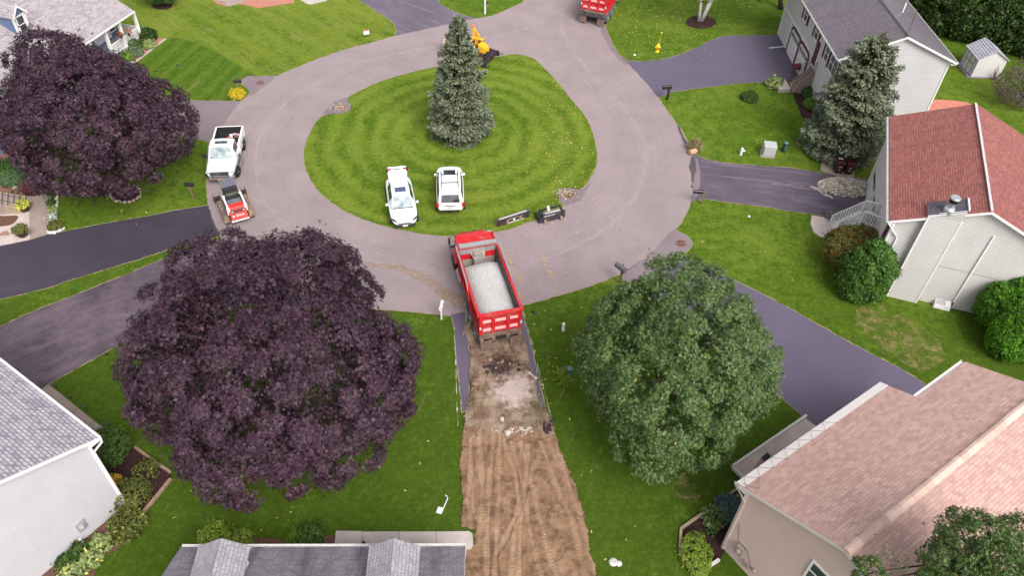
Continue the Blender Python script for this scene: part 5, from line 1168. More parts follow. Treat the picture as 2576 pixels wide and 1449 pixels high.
def ring(y,w,zb,zm,zt,cr=.04,wt=.80,nb=.9):
    return [(-w*nb,y,zb),(-w,y,zm),(-w*.985,y,zt-.10),(-w*wt,y,zt),(0,y,zt+cr),(w*wt,y,zt),(w*.985,y,zt-.10),(w,y,zm),(w*nb,y,zb)]
def car(t,L_,w,body,cab,glass):
    m=MB();m.loft([ring(*b) for b in body]);bd=m.build('body',m_cw,t,smooth=True,sub=2)
    m=MB();m.loft([[(-a*1.0,y,z0),(-b,y2,z1),(0,y2,z1+.035),(b,y2,z1),(a,y,z0)] for y,a,z0,y2,b,z1 in cab]);return bd
def quadpart(name,mat,par,pts,th=None):
    m=MB();m.poly(pts)
    return m.build(name,mat,par)
def greenhouse(t,st,roofz,glassL,mat=m_cw):
    """st: list of (y, half width at belt, belt z, half width at roof, roof z). first and last are the windscreen/rear-glass feet (roof z == belt z)"""
    m=MB();m.loft([[(-a,y,zb),(-b,y,zt-.03 if zt-zb>.1 else zt),(-b*.86,y,zt),(0,y,zt+(.03 if zt-zb>.1 else 0)),(b*.86,y,zt),(b,y,zt-.03 if zt-zb>.1 else zt),(a,y,zb)] for y,a,zb,b,zt in st]);c=m.build('cabin',mat,t,smooth=True,sharp=28);return c
def sideglass(t,par,st,mat,gaps,off=.012):
    for s in (-1,1):
        for (ya,yb) in gaps:
            def at(y,f):
                for i in range(len(st)-1):
                    a,b=st[i],st[i+1]
                    if min(a[0],b[0])<=y<=max(a[0],b[0]):
                        k=(y-a[0])/(b[0]-a[0]);aw=a[1]+(b[1]-a[1])*k;zb=a[2]+(b[2]-a[2])*k;bw=a[3]+(b[3]-a[3])*k;zt=a[4]+(b[4]-a[4])*k-.03
                        return V((s*(aw+(bw-aw)*f+off),y,zb+(zt-zb)*f))
            n=4;m=MB()
            for i in range(n):
                y0=ya+(yb-ya)*i/n;y1=ya+(yb-ya)*(i+1)/n;m.quad(at(y0,.1),at(y1,.1),at(y1,.86),at(y0,.86))
            m.build('side_window',mat,par)
def strokes(mb,segs,T,w=.03):
    for a,b in segs:mb.beam(T@V((*a,0)),T@V((*b,0)),w,.004)
# --- SUV, seen from behind
r_,f_=W(1134,537,.35),W(1130,417,.85);t=thing('suv','white SUV seen from behind with roof rails, parked on the island lawn','car',((r_.x+f_.x)/2,(r_.y+f_.y)/2,.034),aim(r_,f_));suv=t
body=[(-2.28,.70,.42,.55,.78),(-2.22,.90,.36,.62,1.02),(-1.2,.96,.32,.72,1.08),(.6,.96,.32,.72,1.05),(1.2,.95,.32,.70,1.02),(2.0,.90,.34,.66,.98),(2.28,.70,.42,.6,.84)]
car(t,4.6,.96,[(y,w_,zb,zm,zt) for y,w_,zb,zm,zt in body],[(0,0,0,0,0,0)],None)
st=[(-2.2,.84,1.0,.78,1.08),(-1.85,.86,1.02,.70,1.76),(-.6,.88,1.04,.72,1.80),(.5,.88,1.04,.70,1.77),(1.25,.86,1.02,.80,1.05)]
c=greenhouse(t,st,1.8,None)
sideglass(t,c,st,m_cg,[(-1.7,-1.0),(-.9,-.1),(0,.62)])
m=MB();m.quad((-.62,-2.21,1.14),(.62,-2.21,1.14),(.56,-1.97,1.60),(-.56,-1.97,1.60));m.build('rear_window',m_cg,c)
m=MB();m.quad((.72,1.20,1.10),(-.72,1.20,1.10),(-.60,.58,1.73),(.60,.58,1.73));m.build('windscreen',m_cg,c)
m=MB();m.box(-.40,.40,.05,.5,1.795,1.815);m.build('sunroof',m_cg,c)
for s in (-1,1):
    m=MB();m.tube([(s*.56,-1.5,1.78),(s*.56,-1.4,1.86),(s*.56,.3,1.86),(s*.56,.42,1.78)],.022,6);m.build('roof_rail',m_blk,t)
    m=MB();m.box(s*.97-.09,s*.97+.09,.85,.98,1.06,1.2);m.beam((s*.86,.95,1.08),(s*1.0,.92,1.1),.06);m.build('wing_mirror',m_cw if s else m_blk,t,bevel=.02)
    m=MB();m.box(min(s*.76,s*.93),max(s*.76,s*.93),-2.25,-2.1,.80,1.08);m.build('tail_light',m_tl,t,bevel=.02)
    wheel(t,s*.86,-1.4,.37,.24);wheel(t,s*.86,1.42,.37,.24)
for y in (-1.05,-.35,.35):
    pass
for y in (-.95,-.05):
    m=MB();m.beam((-.55,y,1.85),(.55,y,1.85),.05,.03);m.build('cross_bar',m_blk,t)
m=MB();m.box(-.62,.62,-2.34,-2.24,.48,.56);m.build('bumper_step',m_blk,t)
m=MB();m.box(-.38,.38,-2.315,-2.26,.93,.965);m.build('tailgate_trim',m_blk,t)
m=MB();m.box(-.17,.17,-2.33,-2.27,.76,.87);m.build('number_plate',m_plate,t)
m=MB();m.box(-.88,.88,1.16,1.20,1.025,1.06);m.build('wiper_cowl',m_blk,t)
# --- saloon with raised boot lid
r_,f_=W(1000,447,.8),W(1020,571,.3);t=thing('sedan','white sedan with its boot lid raised, facing the viewer on the island lawn','car',((r_.x+f_.x)/2,(r_.y+f_.y)/2,.034),aim(r_,f_))
body=[(-2.38,.66,.40,.55,.80),(-2.25,.86,.34,.62,.95),(-1.3,.92,.28,.66,.98),(.6,.92,.28,.66,.96),(1.1,.92,.28,.66,.93),(2.0,.87,.28,.58,.78),(2.40,.62,.32,.5,.64)]
car(t,4.8,.92,body,[(0,)*6],None)
st=[(-1.75,.70,.96,.66,.99),(-1.0,.80,.96,.56,1.42),(-.3,.82,.97,.58,1.48),(.35,.82,.96,.57,1.45),(1.25,.78,.93,.70,.95)]
c=greenhouse(t,st,1.5,None);sideglass(t,c,st,m_cg,[(-1.2,-.5),(-.42,.45)])
m=MB();m.quad((.66,1.22,.99),(-.66,1.22,.99),(-.52,.45,1.435),(.52,.45,1.435));m.build('windscreen',m_ws,c)
m=MB();m.quad((-.6,-1.68,1.02),(.6,-1.68,1.02),(.5,-1.05,1.40),(-.5,-1.05,1.40));m.build('rear_window',plain('grey_rear_glass',(.16,.15,.16),.2),c)
m=MB();m.box(-.36,.36,-.32,.18,1.503,1.515);m.build('sunroof',plain('blue_sunroof',(.06,.08,.16),.1,0,.9),c)
m=MB();m.loft([[(-.62,-1.78,.98),(-.60,-1.74,1.04),(.60,-1.74,1.04),(.62,-1.78,.98)],[(-.66,-2.0,1.30),(-.64,-1.94,1.34),(.64,-1.94,1.34),(.66,-2.0,1.30)],[(-.68,-2.02,1.55),(-.66,-1.95,1.57),(.66,-1.95,1.57),(.68,-2.02,1.55)],[(-.60,-2.35,1.72),(-.60,-2.32,1.76),(.60,-2.32,1.76),(.60,-2.35,1.72)]]);lid=m.build('boot_lid',m_cw,t,smooth=True,sharp=40)
for s in (-1,1):
    m=MB();m.box(min(s*.40,s*.64),max(s*.40,s*.64),-2.2,-2.06,1.665,1.735);m.build('tail_light',m_tl,lid,bevel=.02)
    m=MB();m.box(min(s*.60,s*.74),max(s*.60,s*.74),-2.25,-1.98,1.55,1.66);m.build('lid_corner',m_blk,lid)
    m=MB();m.quad((s*.46,2.31,.56),(s*.80,2.05,.66),(s*.84,1.88,.76),(s*.52,2.16,.68));m.v=[(x,y+.035,z+.035) for x,y,z in m.v];m.build('headlight',m_blk,t)
    m=MB();m.box(s*1.0-.09,s*1.0+.09,.78,.9,.98,1.12);m.beam((s*.84,.86,.98),(s*1.0,.84,1.02),.05);m.build('wing_mirror',m_cw,t,bevel=.02)
    m=MB();m.box(min(s*.45,s*.70),max(s*.45,s*.70),2.22,2.34,.30,.36);m.build('fog_lamp_slot',m_blk,t)
    wheel(t,s*.84,-1.42,.33,.22);wheel(t,s*.84,1.45,.33,.22)
m=MB();m.box(-.20,.20,-2.16,-2.02,1.68,1.755);m.build('number_plate',plain('grey_plate',(.3,.3,.31),.5),lid)
m=MB()
for z in (.50,.56,.62):m.box(-.40,.40,2.37,2.42,z,z+.02)
m.beam((-.40,2.4,.5),(-.46,2.37,.57),.02);m.beam((.40,2.4,.5),(.46,2.37,.57),.02);m.build('grille',plain('grille_grey',(.30,.30,.31),.3,.6),t)
m=MB();m.box(-.17,.17,2.40,2.44,.36,.47);m.build('number_plate',m_plate,t);m=MB();m.box(-.42,.42,2.36,2.405,.33,.40);m.build('air_intake',m_blk,t)
m=MB();m.box(-.68,.68,1.20,1.26,.955,.985);m.build('wiper_cowl',m_blk,t)
# --- pickup
r_,f_=W(577,316,1.35),W(556,449,.5);t=thing('pickup_truck','white pickup with tools and debris in its open bed at the left kerb','truck',((r_.x+f_.x)/2,(r_.y+f_.y)/2,.022),aim(r_,f_))
body=[(-.15,.99,.55,.8,1.22),(-.1,1.0,.5,.8,1.25),(.9,1.0,.5,.8,1.25),(1.3,.99,.5,.8,1.24),(2.2,.97,.52,.8,1.16),(2.55,.90,.55,.75,1.10),(2.68,.78,.6,.75,.98)]
car(t,5.4,1.,body,[(0,)*6],None)
st=[(-.18,.90,1.2,.78,1.86),(0,.92,1.22,.80,1.90),(.75,.92,1.22,.78,1.90),(1.42,.90,1.2,.86,1.24)]
c=greenhouse(t,st,1.9,None);sideglass(t,c,st,m_cg,[(-.05,.80)])
m=MB();m.quad((.80,1.40,1.27),(-.80,1.40,1.27),(-.70,.82,1.86),(.70,.82,1.86));m.build('windscreen',m_ws,c)
m=MB();m.quad((-.5,.96,1.44),(-.45,1.2,1.40),(-.1,1.1,1.5),(-.15,.95,1.72),(-.45,.9,1.76));m.v=[(x,y+.12,z+.08) for x,y,z in m.v]
m=MB();m.box(-.42,.42,.22,.52,1.925,1.94);m.build('roof_hatch',m_cg,c)
m=MB()
for x in (-.62,-.3,0,.3,.62):m.lathe([(.04,1.90),(.045,1.94),(.02,1.955)],(x,.68,0),8)
m.build('roof_marker',m_hl,c)
m=MB()
for s in (-1,1):
    m.box(min(s*.86,s*1.0),max(s*.86,s*1.0),-2.65,-.2,.6,1.3)
m.box(-.86,.86,-2.68,-2.58,.65,1.3);bed=m.build('bed_side',m_cw,t,bevel=.03)
m=MB();m.box(-.86,.86,-2.6,-.2,.66,.72);m.quad((-.855,-2.57,.72),(-.855,-.2,.72),(-.855,-.2,1.29),(-.855,-2.57,1.29));m.quad((.855,-2.57,.72),(.855,-.2,.72),(.855,-.2,1.29),(.855,-2.57,1.29));m.quad((-.855,-2.57,.72),(.855,-2.57,.72),(.855,-2.57,1.29),(-.855,-2.57,1.29));m.quad((-.855,-.19,.72),(.855,-.19,.72),(.855,-.19,1.29),(-.855,-.19,1.29));m.build('bed_liner',m_blk,bed)
rs=random.Random(9)
for nm,lb,mt,k in (('orange_tool','orange tools lying in the pickup bed',plain('orange_paint',(.65,.12,.04),.5),5),('white_bucket','white containers among the tools in the pickup bed',plain('pale_plastic',(.6,.6,.62),.5),3),('scrap_bar','dark bars and scrap in the pickup bed',m_blk,6)):
    for i in range(k):
        m=MB();x=rs.uniform(-.6,.6);y=rs.uniform(-2.1,-1.2);z=.86+rs.uniform(0,.3)
        p=loc2w(t,x,y,z)
        if nm=='white_bucket':m.lathe([(.10,0),(.13,.26),(.11,.26),(.09,.03)],(0,0,0),10);o=m.build(nm,mt);o.rotation_euler=(rs.uniform(-1,1),rs.uniform(.5,1.4),rs.random()*6)
        elif nm=='orange_tool':m.tube([(-.22,0,0),(-.05,0,.05),(.2,.05,0)],.045,7);m.box(-.12,.08,-.09,.09,-.05,.09);o=m.build(nm,mt,bevel=.02);o.rotation_euler=(rs.uniform(-.4,.4),0,rs.random()*6)
        else:m.beam((-.45,0,0),(.45,0,0),.05);m.beam((-.4,.0,0),(-.4,.18,0),.04);o=m.build(nm,mt);o.rotation_euler=(0,rs.uniform(-.2,.2),rs.uniform(-.5,.5)+t.rotation_euler.z)
        o.location=p;tag(o,lb,'tool' if nm!='white_bucket' else 'container',lb)
for s in (-1,1):
    m=MB();m.box(s*1.2-.14,s*1.2+.12,.98,1.1,1.18,1.42);m.beam((s*.93,1.05,1.22),(s*1.15,1.05,1.28),.07);m.build('wing_mirror',m_chr if s<0 else m_blk,t,bevel=.02)
    m=MB();m.tube([(s*1.06,-.1,.42),(s*1.06,1.35,.42)],.06,8);m.build('side_step',m_chr,t)
    m=MB();m.box(min(s*.62,s*.90),max(s*.62,s*.90),2.48,2.66,.92,1.07);m.build('headlight',m_hl,t,bevel=.02)
    wheel(t,s*.90,-1.55,.40,.28);wheel(t,s*.92,1.75,.40,.28,turn=-.25)
    m=MB();m.box(min(s*.96,s*1.03),max(s*.96,s*1.03),-2.0,-1.1,.72,.82);m.build('wheel_arch',m_blk,t,bevel=.02)
m=MB();m.box(-.58,.58,2.62,2.72,.78,1.06);g_=m.build('grille',m_blk,t,bevel=.02)
m=MB();m.box(-.60,.60,2.70,2.75,1.03,1.08);m.box(-.60,.60,2.70,2.75,.76,.81);m.box(-.52,-.08,2.71,2.75,.9,.94);m.box(.08,.52,2.71,2.75,.9,.94);m.box(-.62,-.55,2.68,2.74,.76,1.08);m.box(.55,.62,2.68,2.74,.76,1.08);m.box(-.06,.06,2.71,2.76,.86,.98);m.build('grille_frame',m_chr,g_)
m=MB();m.loft([[(-.95,2.55,.5),(-.95,2.62,.66),(-.95,2.50,.68)],[(-.7,2.78,.48),(-.7,2.84,.66),(-.7,2.70,.68)],[(.7,2.78,.48),(.7,2.84,.66),(.7,2.70,.68)],[(.95,2.55,.5),(.95,2.62,.66),(.95,2.50,.68)]]);m.build('front_bumper',m_chr,t)
m=MB();m.box(-.17,.17,2.80,2.84,.42,.54);m.build('number_plate',m_org,t)
# --- skid steer
m_red=plain('signal_red',(.66,.035,.025),.4,0,.4,.08,3);m_wp2=plain('machine_white',(.66,.64,.64),.5,0,.4,.06,4)
m_tan=dirty('dusty_rubber',(.16,.115,.085),(.30,.215,.15),.9,.9,4);m_cabt=dirty('dusty_blue_grey',(.13,.13,.17),(.22,.21,.24),.6,.5,3)
r_,f_=W(571,553,.4),W(552,507,.4);rz=aim(r_,f_);ctr=(W(571,553,.4)+W(552,507,.4)+W(634,542,.4)+W(612,487,.4))/4
t=thing('skid_steer','white and red compact track loader with black cab parked in front of the pickup','loader',(ctr.x,ctr.y,.022),rz)
for s in (-1,1):
    x0,x1=(.62,.98) if s>0 else (-.98,-.62);m=MB();pr=[(-1.25,.30),(-1.05,.60),(.75,.62),(1.05,.42),(.95,.12),(.6,.0),(-.8,.0),(-1.15,.12)]
    m.loft([[(x,y,z) for y,z in pr] for x in (x0,x1)]);tr=m.build('track',m_tan,t,bevel=.03)
    m=MB()
    for k in range(15):
        y=-1.05+k*.13;m.box(x0+.01,x1-.01,y,y+.05,.60,.64)
    m.build('track_lug',m_tan,tr)
    m=MB();m.beam((s*.56,-1.05,1.30),(s*.56,.25,1.32),.13,.16);m.beam((s*.56,.2,1.33),(s*.60,1.25,.75),.12,.15);m.beam((s*.60,1.25,.78),(s*.60,1.45,.25),.11,.14);m.tube([(s*.56,-.1,1.3),(s*.56,.7,.75)],.035,6);m.beam((s*.56,-1.1,1.3),(s*.56,-1.05,.75),.14,.2);m.build('lift_arm',m_wp2,t,bevel=.02)
m=MB();m.box(-.56,.56,-1.15,.9,.22,1.02);m.build('chassis',m_blk,t,bevel=.03)
m=MB();m.beam((-.6,.12,1.36),(.6,.12,1.36),.10);m.beam((-.6,.12,1.36),(.6,.12,1.36),.12);m.build('cross_tube',m_wp2,t,bevel=.02)
m=MB();m.loft([[(-.46,.0,1.05),(.46,.0,1.05),(.46,.95,.55),(-.46,.95,.55)],[(-.43,.0,2.0),(.43,.0,2.0),(.43,1.0,2.0),(-.43,1.0,2.0)]]);cb=m.build('cab',m_blk,t,bevel=.03)
m=MB();m.box(-.47,.47,.18,1.12,1.99,2.06);m.box(-.36,.36,.72,1.0,2.06,2.09);m.build('cab_roof',m_cabt,cb,bevel=.02)
m=MB();m.quad((-.38,-.015,1.42),(.38,-.015,1.42),(.38,.02,1.9),(-.38,.02,1.9));m.build('rear_window',glassmat('green_glass',(.05,.07,.05)),cb)
m=MB();m.box(-.44,.44,-.55,-.02,1.02,1.14);m.build('engine_cover',m_dk if False else m_cabt,t,bevel=.02)
m=MB();m.loft([[(-.55,-1.16,.45),(.55,-1.16,.45),(.55,-1.45,.45),(-.55,-1.45,.45)],[(-.55,-.60,1.22),(.55,-.60,1.22),(.52,-1.02,1.20),(-.52,-1.02,1.20)]]);rd=m.build('tailgate',m_red,t,bevel=.03)
# rear hood faces backward and up: lay the lettering and lamps on that plane
a=V((0,-1.45,.45));b=V((0,-1.02,1.20));up=(b-a).normalized();nr=V((0,-1,0)).cross(V((1,0,0)));nrm=V((1,0,0)).cross(up)
Mx=Matrix((( 1,up.x,nrm.x,0),(0,up.y,nrm.y,0),(0,up.z,nrm.z,0),(0,0,0,1)))
def onp(u,v,h=.02):return a+V((u,0,0))+up*v+nrm*h
m=MB();
for u0,u1,v0,v1 in ((-.44,.44,.48,.70),):m.quad(onp(u0,v0,.012),onp(u1,v0,.012),onp(u1,v1,.012),onp(u0,v1,.012))
m.build('grille',m_blk,rd)
m=MB();m.beam(onp(-.3,.60,.02),onp(.3,.60,.02),.03,.01);m.build('grille_bar',m_red,rd)
for s in (-1,1):
    m=MB();m.lathe([(.001,0),(.05,.0),(.04,.03),(.001,.035)],n=10,T=Matrix.Translation(onp(s*.36,.58,.012))@Mx);m.build('tail_light',m_hl,rd)
tt=text('lettering','Bobcat',.20,onp(.07,.30,.016),0,plain('pale_decal',(.72,.68,.68),.5),rd);tt.matrix_local=Matrix.Translation(onp(.08,.30,.016))@Mx@Matrix.Diagonal((.95,1,1,1))
m=MB();pts=[(-.07,.05),(-.03,.02),(.03,.02),(.07,.05),(.06,-.03),(.03,-.07),(0,-.09),(-.03,-.07),(-.06,-.03)];m.poly([onp(-.36+x,.30+y,.016) for x,y in pts]);m.build('emblem',plain('pale_decal',(.72,.68,.68)),rd)
m=MB();m.box(-.58,.58,-1.50,-1.40,.36,.46);m.build('rear_bumper',m_wp2,t,bevel=.02)
bk=MB();pr=[(1.35,.62),(1.38,.64),(1.60,.10),(2.05,.03),(2.05,.0),(1.52,.05)]
bk.loft([[(x,y,z) for y,z in pr] for x in (-1.08,1.08)])
for x in (-1.08,1.06):bk.box(x,x+.02,1.40,2.0,.02,.45)
bk.build('bucket',dirty('bucket_steel',(.085,.06,.055),(.17,.12,.09),.5,.7,4,0,.3),t)
# --- dump trucks
m_tr=dirty('truck_red',(.52,.012,.022),(.30,.17,.12),.3,.35,2.2,.3);m_trd=dirty('dusty_red',(.50,.02,.03),(.26,.19,.15),.95,.6,3)
m_brn=dirty('muddy_steel',(.16,.10,.08),(.27,.20,.155),.8,.8,3)
m_ls=plain('brushed_bedside_steel',(.42,.40,.40),.45,.5);m_rub=plain('dusty_rubber_black',(.05,.045,.045),.9)
def dump_truck(label,loc,rz,load=True,bumper=False):
    t=thing('dump_truck',label,'truck',loc,rz);w=1.2;Lb=5.4;zb,zt=1.2,2.7
    m=MB();m.box(-.42,.42,-.2,8.2,.75,1.05);m.build('frame',m_blk,t)
    # bed: floor, outward-leaning walls with ribs
    m=MB()
    for s in (-1,1):
        m.add([(s*(w-.10),0,zb),(s*(w-.10),Lb,zb),(s*w,Lb,zt),(s*w,0,zt),(s*(w-.16),0,zb),(s*(w-.16),Lb,zb),(s*(w-.07),Lb,zt),(s*(w-.07),0,zt)],[(0,1,2,3),(7,6,5,4),(3,2,6,7),(0,3,7,4),(1,5,6,2)])
        for k in range(8):
            y=.15+k*.72;m.beam((s*(w-.06),y,zb+.05),(s*(w+.03),y,zt-.1),.11,.07,(0,1,0))
        m.beam((s*(w+.01),0,zt-.04),(s*(w+.01),Lb,zt-.04),.13,.12);m.beam((s*(w-.04),0,zb+.05),(s*(w-.04),Lb,zb+.05),.16,.16)
    m.box(-w+.1,w-.1,0,Lb,zb-.02,zb+.05);bd=m.build('bed',m_tr,t)
    m=MB()
    for s in (-1,1):m.quad((s*(w-.17),.02,zb+.05),(s*(w-.17),Lb,zb+.05),(s*(w-.085),Lb,zt-.02),(s*(w-.085),.02,zt-.02))
    m.build('bed_lining',m_brn if not load else plain('dark_lining',(.10,.085,.08),.8),bd)
    m=MB();m.box(-w+.05,w-.05,Lb-.02,Lb+.06,zb,zt+.12);m.build('headboard',m_tr,bd)
    m=MB();m.box(-w+.12,w-.12,Lb-.05,Lb-.03,zb,zt-.75);m.box(-.28,.28,Lb-.42,Lb-.03,zb,zt-.12);m.build('hoist_cover',plain('dusty_hoist',(.27,.24,.21),.8),bd)
    m=MB();m.poly([(-w+.1,Lb-.035,zt-.3),(-.45,Lb-.035,zt-.3),(-.36,Lb-.43,zt-.30),(-.33,Lb-.46,zt-.45),(.33,Lb-.46,zt-.45),(.36,Lb-.43,zt-.30),(.45,Lb-.035,zt-.3),(w-.1,Lb-.035,zt-.3),(w-.1,Lb-.03,zt+.05),(-w+.1,Lb-.03,zt+.05)]);m.build('dust_coat',m_ls,bd)
    # cab guard
    m=MB();m.box(-w+.04,w-.04,Lb+.06,Lb+.95,zt+.08,zt+.14);m.box(-w+.04,w-.04,Lb+.88,Lb+.98,zt+.0,zt+.30);m.box(-w+.02,-w+.10,Lb,Lb+.98,zt,zt+.30);m.box(w-.10,w-.02,Lb,Lb+.98,zt,zt+.30);m.beam((0,Lb+.1,zt+.16),(0,Lb+.9,zt+.16),.05);m.build('cab_guard',m_tr,t)
    m=MB();m.box(-w+.08,w-.02,Lb-.10,Lb+.16,zt+.20,zt+.40);m.build('tarp_housing',m_ls,t,bevel=.02)
    for s in (-1,1):
        m=MB();m.tube([(s*(w+.08),Lb+.02,zt+.36),(s*(w+.10),Lb-1.2,zt+.26),(s*(w+.10),2.4,zt+.08)],.045,6);m.build('tarp_arm',m_ls,t)
    m=MB();s=-1;m.beam((s*(w+.10),2.5,zt+.05),(s*(w+.10),1.7,zt-.6),.06);m.beam((s*(w+.12),2.5,zt-.5),(s*(w+.10),1.6,zt-.5),.05);m.beam((s*(w+.12),2.5,zt+.0),(s*(w+.12),2.5,zt-.5),.05);m.build('tarp_bracket',m_tr,t)
    # tailgate
    y=-.06;g_=MB();g_.box(-w,w,y-.02,y+.05,zb-.1,zt);tg=g_.build('tailgate',m_tr,t)
    g_=MB()
    for x in (-w+.09,-.42,.42,w-.09):g_.box(x-.10,x+.10,y-.13,y-.02,zb-.25,zt)
    g_.box(-w,w,y-.16,y+.07,zt-.03,zt+.13);g_.box(-w+.02,w-.02,y-.10,y-.02,zt-.62,zt-.50);g_.box(-w+.02,w-.02,y-.12,y-.02,zb+.22,zb+.34);g_.build('tailgate_rib',m_tr,tg,bevel=.012)
    for xa,xb in ((-w+.2,-.53),(-.31,.31),(.53,w-.2)):
        for za in (zt-.50,zb+.34):g_=MB();g_.add([(xa,y-.10,za),(xb,y-.10,za),(xb,y-.02,za+.14),(xa,y-.02,za+.14)],[(0,1,2,3)]);g_.build('tailgate_highlight_strip',plain('pink_highlight_ledge',(.66,.30,.29),.7),tg)  # pink colour paints the highlight of the tailgate panels onto sloped strips
    g_=MB();g_.box(-w+.02,w-.02,y-.14,y+.05,zb-.28,zb+.12)
    for x in (-.8,0,.8):g_.box(x-.25,x+.25,y-.19,y-.13,zb-.05,zb+.10)
    for x in (-w+.1,-.42,.42,w-.1):g_.box(x-.11,x+.11,y-.24,y-.1,zb-.38,zb-.16)
    g_.build('tailgate_sill',m_brn,tg,bevel=.012)
    for s in (-1,1):
        g_=MB();g_.box(s*w-.12,s*w+.10,y-.08,y+.14,zt-.02,zt+.2);g_.build('hinge',m_tr,tg,bevel=.02)
        g_=MB();g_.box(s*(w-.04)-.05,s*(w-.04)+.05,y-.16,y-.12,zt-.95,zt-.75);g_.build('marker_lamp',m_hl,tg)
        g_=MB();g_.box(min(s*.55,s*1.18),max(s*.55,s*1.18),-.34,-.30,.12,.88);g_.build('mudflap',m_brn,t)
        for yy in (.75,2.0):
            wheel(t,s*1.0,yy,.52,.56,plain('white_hub',(.62,.62,.64),.4,.3),plain('grey_tyre',(.10,.09,.095),.9),rr=.6)
        wheel(t,s*1.05,3.25,.46,.30,plain('white_hub',(.62,.62,.64)),plain('grey_tyre',(.10,.09,.095)),rr=.6)
        wheel(t,s*1.05,6.85,.52,.32,m_rim,m_tyre,turn=.0)
    if bumper:
        g_=MB();g_.box(-1.25,1.25,-.42,-.28,.82,1.0);g_.box(-1.2,1.2,-.28,.1,.95,1.12);g_.build('rear_beam',m_rub,t,bevel=.02)
    # cab and bonnet
    m=MB();m.loft([[(-1.0,5.85,1.0),(1.0,5.85,1.0),(.9,5.85,2.62),(-.9,5.85,2.62)],[(-1.02,6.6,1.0),(1.02,6.6,1.0),(.92,6.5,2.72),(-.92,6.5,2.72)],[(-1.0,7.3,1.0),(1.0,7.3,1.0),(.84,7.0,2.66),(-.84,7.0,2.66)],[(-.98,7.45,.95),(.98,7.45,.95),(.95,7.42,1.75),(-.95,7.42,1.75)]]);cb=m.build('cab',m_tr,t,bevel=.04)
    m=MB();m.quad((.84,7.40,1.85),(-.84,7.40,1.85),(-.78,7.09,2.55),(.78,7.09,2.55));m.v=[(x,y+.03,z+.02) for x,y,z in m.v];m.build('windscreen',m_cg,cb)
    for s in (-1,1):
        m=MB();m.quad((s*1.0,6.1,1.75),(s*1.0,7.1,1.75),(s*.925,6.95,2.45),(s*.925,6.1,2.45));m.v=[(x+s*.02,y,z) for x,y,z in m.v];m.build('side_window',m_cg,cb)
        m=MB();m.tube([(s*1.0,7.1,1.6),(s*1.35,7.15,1.7),(s*1.38,7.15,2.3),(s*1.0,7.1,2.45)],.03,6);m.box(s*1.36-.07,s*1.36+.07,7.1,7.2,1.75,2.3);m.build('wing_mirror',m_chr,t)
        m=MB();m.tube([(s*1.0,4.6,.8),(s*1.0,5.7,.8)],.30,14);m.build('fuel_tank',m_ls,t,smooth=True,sharp=40)
        m=MB();m.loft([[(s*.72,y,z),(s*1.22,y,z-.06),(s*1.22,y,z-.16),(s*.72,y,z-.10)] for y,z in ((6.25,1.0),(6.45,1.22),(6.85,1.32),(7.25,1.22),(7.5,1.0))]);m.build('fender',m_tr,t)
    m=MB();m.loft([[(-.95,7.4,.8),(.95,7.4,.8),(.92,7.4,1.72),(-.92,7.4,1.72)],[(-.85,8.2,.8),(.85,8.2,.8),(.78,8.15,1.5),(-.78,8.15,1.5)]]);m.build('bonnet',m_tr,t,bevel=.06)
    m=MB();m.box(-1.15,1.15,8.2,8.35,.45,.75);m.build('front_bumper',m_chr,t,bevel=.03)
    m=MB();m.tube([(-1.0,5.72,1.),(-1.0,5.72,2.95)],.07,8);m.build('exhaust',m_chr,t)
    return t
a=W(1207.7,796.7,2.7);b=W(1308.5,776.9,2.7);c=W(1149.3,633,2.7);d=W(1252,617,2.7);rr0=(a+b)/2;ff0=(c+d)/2
dt=dump_truck('red dump truck loaded with pale gravel, backed onto the excavated drive',(rr0.x,rr0.y,.03),aim(rr0,ff0))
# gravel load: own thing riding in the bed
nx,ny=34,70;vs=[];rs=np.random.RandomState(4);nz=rs.rand(nx+1,ny+1)
for j in range(ny+1):
    for i in range(nx+1):
        u=i/nx*2-1;v=j/ny;x=u*1.09;y=.03+v*4.85
        e=(1-abs(u)**3.2)*(1-max(0,(v-.78)/.22)**2.0)*(1-max(0,(.06-v)/.06)**2*.3)
        z=1.95+.50*e*(1-.15*u*u)+.05*math.sin(u*3+v*7)+(nz[i,j]-.5)*.03
        if v>.96:z-=.3
        vs.append((x,y,z))
fs=[(j*(nx+1)+i,j*(nx+1)+i+1,(j+1)*(nx+1)+i+1,(j+1)*(nx+1)+i) for j in range(ny) for i in range(nx)]
t_=NT('pale_gravel');p=t_.obj();vv=t_.n('TexVoronoi',i_Vector=p,i_Scale=16.);k=t_.noise(p,1.2,5,.6);q=t_.noise(p,26,5,.8)
cc=t_.mix(t_.n('SeparateColor',i_Color=vv.outputs['Color']).outputs[0],(.40,.385,.38),(.50,.485,.48));cc=t_.mix(t_.math('MULTIPLY',t_.ramp(k,.45,.6),t_.ramp(q,.56,.70)),cc,(.22,.18,.165))
m_gr=t_.set(cc,.9,0,.2);t_.bump(vv.outputs['Distance'],.8,.03)
m=MB();m.add(vs,fs);ld=m.build('gravel_load',m_gr,None,smooth=True);ld.location=dt.location;ld.rotation_euler=dt.rotation_euler;tag(ld,'pale crushed stone heaped in the bed of the red dump truck','gravel')
# second truck, leaving at the top edge
q=W(1487,50);rz=aim(W(1517,52),W(1533,28))
dt2=dump_truck('red dump truck with black rear beam at the top edge of the road','x' and (0,0,.03),0,False,True)
p=W(1490,62);dt2.location=(p.x,p.y+.2,.03);dt2.rotation_euler=(0,0,R(70)-PI/2)
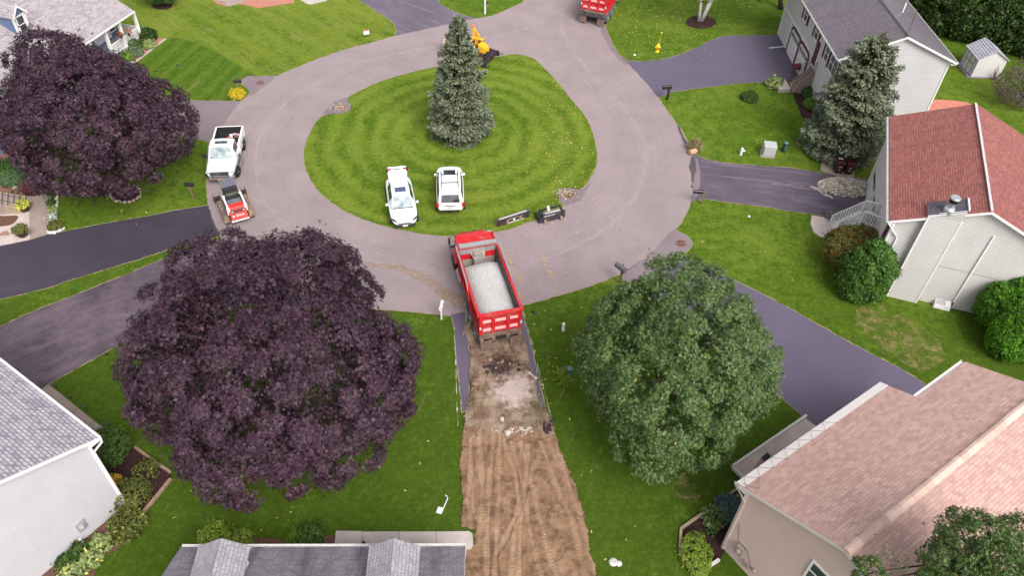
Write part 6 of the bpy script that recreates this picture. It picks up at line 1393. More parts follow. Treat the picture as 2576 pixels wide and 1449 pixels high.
# --- yellow paving sweeper / roller behind the spruce
m_yel=plain('machine_yellow',(.72,.36,.01),.4,0,.4,.08,3);m_ypl=plain('sun_bleached_yellow',(.85,.68,.42),.45,0,.4,.05,3)
p=W(1184,141);rz=aim(W(1150,127),W(1233,149))
t=thing('yellow_road_machine','yellow road machine with an orange beacon and dark rear attachment behind the spruce','machine',(p.x,p.y,.022),rz)
m=MB();m.loft([[(-.85,y,.5),(.85,y,.5),(.85,y,z),(.45,y,z+.28),(-.45,y,z+.28),(-.85,y,z)] for y,z in ((-2.3,1.1),(-1.9,1.4),(-.3,1.5),(-.1,1.35))]);m.build('bonnet',m_ypl,t,bevel=.05)
m=MB();m.box(-.9,.9,-2.2,.9,.35,1.0);m.box(-.88,-.5,-.2,.9,1.0,1.5);m.build('chassis',m_yel,t,bevel=.05)
m=MB();m.box(.55,.92,-.3,.75,.55,1.42);m.build('side_box',m_ypl,t,bevel=.05)
m=MB();m.box(.925,.94,-.15,.4,.7,1.2);m.build('side_grille',m_met,t)
m=MB();m.loft([[(-.35,.9,.8),(.4,.9,.8),(.4,.9,1.5),(-.35,.9,1.6)],[(-.3,1.7,.8),(.4,1.7,.8),(.35,1.65,1.25),(-.25,1.65,1.3)]]);m.build('hopper',m_yel,t,bevel=.06)
m=MB();m.beam((-.75,-.05,1.2),(-.75,-.05,2.3),.16,.25);m.beam((-.75,-.05,2.2),(-.75,.5,1.6),.1,.2);m.build('post',m_yel,t,bevel=.03)
m=MB();m.lathe([(.10,2.3),(.12,2.42),(.09,2.58),(.001,2.6)],(-.75,-.15,0),10);m.build('beacon',plain('beacon_orange',(.85,.18,.05),.3),t,smooth=True)
m=MB();m.box(-.2,.3,.3,.7,1.0,1.12);m.box(-.2,.3,.25,.33,1.1,1.6);m.build('seat',m_blk,t,bevel=.04)
m=MB();m.tube([(0,.75,1.0),(0,.85,1.6)],.03);m.lathe([(.16,0),(.18,.02),(.16,.04)],(0,.87,1.6),14);m.build('steering_column',m_blk,t)
for s in (-1,1):
    for y in (-1.5,.35):wheel(t,s*.85,y,.45,.3,m_yel)
m=MB();rs=random.Random(3)
m.tube([(-1.1,1.75,.28),(1.25,1.75,.28)],.26,14)
for k in range(26):
    a=V((rs.uniform(-1.1,1.2),rs.uniform(1.4,2.3),rs.uniform(.1,.75)));b=a+V((rs.uniform(-.5,.5),rs.uniform(-.3,.4),rs.uniform(-.3,.3)));b.z=max(.05,b.z);m.beam(a,b,.05)
m.box(-1.15,1.25,1.35,1.45,.35,.6);m.box(-1.2,-1.12,1.4,2.2,.05,.5);m.box(1.22,1.3,1.4,2.2,.05,.5);m.build('sweeper_attachment',plain('tarry_black',(.035,.022,.028),.7),t)
m=MB()
for x,y in ((-.5,1.0),(1.1,2.1)):m.tube([(x,y,.6),(x,y,1.35)],.05,6);m.lathe([(.06,1.35),(.1,1.45),(.001,1.52)],(x,y,0),10)
m.build('stack',m_blk,t)
# --- bucket and coupler frame on the kerb
a=W(1252,572);b=W(1332,546);p=(a+b)/2;rz=math.atan2(b.y-a.y,b.x-a.x)
t=thing('loader_bucket','black loader bucket with a pale top edge lying on the island lawn','bucket',(p.x,p.y,.034),rz)
m_bs=dirty('worn_black_steel',(.045,.04,.048),(.22,.15,.11),.25,.5,4,0,.3)
m=MB();w=(b-a).length/2;pr=[(0,.02),(.0,.52),(.10,.60),(.16,.58),(.08,.50),(.10,.08),(.55,.03),(.55,.0)]
m.loft([[(x,y,z) for y,z in pr] for x in (-w,w)]);m.build('shell',m_bs,t)
m=MB();m.beam((-w+.1,.03,.60),(w-.25,.03,.60),.12,.05);m.beam((-w*.45,-.06,.10),(w*.6,-.06,.10),.06,.08);m.build('edge_bar',plain('pale_worn_steel',(.5,.48,.48),.5,.3),t)
for s in (-1,1):
    m=MB();m.add([(s*w,0,0),(s*w,.62,0),(s*w,.5,.2),(s*w,.12,.62),(s*w,0,.6),(s*(w-.02),0,0),(s*(w-.02),.62,0),(s*(w-.02),.5,.2),(s*(w-.02),.12,.62),(s*(w-.02),0,.6)],[(0,1,2,3,4),(9,8,7,6,5),(0,5,6,1),(1,6,7,2),(2,7,8,3),(3,8,9,4)]);m.build('side_plate',plain('rusty_tan',(.30,.20,.14),.8),t)
m=MB();m.box(-w*.5,w*.55,-.05,-.01,.36,.40)
for x in (-w*.42,w*.38):m.box(x-.08,x+.08,-.10,-.01,.05,.4)
m.build('coupler_bracket',plain('rusty_tan',(.30,.20,.14)),t);m=MB();m.lathe([(.001,0),(.09,.0),(.08,.02),(.001,.025)],n=12,T=Matrix.Translation((0,-.03,.25))@Matrix.Rotation(R(90),4,'X'));m.build('pin_plate',m_wp2,t)
a=W(1352,562);b=W(1412,547);p=(a+b)/2+V((0,.25,0));rz=math.atan2(b.y-a.y,b.x-a.x)
t=thing('planer_attachment','black and grey hydraulic planer attachment with hoses at the kerb','attachment',(p.x,p.y,.034),rz);L2=.95
m=MB()
for y,z in ((-.35,.62),(.35,.55),(-.38,.25)):m.beam((-L2*.7,y,z),(L2,y,z),.09,.10)
m.box(-L2,L2,-.42,-.38,.12,.5);m.box(L2-.05,L2,-.4,.4,.1,.5);m.box(-L2,-L2+.05,-.4,.4,.1,.5);m.build('frame',m_bs,t)
m=MB();m.box(-L2*.5,L2*.6,-.33,-.24,.66,.74);m.box(-L2*.7,L2*.2,-.43,-.39,.55,.60);m.build('top_rail',plain('pale_worn_steel',(.5,.48,.48)),t)
m=MB();m.tube([(-.75,0,.32),(.75,0,.32)],.24,14);m.build('drum',plain('dusty_hoist',(.27,.24,.21)),t)
m=MB();rs=random.Random(2)
for k in range(9):
    x=-.9+k*.05;m.tube([(x,-.3,.2),(x-.12,-.1,.7+rs.random()*.15),(x+.05,.15,.6),(x+.1,.3,.25)],.03,6)
m.build('hose',m_blk,t)
m=MB()
for x,y in ((-.1,.05),(-.02,.28)):m.lathe([(.10,.6),(.11,.72),(.07,.80),(.001,.81)],(x,y,0),10)
m.build('motor_cap',m_wp2,t)
for x in (-.55,.65):
    m=MB();m.box(x-.08,x+.08,-.55,-.4,.0,.3);m.build('foot',plain('rusty_tan',(.30,.20,.14)),t,bevel=.02)
# ================================================================ small things
def at(px,py,z=0.):
    p=W(px,py);return (p.x,p.y,z)
m_wood=plain('weathered_post',(.20,.13,.09),.85,0,.2,.2,8);m_wpost=plain('white_post',(.68,.66,.66),.6);m_bb=plain('black_mailbox_paint',(.02,.02,.022),.35,0,.5)
m_gb=plain('grey_mailbox_paint',(.14,.12,.13),.4);m_wb=plain('white_mailbox_paint',(.62,.60,.60),.5)
def mailbox(label,px,rz,h,box,post,pw=.10,off=(0,0),brace=False,big=1.,cap=None):
    t=thing('mailbox',label,'mailbox',at(*px),rz,'roadside mailboxes')
    m=MB();m.box(-pw/2,pw/2,-pw/2,pw/2,0,h+(.0 if cap is None else cap));
    if brace:m.beam((0,-.02,h*.6),(off[0]*.9,-.02+off[1]*.9,h),.06)
    m.build('post',post,t)
    ox,oy=off;m=MB();prof=[(-.10*big,0),(.10*big,0)]+[(.10*big*math.cos(a),.12*big+.09*big*math.sin(a)) for a in np.linspace(0,PI,7)]
    m.loft([[(ox+x,oy+y,h+z) for x,z in prof] for y in (-.28*big,.28*big)]);b=m.build('box',box,t)
    m=MB();m.beam((ox,oy-.3*big,h-.02),(ox,oy+.3*big,h-.02),.14*big,.03);m.build('shelf',post,t)
    m=MB();m.box(ox+.10*big,ox+.115*big,oy-.05,oy+.0,h+.08*big,h+.26*big);m.build('signal_flag',m_tl,b);return t
mailbox('black mailbox on a thin braced wooden post left of the pickup and loader',(487,501),R(90),1.12,m_bb,m_wood,.09,(.05,0),True,1.15)
mailbox('black mailbox standing in yellow flowers at the corner of the upper left lawn',(602,238),R(100),1.15,m_bb,m_wood,.10,(0,-.1),True,1.1)
mailbox('black mailbox on the side of a tall white post at the top edge',(1220,34),R(20),1.0,m_bb,m_wpost,.13,(.18,0),False,1.,.55)
mailbox('black mailbox on a thick black post where the purple-grey drive meets the road',(1678,250),R(108),1.05,m_bb,m_bb,.15,(.05,.18),False,1.35)
mailbox('black mailbox sticking out of a tall wooden post by the streaked drive',(1764,513),R(88),.95,m_bb,m_wood,.11,(0,.42),True,1.1,.35)
mailbox('dark grey mailbox at the road edge just above the oak',(1560,712),R(42),1.1,m_gb,m_wood,.12,(0,.15),False,1.5)
mailbox('white round-topped mailbox on a white post left of the dump truck',(1111,803),R(-4),.95,m_wb,m_wpost,.10,(0,.12),False,1.1)
shrub('yellow_flowers','bright yellow flower clump around the mailbox post','x' and (598,243),.55,.35,leafmat('yellow_flower',(.75,.48,.01),(.85,.62,.03),(.06,.14,.01),.6),201,'oval',.11,60,.25,.2,cat='flowers')
# hydrant with marker rod
m_hy=plain('hydrant_yellow',(.80,.58,.02),.45,0,.4,.05)
t=thing('fire_hydrant','yellow fire hydrant with a tall yellow marker flag on the lawn','hydrant',at(1653,129))
m=MB();m.lathe([(.20,0),(.20,.05),(.13,.08),(.13,.48),(.18,.50),(.18,.55),(.15,.60),(.10,.70),(.03,.74),(.03,.80)],n=16);m.build('barrel',m_hy,t,smooth=True,sharp=35)
m=MB();m.lathe([(.07,-.22),(.09,-.22),(.09,-.12),(.07,-.1),(.07,.1),(.09,.12),(.09,.22),(.07,.22)],(0,0,.42),12,axis='x');m.build('side_outlet',m_hy,t);m=MB();m.lathe([(.001,-.24),(.09,-.22),(.09,-.12)],(0,0,.38),12,axis='y');m.build('cap',plain('hydrant_red',(.6,.1,.03)),t)
m=MB();m.tube([(.08,.02,.5),(.12,.05,1.75)],.017,5);m.lathe([(.001,0),(.08,.02),(.08,.06),(.001,.08)],(.12,.05,1.75),10);m.build('marker_flag',m_hy,t)
# yard sign
t=thing('yard_sign','small white and red yard sign on thin legs in the upper left lawn','sign',at(923,93),R(25))
m=MB();m.box(-.26,.26,-.012,.012,.28,.72);m.build('panel',m_white,t);m=MB();m.box(-.26,.26,-.018,-.013,.62,.72);m.build('band',m_red,t);m=MB()
for x in (-.2,.2):m.tube([(x,0,0),(x,0,.4)],.012,5)
m.build('leg',m_blk,t)
# utilities
m_tr_=plain('transformer_grey',(.42,.43,.42),.6,0,.3,.05);t=thing('transformer_box','large pale grey utility box on a slab on the right lawn','utility box',at(1930,388),R(-6))
m=MB();m.box(-.55,.50,-.5,.5,0,.1);m.build('slab',m_cold,t);m=MB();m.box(-.42,.48,-.42,.42,.1,.85);m.box(-.44,.50,-.44,.44,.85,.92);m.build('cabinet',m_tr_,t,bevel=.03);m=MB();m.box(-.40,.46,-.435,-.42,.16,.8);m.build('door',m_tr_,t)
m_gp=plain('utility_green',(.015,.06,.05),.5);m_gpt=plain('utility_green_top',(.10,.19,.17),.6)
def pedestal(label,px,h,r):
    t=thing('utility_pedestal',label,'pedestal',at(*px),.3,'green cable pedestals');m=MB();m.box(-r,r,-r,r,.0,h-.06);m.build('body',m_gp,t,bevel=.05);m=MB();m.box(-r-.02,r+.02,-r-.02,r+.02,h-.08,h,None,.03,.03);m.build('cap',m_gpt,t,bevel=.04)
    m=MB()
    for k in range(5):m.box(-r+.05,r-.05,-r-.012,-r,.2+k*.09,.23+k*.09)
    m.build('louvre',m_gpt,t)
pedestal('slim dark green cable pedestal beside the large pale grey utility box',(1971,381),.85,.15);pedestal('dark green cable pedestal with a grass clump beside the oak',(1430,951),.88,.16)
def vent(label,px,h,side):
    t=thing('vent_pipe',label,'pipe',at(*px),0,'white vent pipes');m=MB();m.lathe([(.10,0),(.10,h-.05),(.085,h),(.001,h+.01)],n=14);m.build('pipe',m_wpost,t,smooth=True,sharp=40)
    if side:m=MB();m.lathe([(.06,0),(.06,.18),(.07,.18),(.07,.24)],(0,0,h*.6),10,axis='x');m.build('branch',m_wpost,t)
vent('short white pipe with a side outlet left of the pale grey utility box',(1863,389),.6,True);vent('plain white capped pipe on the lawn right of the dump truck',(1416,832),.62,False)
# bins on stone pad
slabpx('bin_pad',[(2064,428),(2068,395),(2148,398),(2149,447),(2106,441)],plain('stone_pad',(.34,.27,.22),.9,0,.2,.35,7,.6,25),.08)
m_bin=plain('maroon_brown_bin',(.055,.014,.012),.45,0,.4)
for k,(px,py,lb) in enumerate(((2105,434,'dark brown wheeled bin with a white label on its lid, left of the pair'),(2130,437,'dark brown wheeled bin without a lid label, right of the pair'))):
    t=thing('wheeled_bin',lb,'bin',at(px,py,.08),R(-8),'brown wheeled bins');m=MB();m.loft([[(-.24,-.26,.05),(.24,-.26,.05),(.24,.2,.05),(-.24,.2,.05)],[(-.30,-.34,1.0),(.30,-.34,1.0),(.30,.32,1.0),(-.30,.32,1.0)]]);m.build('body',m_bin,t,bevel=.03)
    m=MB();m.loft([[(-.32,-.37,1.0),(.32,-.37,1.0),(.32,.34,1.0),(-.32,.34,1.0)],[(-.30,-.33,1.08),(.30,-.33,1.08),(.30,.34,1.10),(-.30,.34,1.10)]]);l_=m.build('lid',m_bin,t,bevel=.03)
    if k==0:m=MB();m.box(-.2,.12,.02,.2,1.098,1.106);m.build('label',plain('label_white',(.7,.55,.6)),l_)
    m=MB();m.box(-.10,.10,-.335,-.32,.62,.66);m.box(-.08,.08,-.31,-.295,.38,.42);m.build('badge',m_wpost,t)
    for s in (-1,1):m=MB();m.lathe([(.12,-.03),(.12,.03)],(s*.27,.24,.12),12,axis='x');m.build('wheel',m_blk,t)
# heap of broken stone on the drive
rs=np.random.RandomState(31);c=W(2126,472)
def rock(rs,s,c):
    vs=[];bm=bmesh.new();bmesh.ops.create_icosphere(bm,subdivisions=1,radius=1)
    sc=np.array([rs.uniform(.7,1.3),rs.uniform(.6,1.1),rs.uniform(.4,.75)])*s;a=rs.rand()*6
    out=[]
    for v in bm.verts:
        p=np.array(v.co)*sc*(1+rs.normal()*.16);x=p[0]*math.cos(a)-p[1]*math.sin(a);y=p[0]*math.sin(a)+p[1]*math.cos(a);out.append((x+c[0],y+c[1],p[2]+c[2]))
    fs=[tuple(v.index for v in f.verts) for f in bm.faces];bm.free();return out,fs
m=MB()
for k in range(1500):
    a=rs.rand()*6.28;r=rs.rand()**.6;x=math.cos(a)*r*1.95;y=math.sin(a)*r*1.15;z=.42*(1-r**1.6)+.03
    s=rs.uniform(.05,.12);v,f=rock(rs,s,(c.x+x,c.y+y,z+rs.rand()*.04));m.add(v,f)
m.lathe([(1.7,-.06),(1.2,.06),(.6,.20),(.001,.24)],(0,0,0),16,Matrix.Translation(c)@Matrix.Diagonal((1.05,.62,1,1)))
t_=NT('broken_stone');r_=t_.n('NewGeometry').outputs['Random Per Island'];m_rock=t_.set(t_.mix(r_,(.22,.17,.13),(.66,.58,.50)),.9,0,.2)
tag(m.build('stone_heap',m_rock),'heap of pale broken stone on the streaked drive below the bins','stones',kind='stuff')
strip('gravel_spill',[(2038,470),(2060,478),(2078,492),(2095,500)],.5,scuffmat('stone_dust',(.46,.40,.36),0,.35,.5,4,.9),.036,.1)
strip('gravel_spill',[(1940,462),(2000,466),(2050,474)],.35,m_scuf2,.034,.1)
# window-well cover, wall meter
t=thing('window_well_cover','clear white window-well cover at the foot of the cream gable wall','cover',at(2366,768),R(-18))
m=MB();m.loft([[(-.5,-.42,0),(.5,-.42,0),(.5,.35,0),(-.5,.35,0)],[(-.46,-.30,.32),(.46,-.30,.32),(.46,.35,.62),(-.46,.35,.62)]]);m.build('dome',m_wpost,t,bevel=.05);m=MB();m.quad((-.38,-.32,.345),(.14,-.32,.345),(.14,.20,.57),(-.38,.20,.57));m.build('panel',plain('frosted_panel',(.40,.38,.39),.3),t)
# flag of stars and stripes on an angled staff from the salmon-roofed house porch
pt=W(1935,1155,3.4);bt=W(2115,1262,2.6)
t=thing('flag','stars and stripes flag hanging over the concrete walk from the salmon-roofed house','flag',(pt.x,pt.y,0))
A=W(1934,1136,4.3);Bp=W(1952,1160,3.2)
m=MB();m.tube([Bp,A],.018,6);m.lathe([(.001,0),(.03,.02),(.001,.06)],tuple(A),8);m.build('staff',m_wpost,t,world=True)
c0=W(1931,1138,4.1);c1=W(1940,1149,3.8);c2=W(1915,1151,3.5);c3=W(1896,1178,2.8);c4=W(1905,1183,2.7);c5=W(1924,1163,3.2)
def Lp(a,b,k):return a.lerp(b,k)
mr,mw_=MB(),MB()
for k in range(7):
    a=k/7;b=(k+1)/7
    (mr if k%2==0 else mw_).quad(Lp(c2,c5,a),Lp(c2,c5,b),Lp(c3,c4,b),Lp(c3,c4,a))
mr.build('red_stripes',plain('flag_red',(.40,.01,.04),.7),t,world=True);mw_.build('white_stripes',plain('flag_white',(.7,.68,.68),.7),t,world=True)
m=MB();m.quad(c0,c1,c5,c2);m.build('canton',plain('flag_blue',(.008,.010,.06),.7),t,world=True)
m=MB()
for i in range(5):
    for j in range(4):
        q=Lp(Lp(c0,c1,(j+.6)/4.3),Lp(c2,c5,(j+.6)/4.3),(i+.5)/5)+V((0,-.01,.015));m.poly([q+V((.028*math.cos(a)*(1 if n%2 else .45),.028*math.sin(a)*(1 if n%2 else .45),0)) for n,a in enumerate(np.linspace(0,2*PI,11)[:-1])])
m.build('stars',plain('flag_white',(.7,.68,.68)),t,world=True)
# tipped banded tub with dry plants by the kerb
t=thing('tipped_tub','tipped-over tan ribbed tub spilling dry plants at the kerb','tub',at(1741,388,.15),R(28))
m=MB();m.lathe([(.16,-.3),(.20,-.28),(.20,-.18),(.18,-.17),(.21,-.05),(.19,-.03),(.22,.1),(.20,.12),(.22,.28),(.17,.28)],(0,0,.1),14,axis='x');m.build('tub',plain('tan_tub',(.45,.30,.18),.8,0,.2,.35,12),t)
shrub('dry_plant','dry brown-green plant tangled behind the tipped tub',(1746,376),.38,.35,leafmat('dry_leaf',(.12,.12,.04),(.36,.27,.15)),202,'blade',.35,26,.22,.15,cat='plant',jit=.9,inner=0)
# drains and manholes
m_ir=plain('rusty_iron',(.24,.13,.11),.85,.2);m_hole=plain('drain_dark',(.012,.01,.01),.9)
def grate(name,label,px,r,round_=True,dirt_=None,z=.034):
    t=thing(name,label,'drain',at(*px,z));m=MB();m.lathe([(.001,.002),(r*.9,.002)],n=24);m.build('pit',m_hole,t)
    m=MB();m.lathe([(r*.86,.004),(r*.86,.02),(r,.02),(r*1.02,.004)],n=28);m.build('rim',m_ir,t);m=MB()
    for k in range(-4,5):
        x=k*r*.2;l=math.sqrt(max(0,(r*.88)**2-x*x));m.box(x-r*.055,x+r*.055,-l,l,.006,.018)
    m.box(-r*.88,r*.88,-.03,.03,.007,.017);m.build('bars',m_ir,t);return t
grate('round_drain','round rusty drain grate in the asphalt apron above the oak',(1713,613),.36)
grate('storm_drain','slotted storm drain ringed by dry weeds in the island notch near the planer',(1431,490),.42)
grate('manhole_cover','small rusty manhole lid in the upper left notch of the island',(862,272),.33)
grate('manhole_cover','rusty manhole lid in the asphalt apron near the yellow flowers',(655,208),.33)
rs=np.random.RandomState(55)
for (px,py,n,sx,sy,lb) in ((1424,486,120,14,8,'dry yellow weeds and silt round the slotted storm drain'),(855,270,90,12,6,'dry leaves and silt round the small manhole in the island notch')):
    P=[]
    for _ in range(n):
        q=W(px+rs.normal()*sx,py+rs.normal()*sy,.05);P.append((q.x,q.y,.05+rs.rand()*.03))
    P=np.array(P);tag(leaves('weeds',leafmat('weed_tan',(.35,.30,.12),(.62,.50,.36)),None,P,np.array([0,0,1])+rs.normal(size=(n,3))*.5,rs.normal(size=(n,3)),.12+.1*rs.rand(n),'oval',rs),lb,'weeds',kind='stuff')
# stone ring and edgings
def stones(name,label,px,mat,s,gap,h=.1,seed=1,closed=False,jit=.02,grp=None):
    pts=[W(*q) for q in px];pts=pts+[pts[0]] if closed else pts;r=np.random.RandomState(seed);m=MB()
    for a,b in zip(pts[:-1],pts[1:]):
        n=max(1,int((b-a).length/gap))
        for k in range(n):
            c=a.lerp(b,(k+.5)/n);v,f=rock(r,s,(c.x+r.normal()*jit,c.y+r.normal()*jit,h*.4));m.add(v,f)
    return tag(m.build(name,mat),label,'edging')
t_=NT('tan_stones');r_=t_.n('NewGeometry').outputs['Random Per Island'];m_ts=t_.set(t_.mix(r_,(.24,.17,.12),(.50,.40,.31)),.9,0,.2)
t_=NT('white_stones');r_=t_.n('NewGeometry').outputs['Random Per Island'];m_ws_=t_.set(t_.mix(r_,(.42,.38,.36),(.70,.66,.64)),.9,0,.2)
stones('stone_ring','ring of tan stones round the mulch under the left purple maple',ringpx(315,486,39,23,22),m_ts,.14,.19,seed=1,closed=True)
def edging(label,px,w,h,mat,name='bed_edging'):
    m=MB();pts=[W(*q) for q in px]
    for a,b in zip(pts[:-1],pts[1:]):m.beam(a+V((0,0,h/2)),b+V((0,0,h/2)),w,h)
    return tag(m.build(name,mat,bevel=.015),label,'edging')
m_log=plain('log_brown',(.28,.185,.13),.9,0,.2,.25,6);m_tim=plain('timber_tan',(.33,.25,.17),.85,0,.2,.2,5)
edging('log edging along the upper side of the mulch bed by the grey-roofed white house',[(340,1127),(386,1161),(430,1191)],.14,.13,m_log)
edging('log edging along the lower right side of the mulch bed by the grey-roofed white house',[(431,1207),(392,1256),(346,1309)],.16,.15,m_log)
edging('broken white edging boards along the border of the left white wall',[(312,1309),(283,1334),(254,1362),(212,1398),(190,1418),(152,1449),(110,1485)],.09,.14,m_wpost)
edging('timber edging round the dark mulch bed of the salmon-roofed house',[(1864,1226),(1712,1333),(1709,1390),(1756,1455)],.13,.16,m_tim)
edging('pinkish timber at the lower end of the dark mulch bed by the salmon wall',[(1764,1440),(1808,1411)],.14,.16,m_pw)
edging('white raised kerb along the outer side of the salmon house walk',[(2026,1051),(1841,1178)],.13,.26,m_pw,'walk_kerb');edging('pinkish kerb at the near end of the salmon house walk',[(1841,1179),(1874,1212)],.10,.22,m_pw,'walk_kerb')
edging('pale kerb round the pink mulch bed beside the white porch',[(417,98),(341,156.5),(317,158)],.12,.10,m_conc,'bed_kerb')
# broken asphalt and stones in the excavation
t_=NT('rubble');r_=t_.n('NewGeometry').outputs['Random Per Island'];m_rb=t_.set(t_.mix(t_.ramp(t_.noise(t_.obj(),3,4),.4,.6),(.17,.10,.08),(.30,.19,.15)),.9,0,.2)
t_=NT('pale_slab');m_ps=t_.set(t_.mix(t_.noise(t_.pos(),6,5),(.35,.27,.24),(.58,.50,.46)),.9,0,.2)
m_as=plain('broken_asphalt',(.045,.03,.035),.9,0,.2,.3,9)
rs=np.random.RandomState(77)
def chunk(name,label,px,py,s,mat,z,grp,cat='rubble'):
    c=W(px,py,z);v,f=rock(rs,s,(0,0,0));m=MB();m.add(v,f);o=m.build(name,mat);o.location=(c.x,c.y,z+s*.2);tag(o,label,cat,grp)
k=0
for (cx,cy,n,sx,sy,smin,smax,mat,nm,grp,z) in ((1262,925,26,22,9,.07,.17,m_as,'asphalt_chunk','dark asphalt lumps in the heap behind the dump truck',.20),(1262,918,6,22,8,.08,.14,m_rb,'brown_stone','brown stones on the dark heap behind the dump truck',.28),(1305,1083,34,24,7,.04,.10,m_ps,'pale_stone','pale stones in the stony band across the excavated drive',.12),(1375,1078,20,10,10,.06,.15,m_as,'asphalt_chunk','dark broken lumps at the right end of the stony band',.18),(1196,965,10,6,16,.06,.14,m_rb,'clod','brown clods along the left asphalt strip',.14),(1336,950,12,12,14,.05,.12,m_ps,'pale_stone','pale stones at the right asphalt strip below the truck',.10),(1290,1040,16,40,40,.03,.06,m_ps,'pebble','pebbles scattered over the excavated drive',.10)):
    for _ in range(n): chunk(nm,grp,cx+rs.normal()*sx,cy+rs.normal()*sy,rs.uniform(smin,smax),mat,z,grp)
for px,py,s,lb in ((1197,965,.26,'flat tan slab fragment lying at the left asphalt strip'),(1232,905,.18,'rounded brown boulder at the front of the dark heap'),(1262,918,.16,'second brown stone on top of the dark heap'),(1262,1056,.22,'long pale slab fragment above the stony band'),(1277,1090,.22,'pale cracked block at the left of the stony band')):
    chunk('slab_fragment',lb,px,py,s,m_ps if 'pale' in lb else m_rb,.16,None,'stone')
gc=leafmat('dry_grass_clump',(.12,.15,.03),(.34,.36,.12))
for i,(px,py,r,lb) in enumerate(((1188,1017,.3,'pale grass tuft on the left dirt heap'),(1350,1030,.5,'yellowish grass sod on the right dirt heap'),(1340,1078,.3,'grass sod beside the dark broken lumps'),(1203,985,.22,'small tuft beside the left asphalt strip'))):
    shrub('grass_tuft',lb,(px,py),r,.12,gc,210+i,'blade',.12,16,.2,.14,cat='plant',jit=.9,inner=0,zc=.2,low=-.2)
# little things on the lawns
t=thing('white_cover','white double-lobed plastic lid on the grass near the bottom edge','lid',at(1548,1417),.4);m=MB();m.lathe([(.001,.09),(.14,.08),(.21,.04),(.21,.0)],(-.08,.06,0),18);m.lathe([(.001,.07),(.10,.06),(.15,.03),(.15,.0)],(.13,-.09,0),16);m.build('shell',plain('dull_white_plastic',(.50,.48,.47),.6),t,smooth=True)
m=MB();m.lathe([(.001,.11),(.025,.10),(.03,.07)],(-.03,.01,0),10);m.build('knob',m_ir,t)
t=thing('toppled_sign','small white sign on a bent rod lying in the grass left of the excavated drive','sign',at(1111,1278),R(-14));m=MB();m.box(-.16,.08,-.36,-.02,.05,.07);m.build('panel',m_wpost,t);m=MB();m.tube([(.08,-.35,.05),(.13,.5,.07),(.06,.62,.05),(-.05,.66,.04)],.028,6);m.build('rod',m_wpost,t)
for i,(px,py,lb) in enumerate(((144,978,'nearest the old asphalt drive'),(182,1006,'second from the drive along the walk'),(219,1034,'third from the drive along the walk'),(277,1077,'nearest the large corner shrub'))):
    t=thing('path_light','dark solar path light beside the walk, '+lb,'lamp',at(px,py),0,'solar path lights');m=MB();m.tube([(0,0,0),(0,0,.32)],.015,5);m.build('stake',m_blk,t);m=MB();m.lathe([(.05,.30),(.05,.36),(.10,.37),(.09,.40),(.001,.43)],n=12);m.build('head',plain('lamp_blue_grey',(.05,.055,.07)),t)
t=thing('dark_post','short dark post lamp on the concrete walk behind the dormered house','lamp',at(917,1377,.07));m=MB();m.lathe([(.07,0),(.07,.3),(.09,.32),(.06,.42),(.001,.44)],n=10);m.build('head',m_blk,t)
for px,py,r,lb,mt in ((545,1316,.10,'small white ball on the shaded lawn left of the lime shrubs',m_wpost),(1884,545,.10,'small white cap in the lawn right of the road',m_wpost),(1342,787,.12,'small black ball on the grass beside the dump truck tailgate',m_blk),(1596,139,.13,'white disc on the grass below the hydrant',m_wpost)):
    m=MB();m.lathe([(r*.8,0),(r,r*.4),(r*.7,r*.9),(.001,r*1.1)],n=12);o=m.build('lawn_cap',mt,smooth=True);o.location=at(px,py);tag(o,lb,'cap')
# marker flags
for px,py,lb,mt in ((1299,886,'tiny orange marker flag left of the white paint line','o'),):pass
# porch flowers
def basket(label,px,py,z,mat,r=.15,hang=True):
    p=W(px,py,z);t=thing('flower_pot' if not hang else 'hanging_basket',label,'plant',(p.x,p.y,z-.2 if hang else z));rs=np.random.RandomState(int(px));P,N,D,C,_=cloud([((0,0,.35),(r,r,r*.75))],.2,.15,50,rs,.05,-.4,.1,.2);P=P+np.array([0,0,0]);n=len(P);leaves('flowers',mat,t,P,N,D+rs.normal(size=(n,3))*.5,.10+.05*rs.rand(n),'oval',rs,world=False)
    m=MB();m.lathe([(r*.45,0),(r*.75,.25),(r*.7,.27)],n=12);m.build('pot',m_blk,t)
    if hang:m=MB();m.tube([(0,0,.3),(0,0,.95)],.008,4);m.build('hanger',m_blk,t)
m_br=leafmat('dried_red_leaf',(.12,.03,.02),(.32,.10,.06));m_pk=leafmat('coral_flower',(.55,.08,.05),(.75,.25,.18),(.05,.12,.02),.6)
basket('brown-red hanging basket in front of the white panel of the blue house porch',306-2,110-22+2,1.9,m_br);basket('coral flowered basket at the porch railing of the blue house',324,84,1.5,m_pk)
basket('autumn-coloured flower pot on the landing against the garage wall',2066,168,2.1,leafmat('autumn_pot',(.16,.06,.02),(.45,.24,.10)),.32,False);basket('coral flower pot on the stoop beside the maroon door',2080,200,2.0,m_pk,.28,False)
t=thing('barrel_grill','dark red barrel grill on the sealed drive beside the stone steps','grill',at(2005,186),.3);m=MB();m.lathe([(.001,-.55),(.26,-.5),(.30,0),(.26,.5),(.001,.55)],(0,0,.75),14,axis='x');m.build('lid',plain('dark_red_cover',(.16,.035,.03),.5),t,smooth=True,sharp=40);m=MB()
for x in (-.4,.4):
    for y in (-.18,.18):m.tube([(x,y*1.4,0),(x,y,.6)],.02,5)
m.build('leg',m_blk,t)
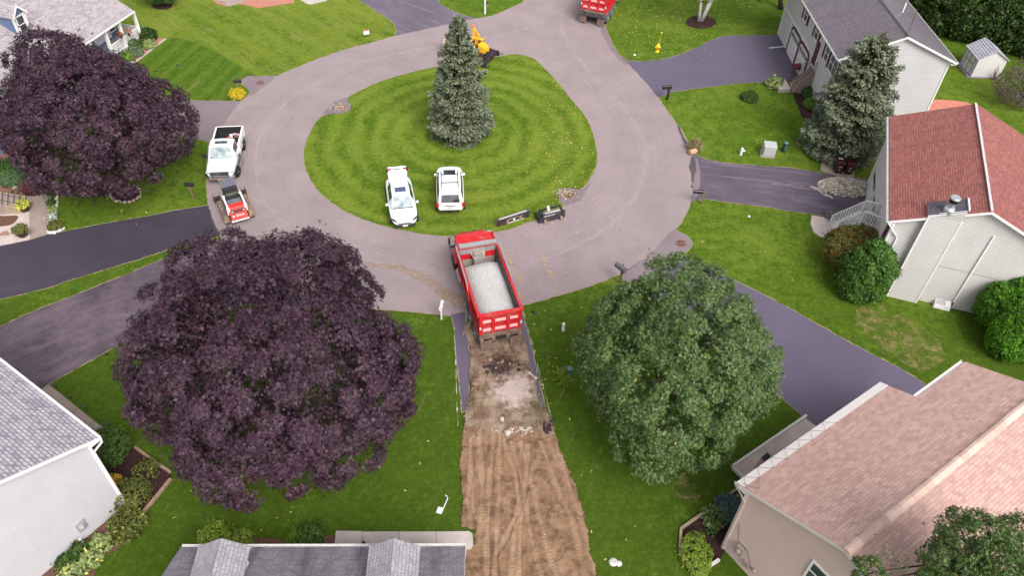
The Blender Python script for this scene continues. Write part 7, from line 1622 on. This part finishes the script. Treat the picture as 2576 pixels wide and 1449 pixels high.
# ---------------------------------------------------------------- garden at the left drive
def g2(x,y):return (x*.16696,369.1+y*.16696)
slabpx('walkway',[g2(465,752),g2(740,692),g2(712,1308),g2(452,1385),g2(440,960)],m_cold,.10)
ground('garden_bed',[(-60,380),(40,385),(100,395),(128,440),(140,484),(123,484),(78,494),(0,480),(-60,480)],mulch('pinkish_mulch',(.22,.09,.08),(.36,.19,.16),(.10,.05,.05)),.018,0,.03)
slabpx('paver_patio',[(-60,545),g2(0,1010),g2(330,985),g2(450,965),g2(450,1392),g2(180,1449),(-60,628)],m_pav,.07)
ground('garden_bed',[(-30,544),g2(130,1052),g2(300,1042),g2(270,1110),g2(180,1190),g2(90,1210),(-30,573)],m_soil,.078,1,.02)
ground('garden_bed',[g2(0,1325),g2(60,1290),g2(110,1270),g2(160,1340),(-30,600)],plain('brown_slate',(.30,.17,.12),.9,0,.2,.2,4),.078,0,.01)
ground('planting_strip',[g2(765,690),g2(845,688),g2(838,820),g2(832,1090),g2(880,1150),g2(960,1205),g2(940,1255),g2(720,1310),g2(745,1000)],m_soil,.02,0,.01)
stones('stone_border','white stone border between the concrete walk and the planting strip',[g2(752,700),g2(755,800),g2(735,920),g2(728,1060),g2(725,1200),g2(722,1300)],m_ws_,.12,.23,seed=4)
stones('stone_border','white stone border curving between the planting strip and the lawn',[g2(848,690),g2(850,800),g2(840,950),g2(838,1090),g2(890,1150),g2(960,1205),g2(940,1262)],m_ws_,.14,.2,seed=5)
stones('stone_border','white kerb stones of the planting strip along the dark drive',[g2(720,1312),g2(790,1300),g2(860,1285),g2(940,1262)],m_ws_,.19,.36,.14,seed=6)
stones('rock_wall','stacked rounded rock wall curving down to the garden steps',[g2(400,215),g2(390,290),g2(385,400),g2(390,500),g2(350,570),g2(270,610),g2(170,640)],m_ts,.17,.17,.35,seed=7,jit=.10)
stones('rock_wall','second tier of the dark rock wall beside the maroon shrub',[g2(520,505),g2(420,560),g2(440,640),g2(330,680),g2(200,660)],plain('dark_rock',(.13,.085,.07),.9,0,.2,.3,6),.15,.16,.5,seed=8,jit=.12)
edging('thin grey rail above the garden steps',[g2(0,520),g2(250,595)],.05,.5,m_met,'garden_rail')
st=thing('garden_steps','pale stone garden steps descending towards the concrete walk','steps',at(30,505))
for i in range(6):
    x=420-i*88;z=.16*(i+1);m=MB()
    pts=[(x-44,745-i*14),(x+48,745-i*14),(x+38,905-i*10),(x-54,915-i*10)]
    m.slab([W(*g2(*q),z) for q in pts],0,z);m.build('tread',m_cold,st,world=True,bevel=.01)
m=MB();m.slab([W(*g2(-200,820),.6),W(*g2(290,905),.3),W(*g2(325,960),.3),W(*g2(-200,985),.3)],0,.62);m.build('side_wall',m_tim,st,world=True)
m=MB()
for y in (700,800):
    a=W(*g2(-20,y),1.3);b=W(*g2(300,y+60),.9);m.tube([a,b,W(*g2(320,y+120),.2)],.018,5)
m.build('railing',m_iron,st,world=True)
def pot(label,px,py,r,fm,seed,tilt=0):
    t=thing('planter',label,'planter',at(px,py,.1),0,'dark round planters');m=MB();m.lathe([(r*.6,0),(r*.95,r*.6),(r,r*1.1),(r*.9,r*1.12),(r*.85,r*.9),(.001,r*.9)],n=18);m.build('pot',plain('dark_planter',(.04,.02,.025),.4),t,smooth=True,sharp=40)
    rs=np.random.RandomState(seed);P,N,D,C,_=cloud([((0,0,r*1.35),(r*1.1,r*1.1,r*.55))],.2,.14,45,rs,r*.9,-.2,.1,.2);n=len(P);leaves('flowers',fm,t,P,N,D+rs.normal(size=(n,3))*.5,.09+.04*rs.rand(n),'oval',rs,world=False)
pot('dark planter full of yellow flowers at the foot of the garden steps',65,532,.36,leafmat('yellow_mum',(.55,.55,.05),(.75,.72,.12),(.08,.18,.02),.55),3)
pot('dark planter with a small sparse plant at the edge of the dark drive',60,596,.38,g_olv,4)
for i,(x,y,m_) in enumerate(((790,750,g_md),(785,870,g_md),(795,970,g_var),(790,1085,leafmat('white_bloom',(.6,.6,.6),(.8,.8,.8),(.06,.14,.02),.4)),(850,1215,g_olv))):
    shrub('border_plant',('small plant in the planting strip nearest the purple maple','small dark plant in the planting strip, second from the maple','white-dotted plant midway along the planting strip','white-blooming plant low in the planting strip','low olive plants in the wide end of the planting strip')[i],g2(x,y),.25 if i<4 else .45,.2,m_,220+i,'oval',.12,30,.2,.12,cat='plant')
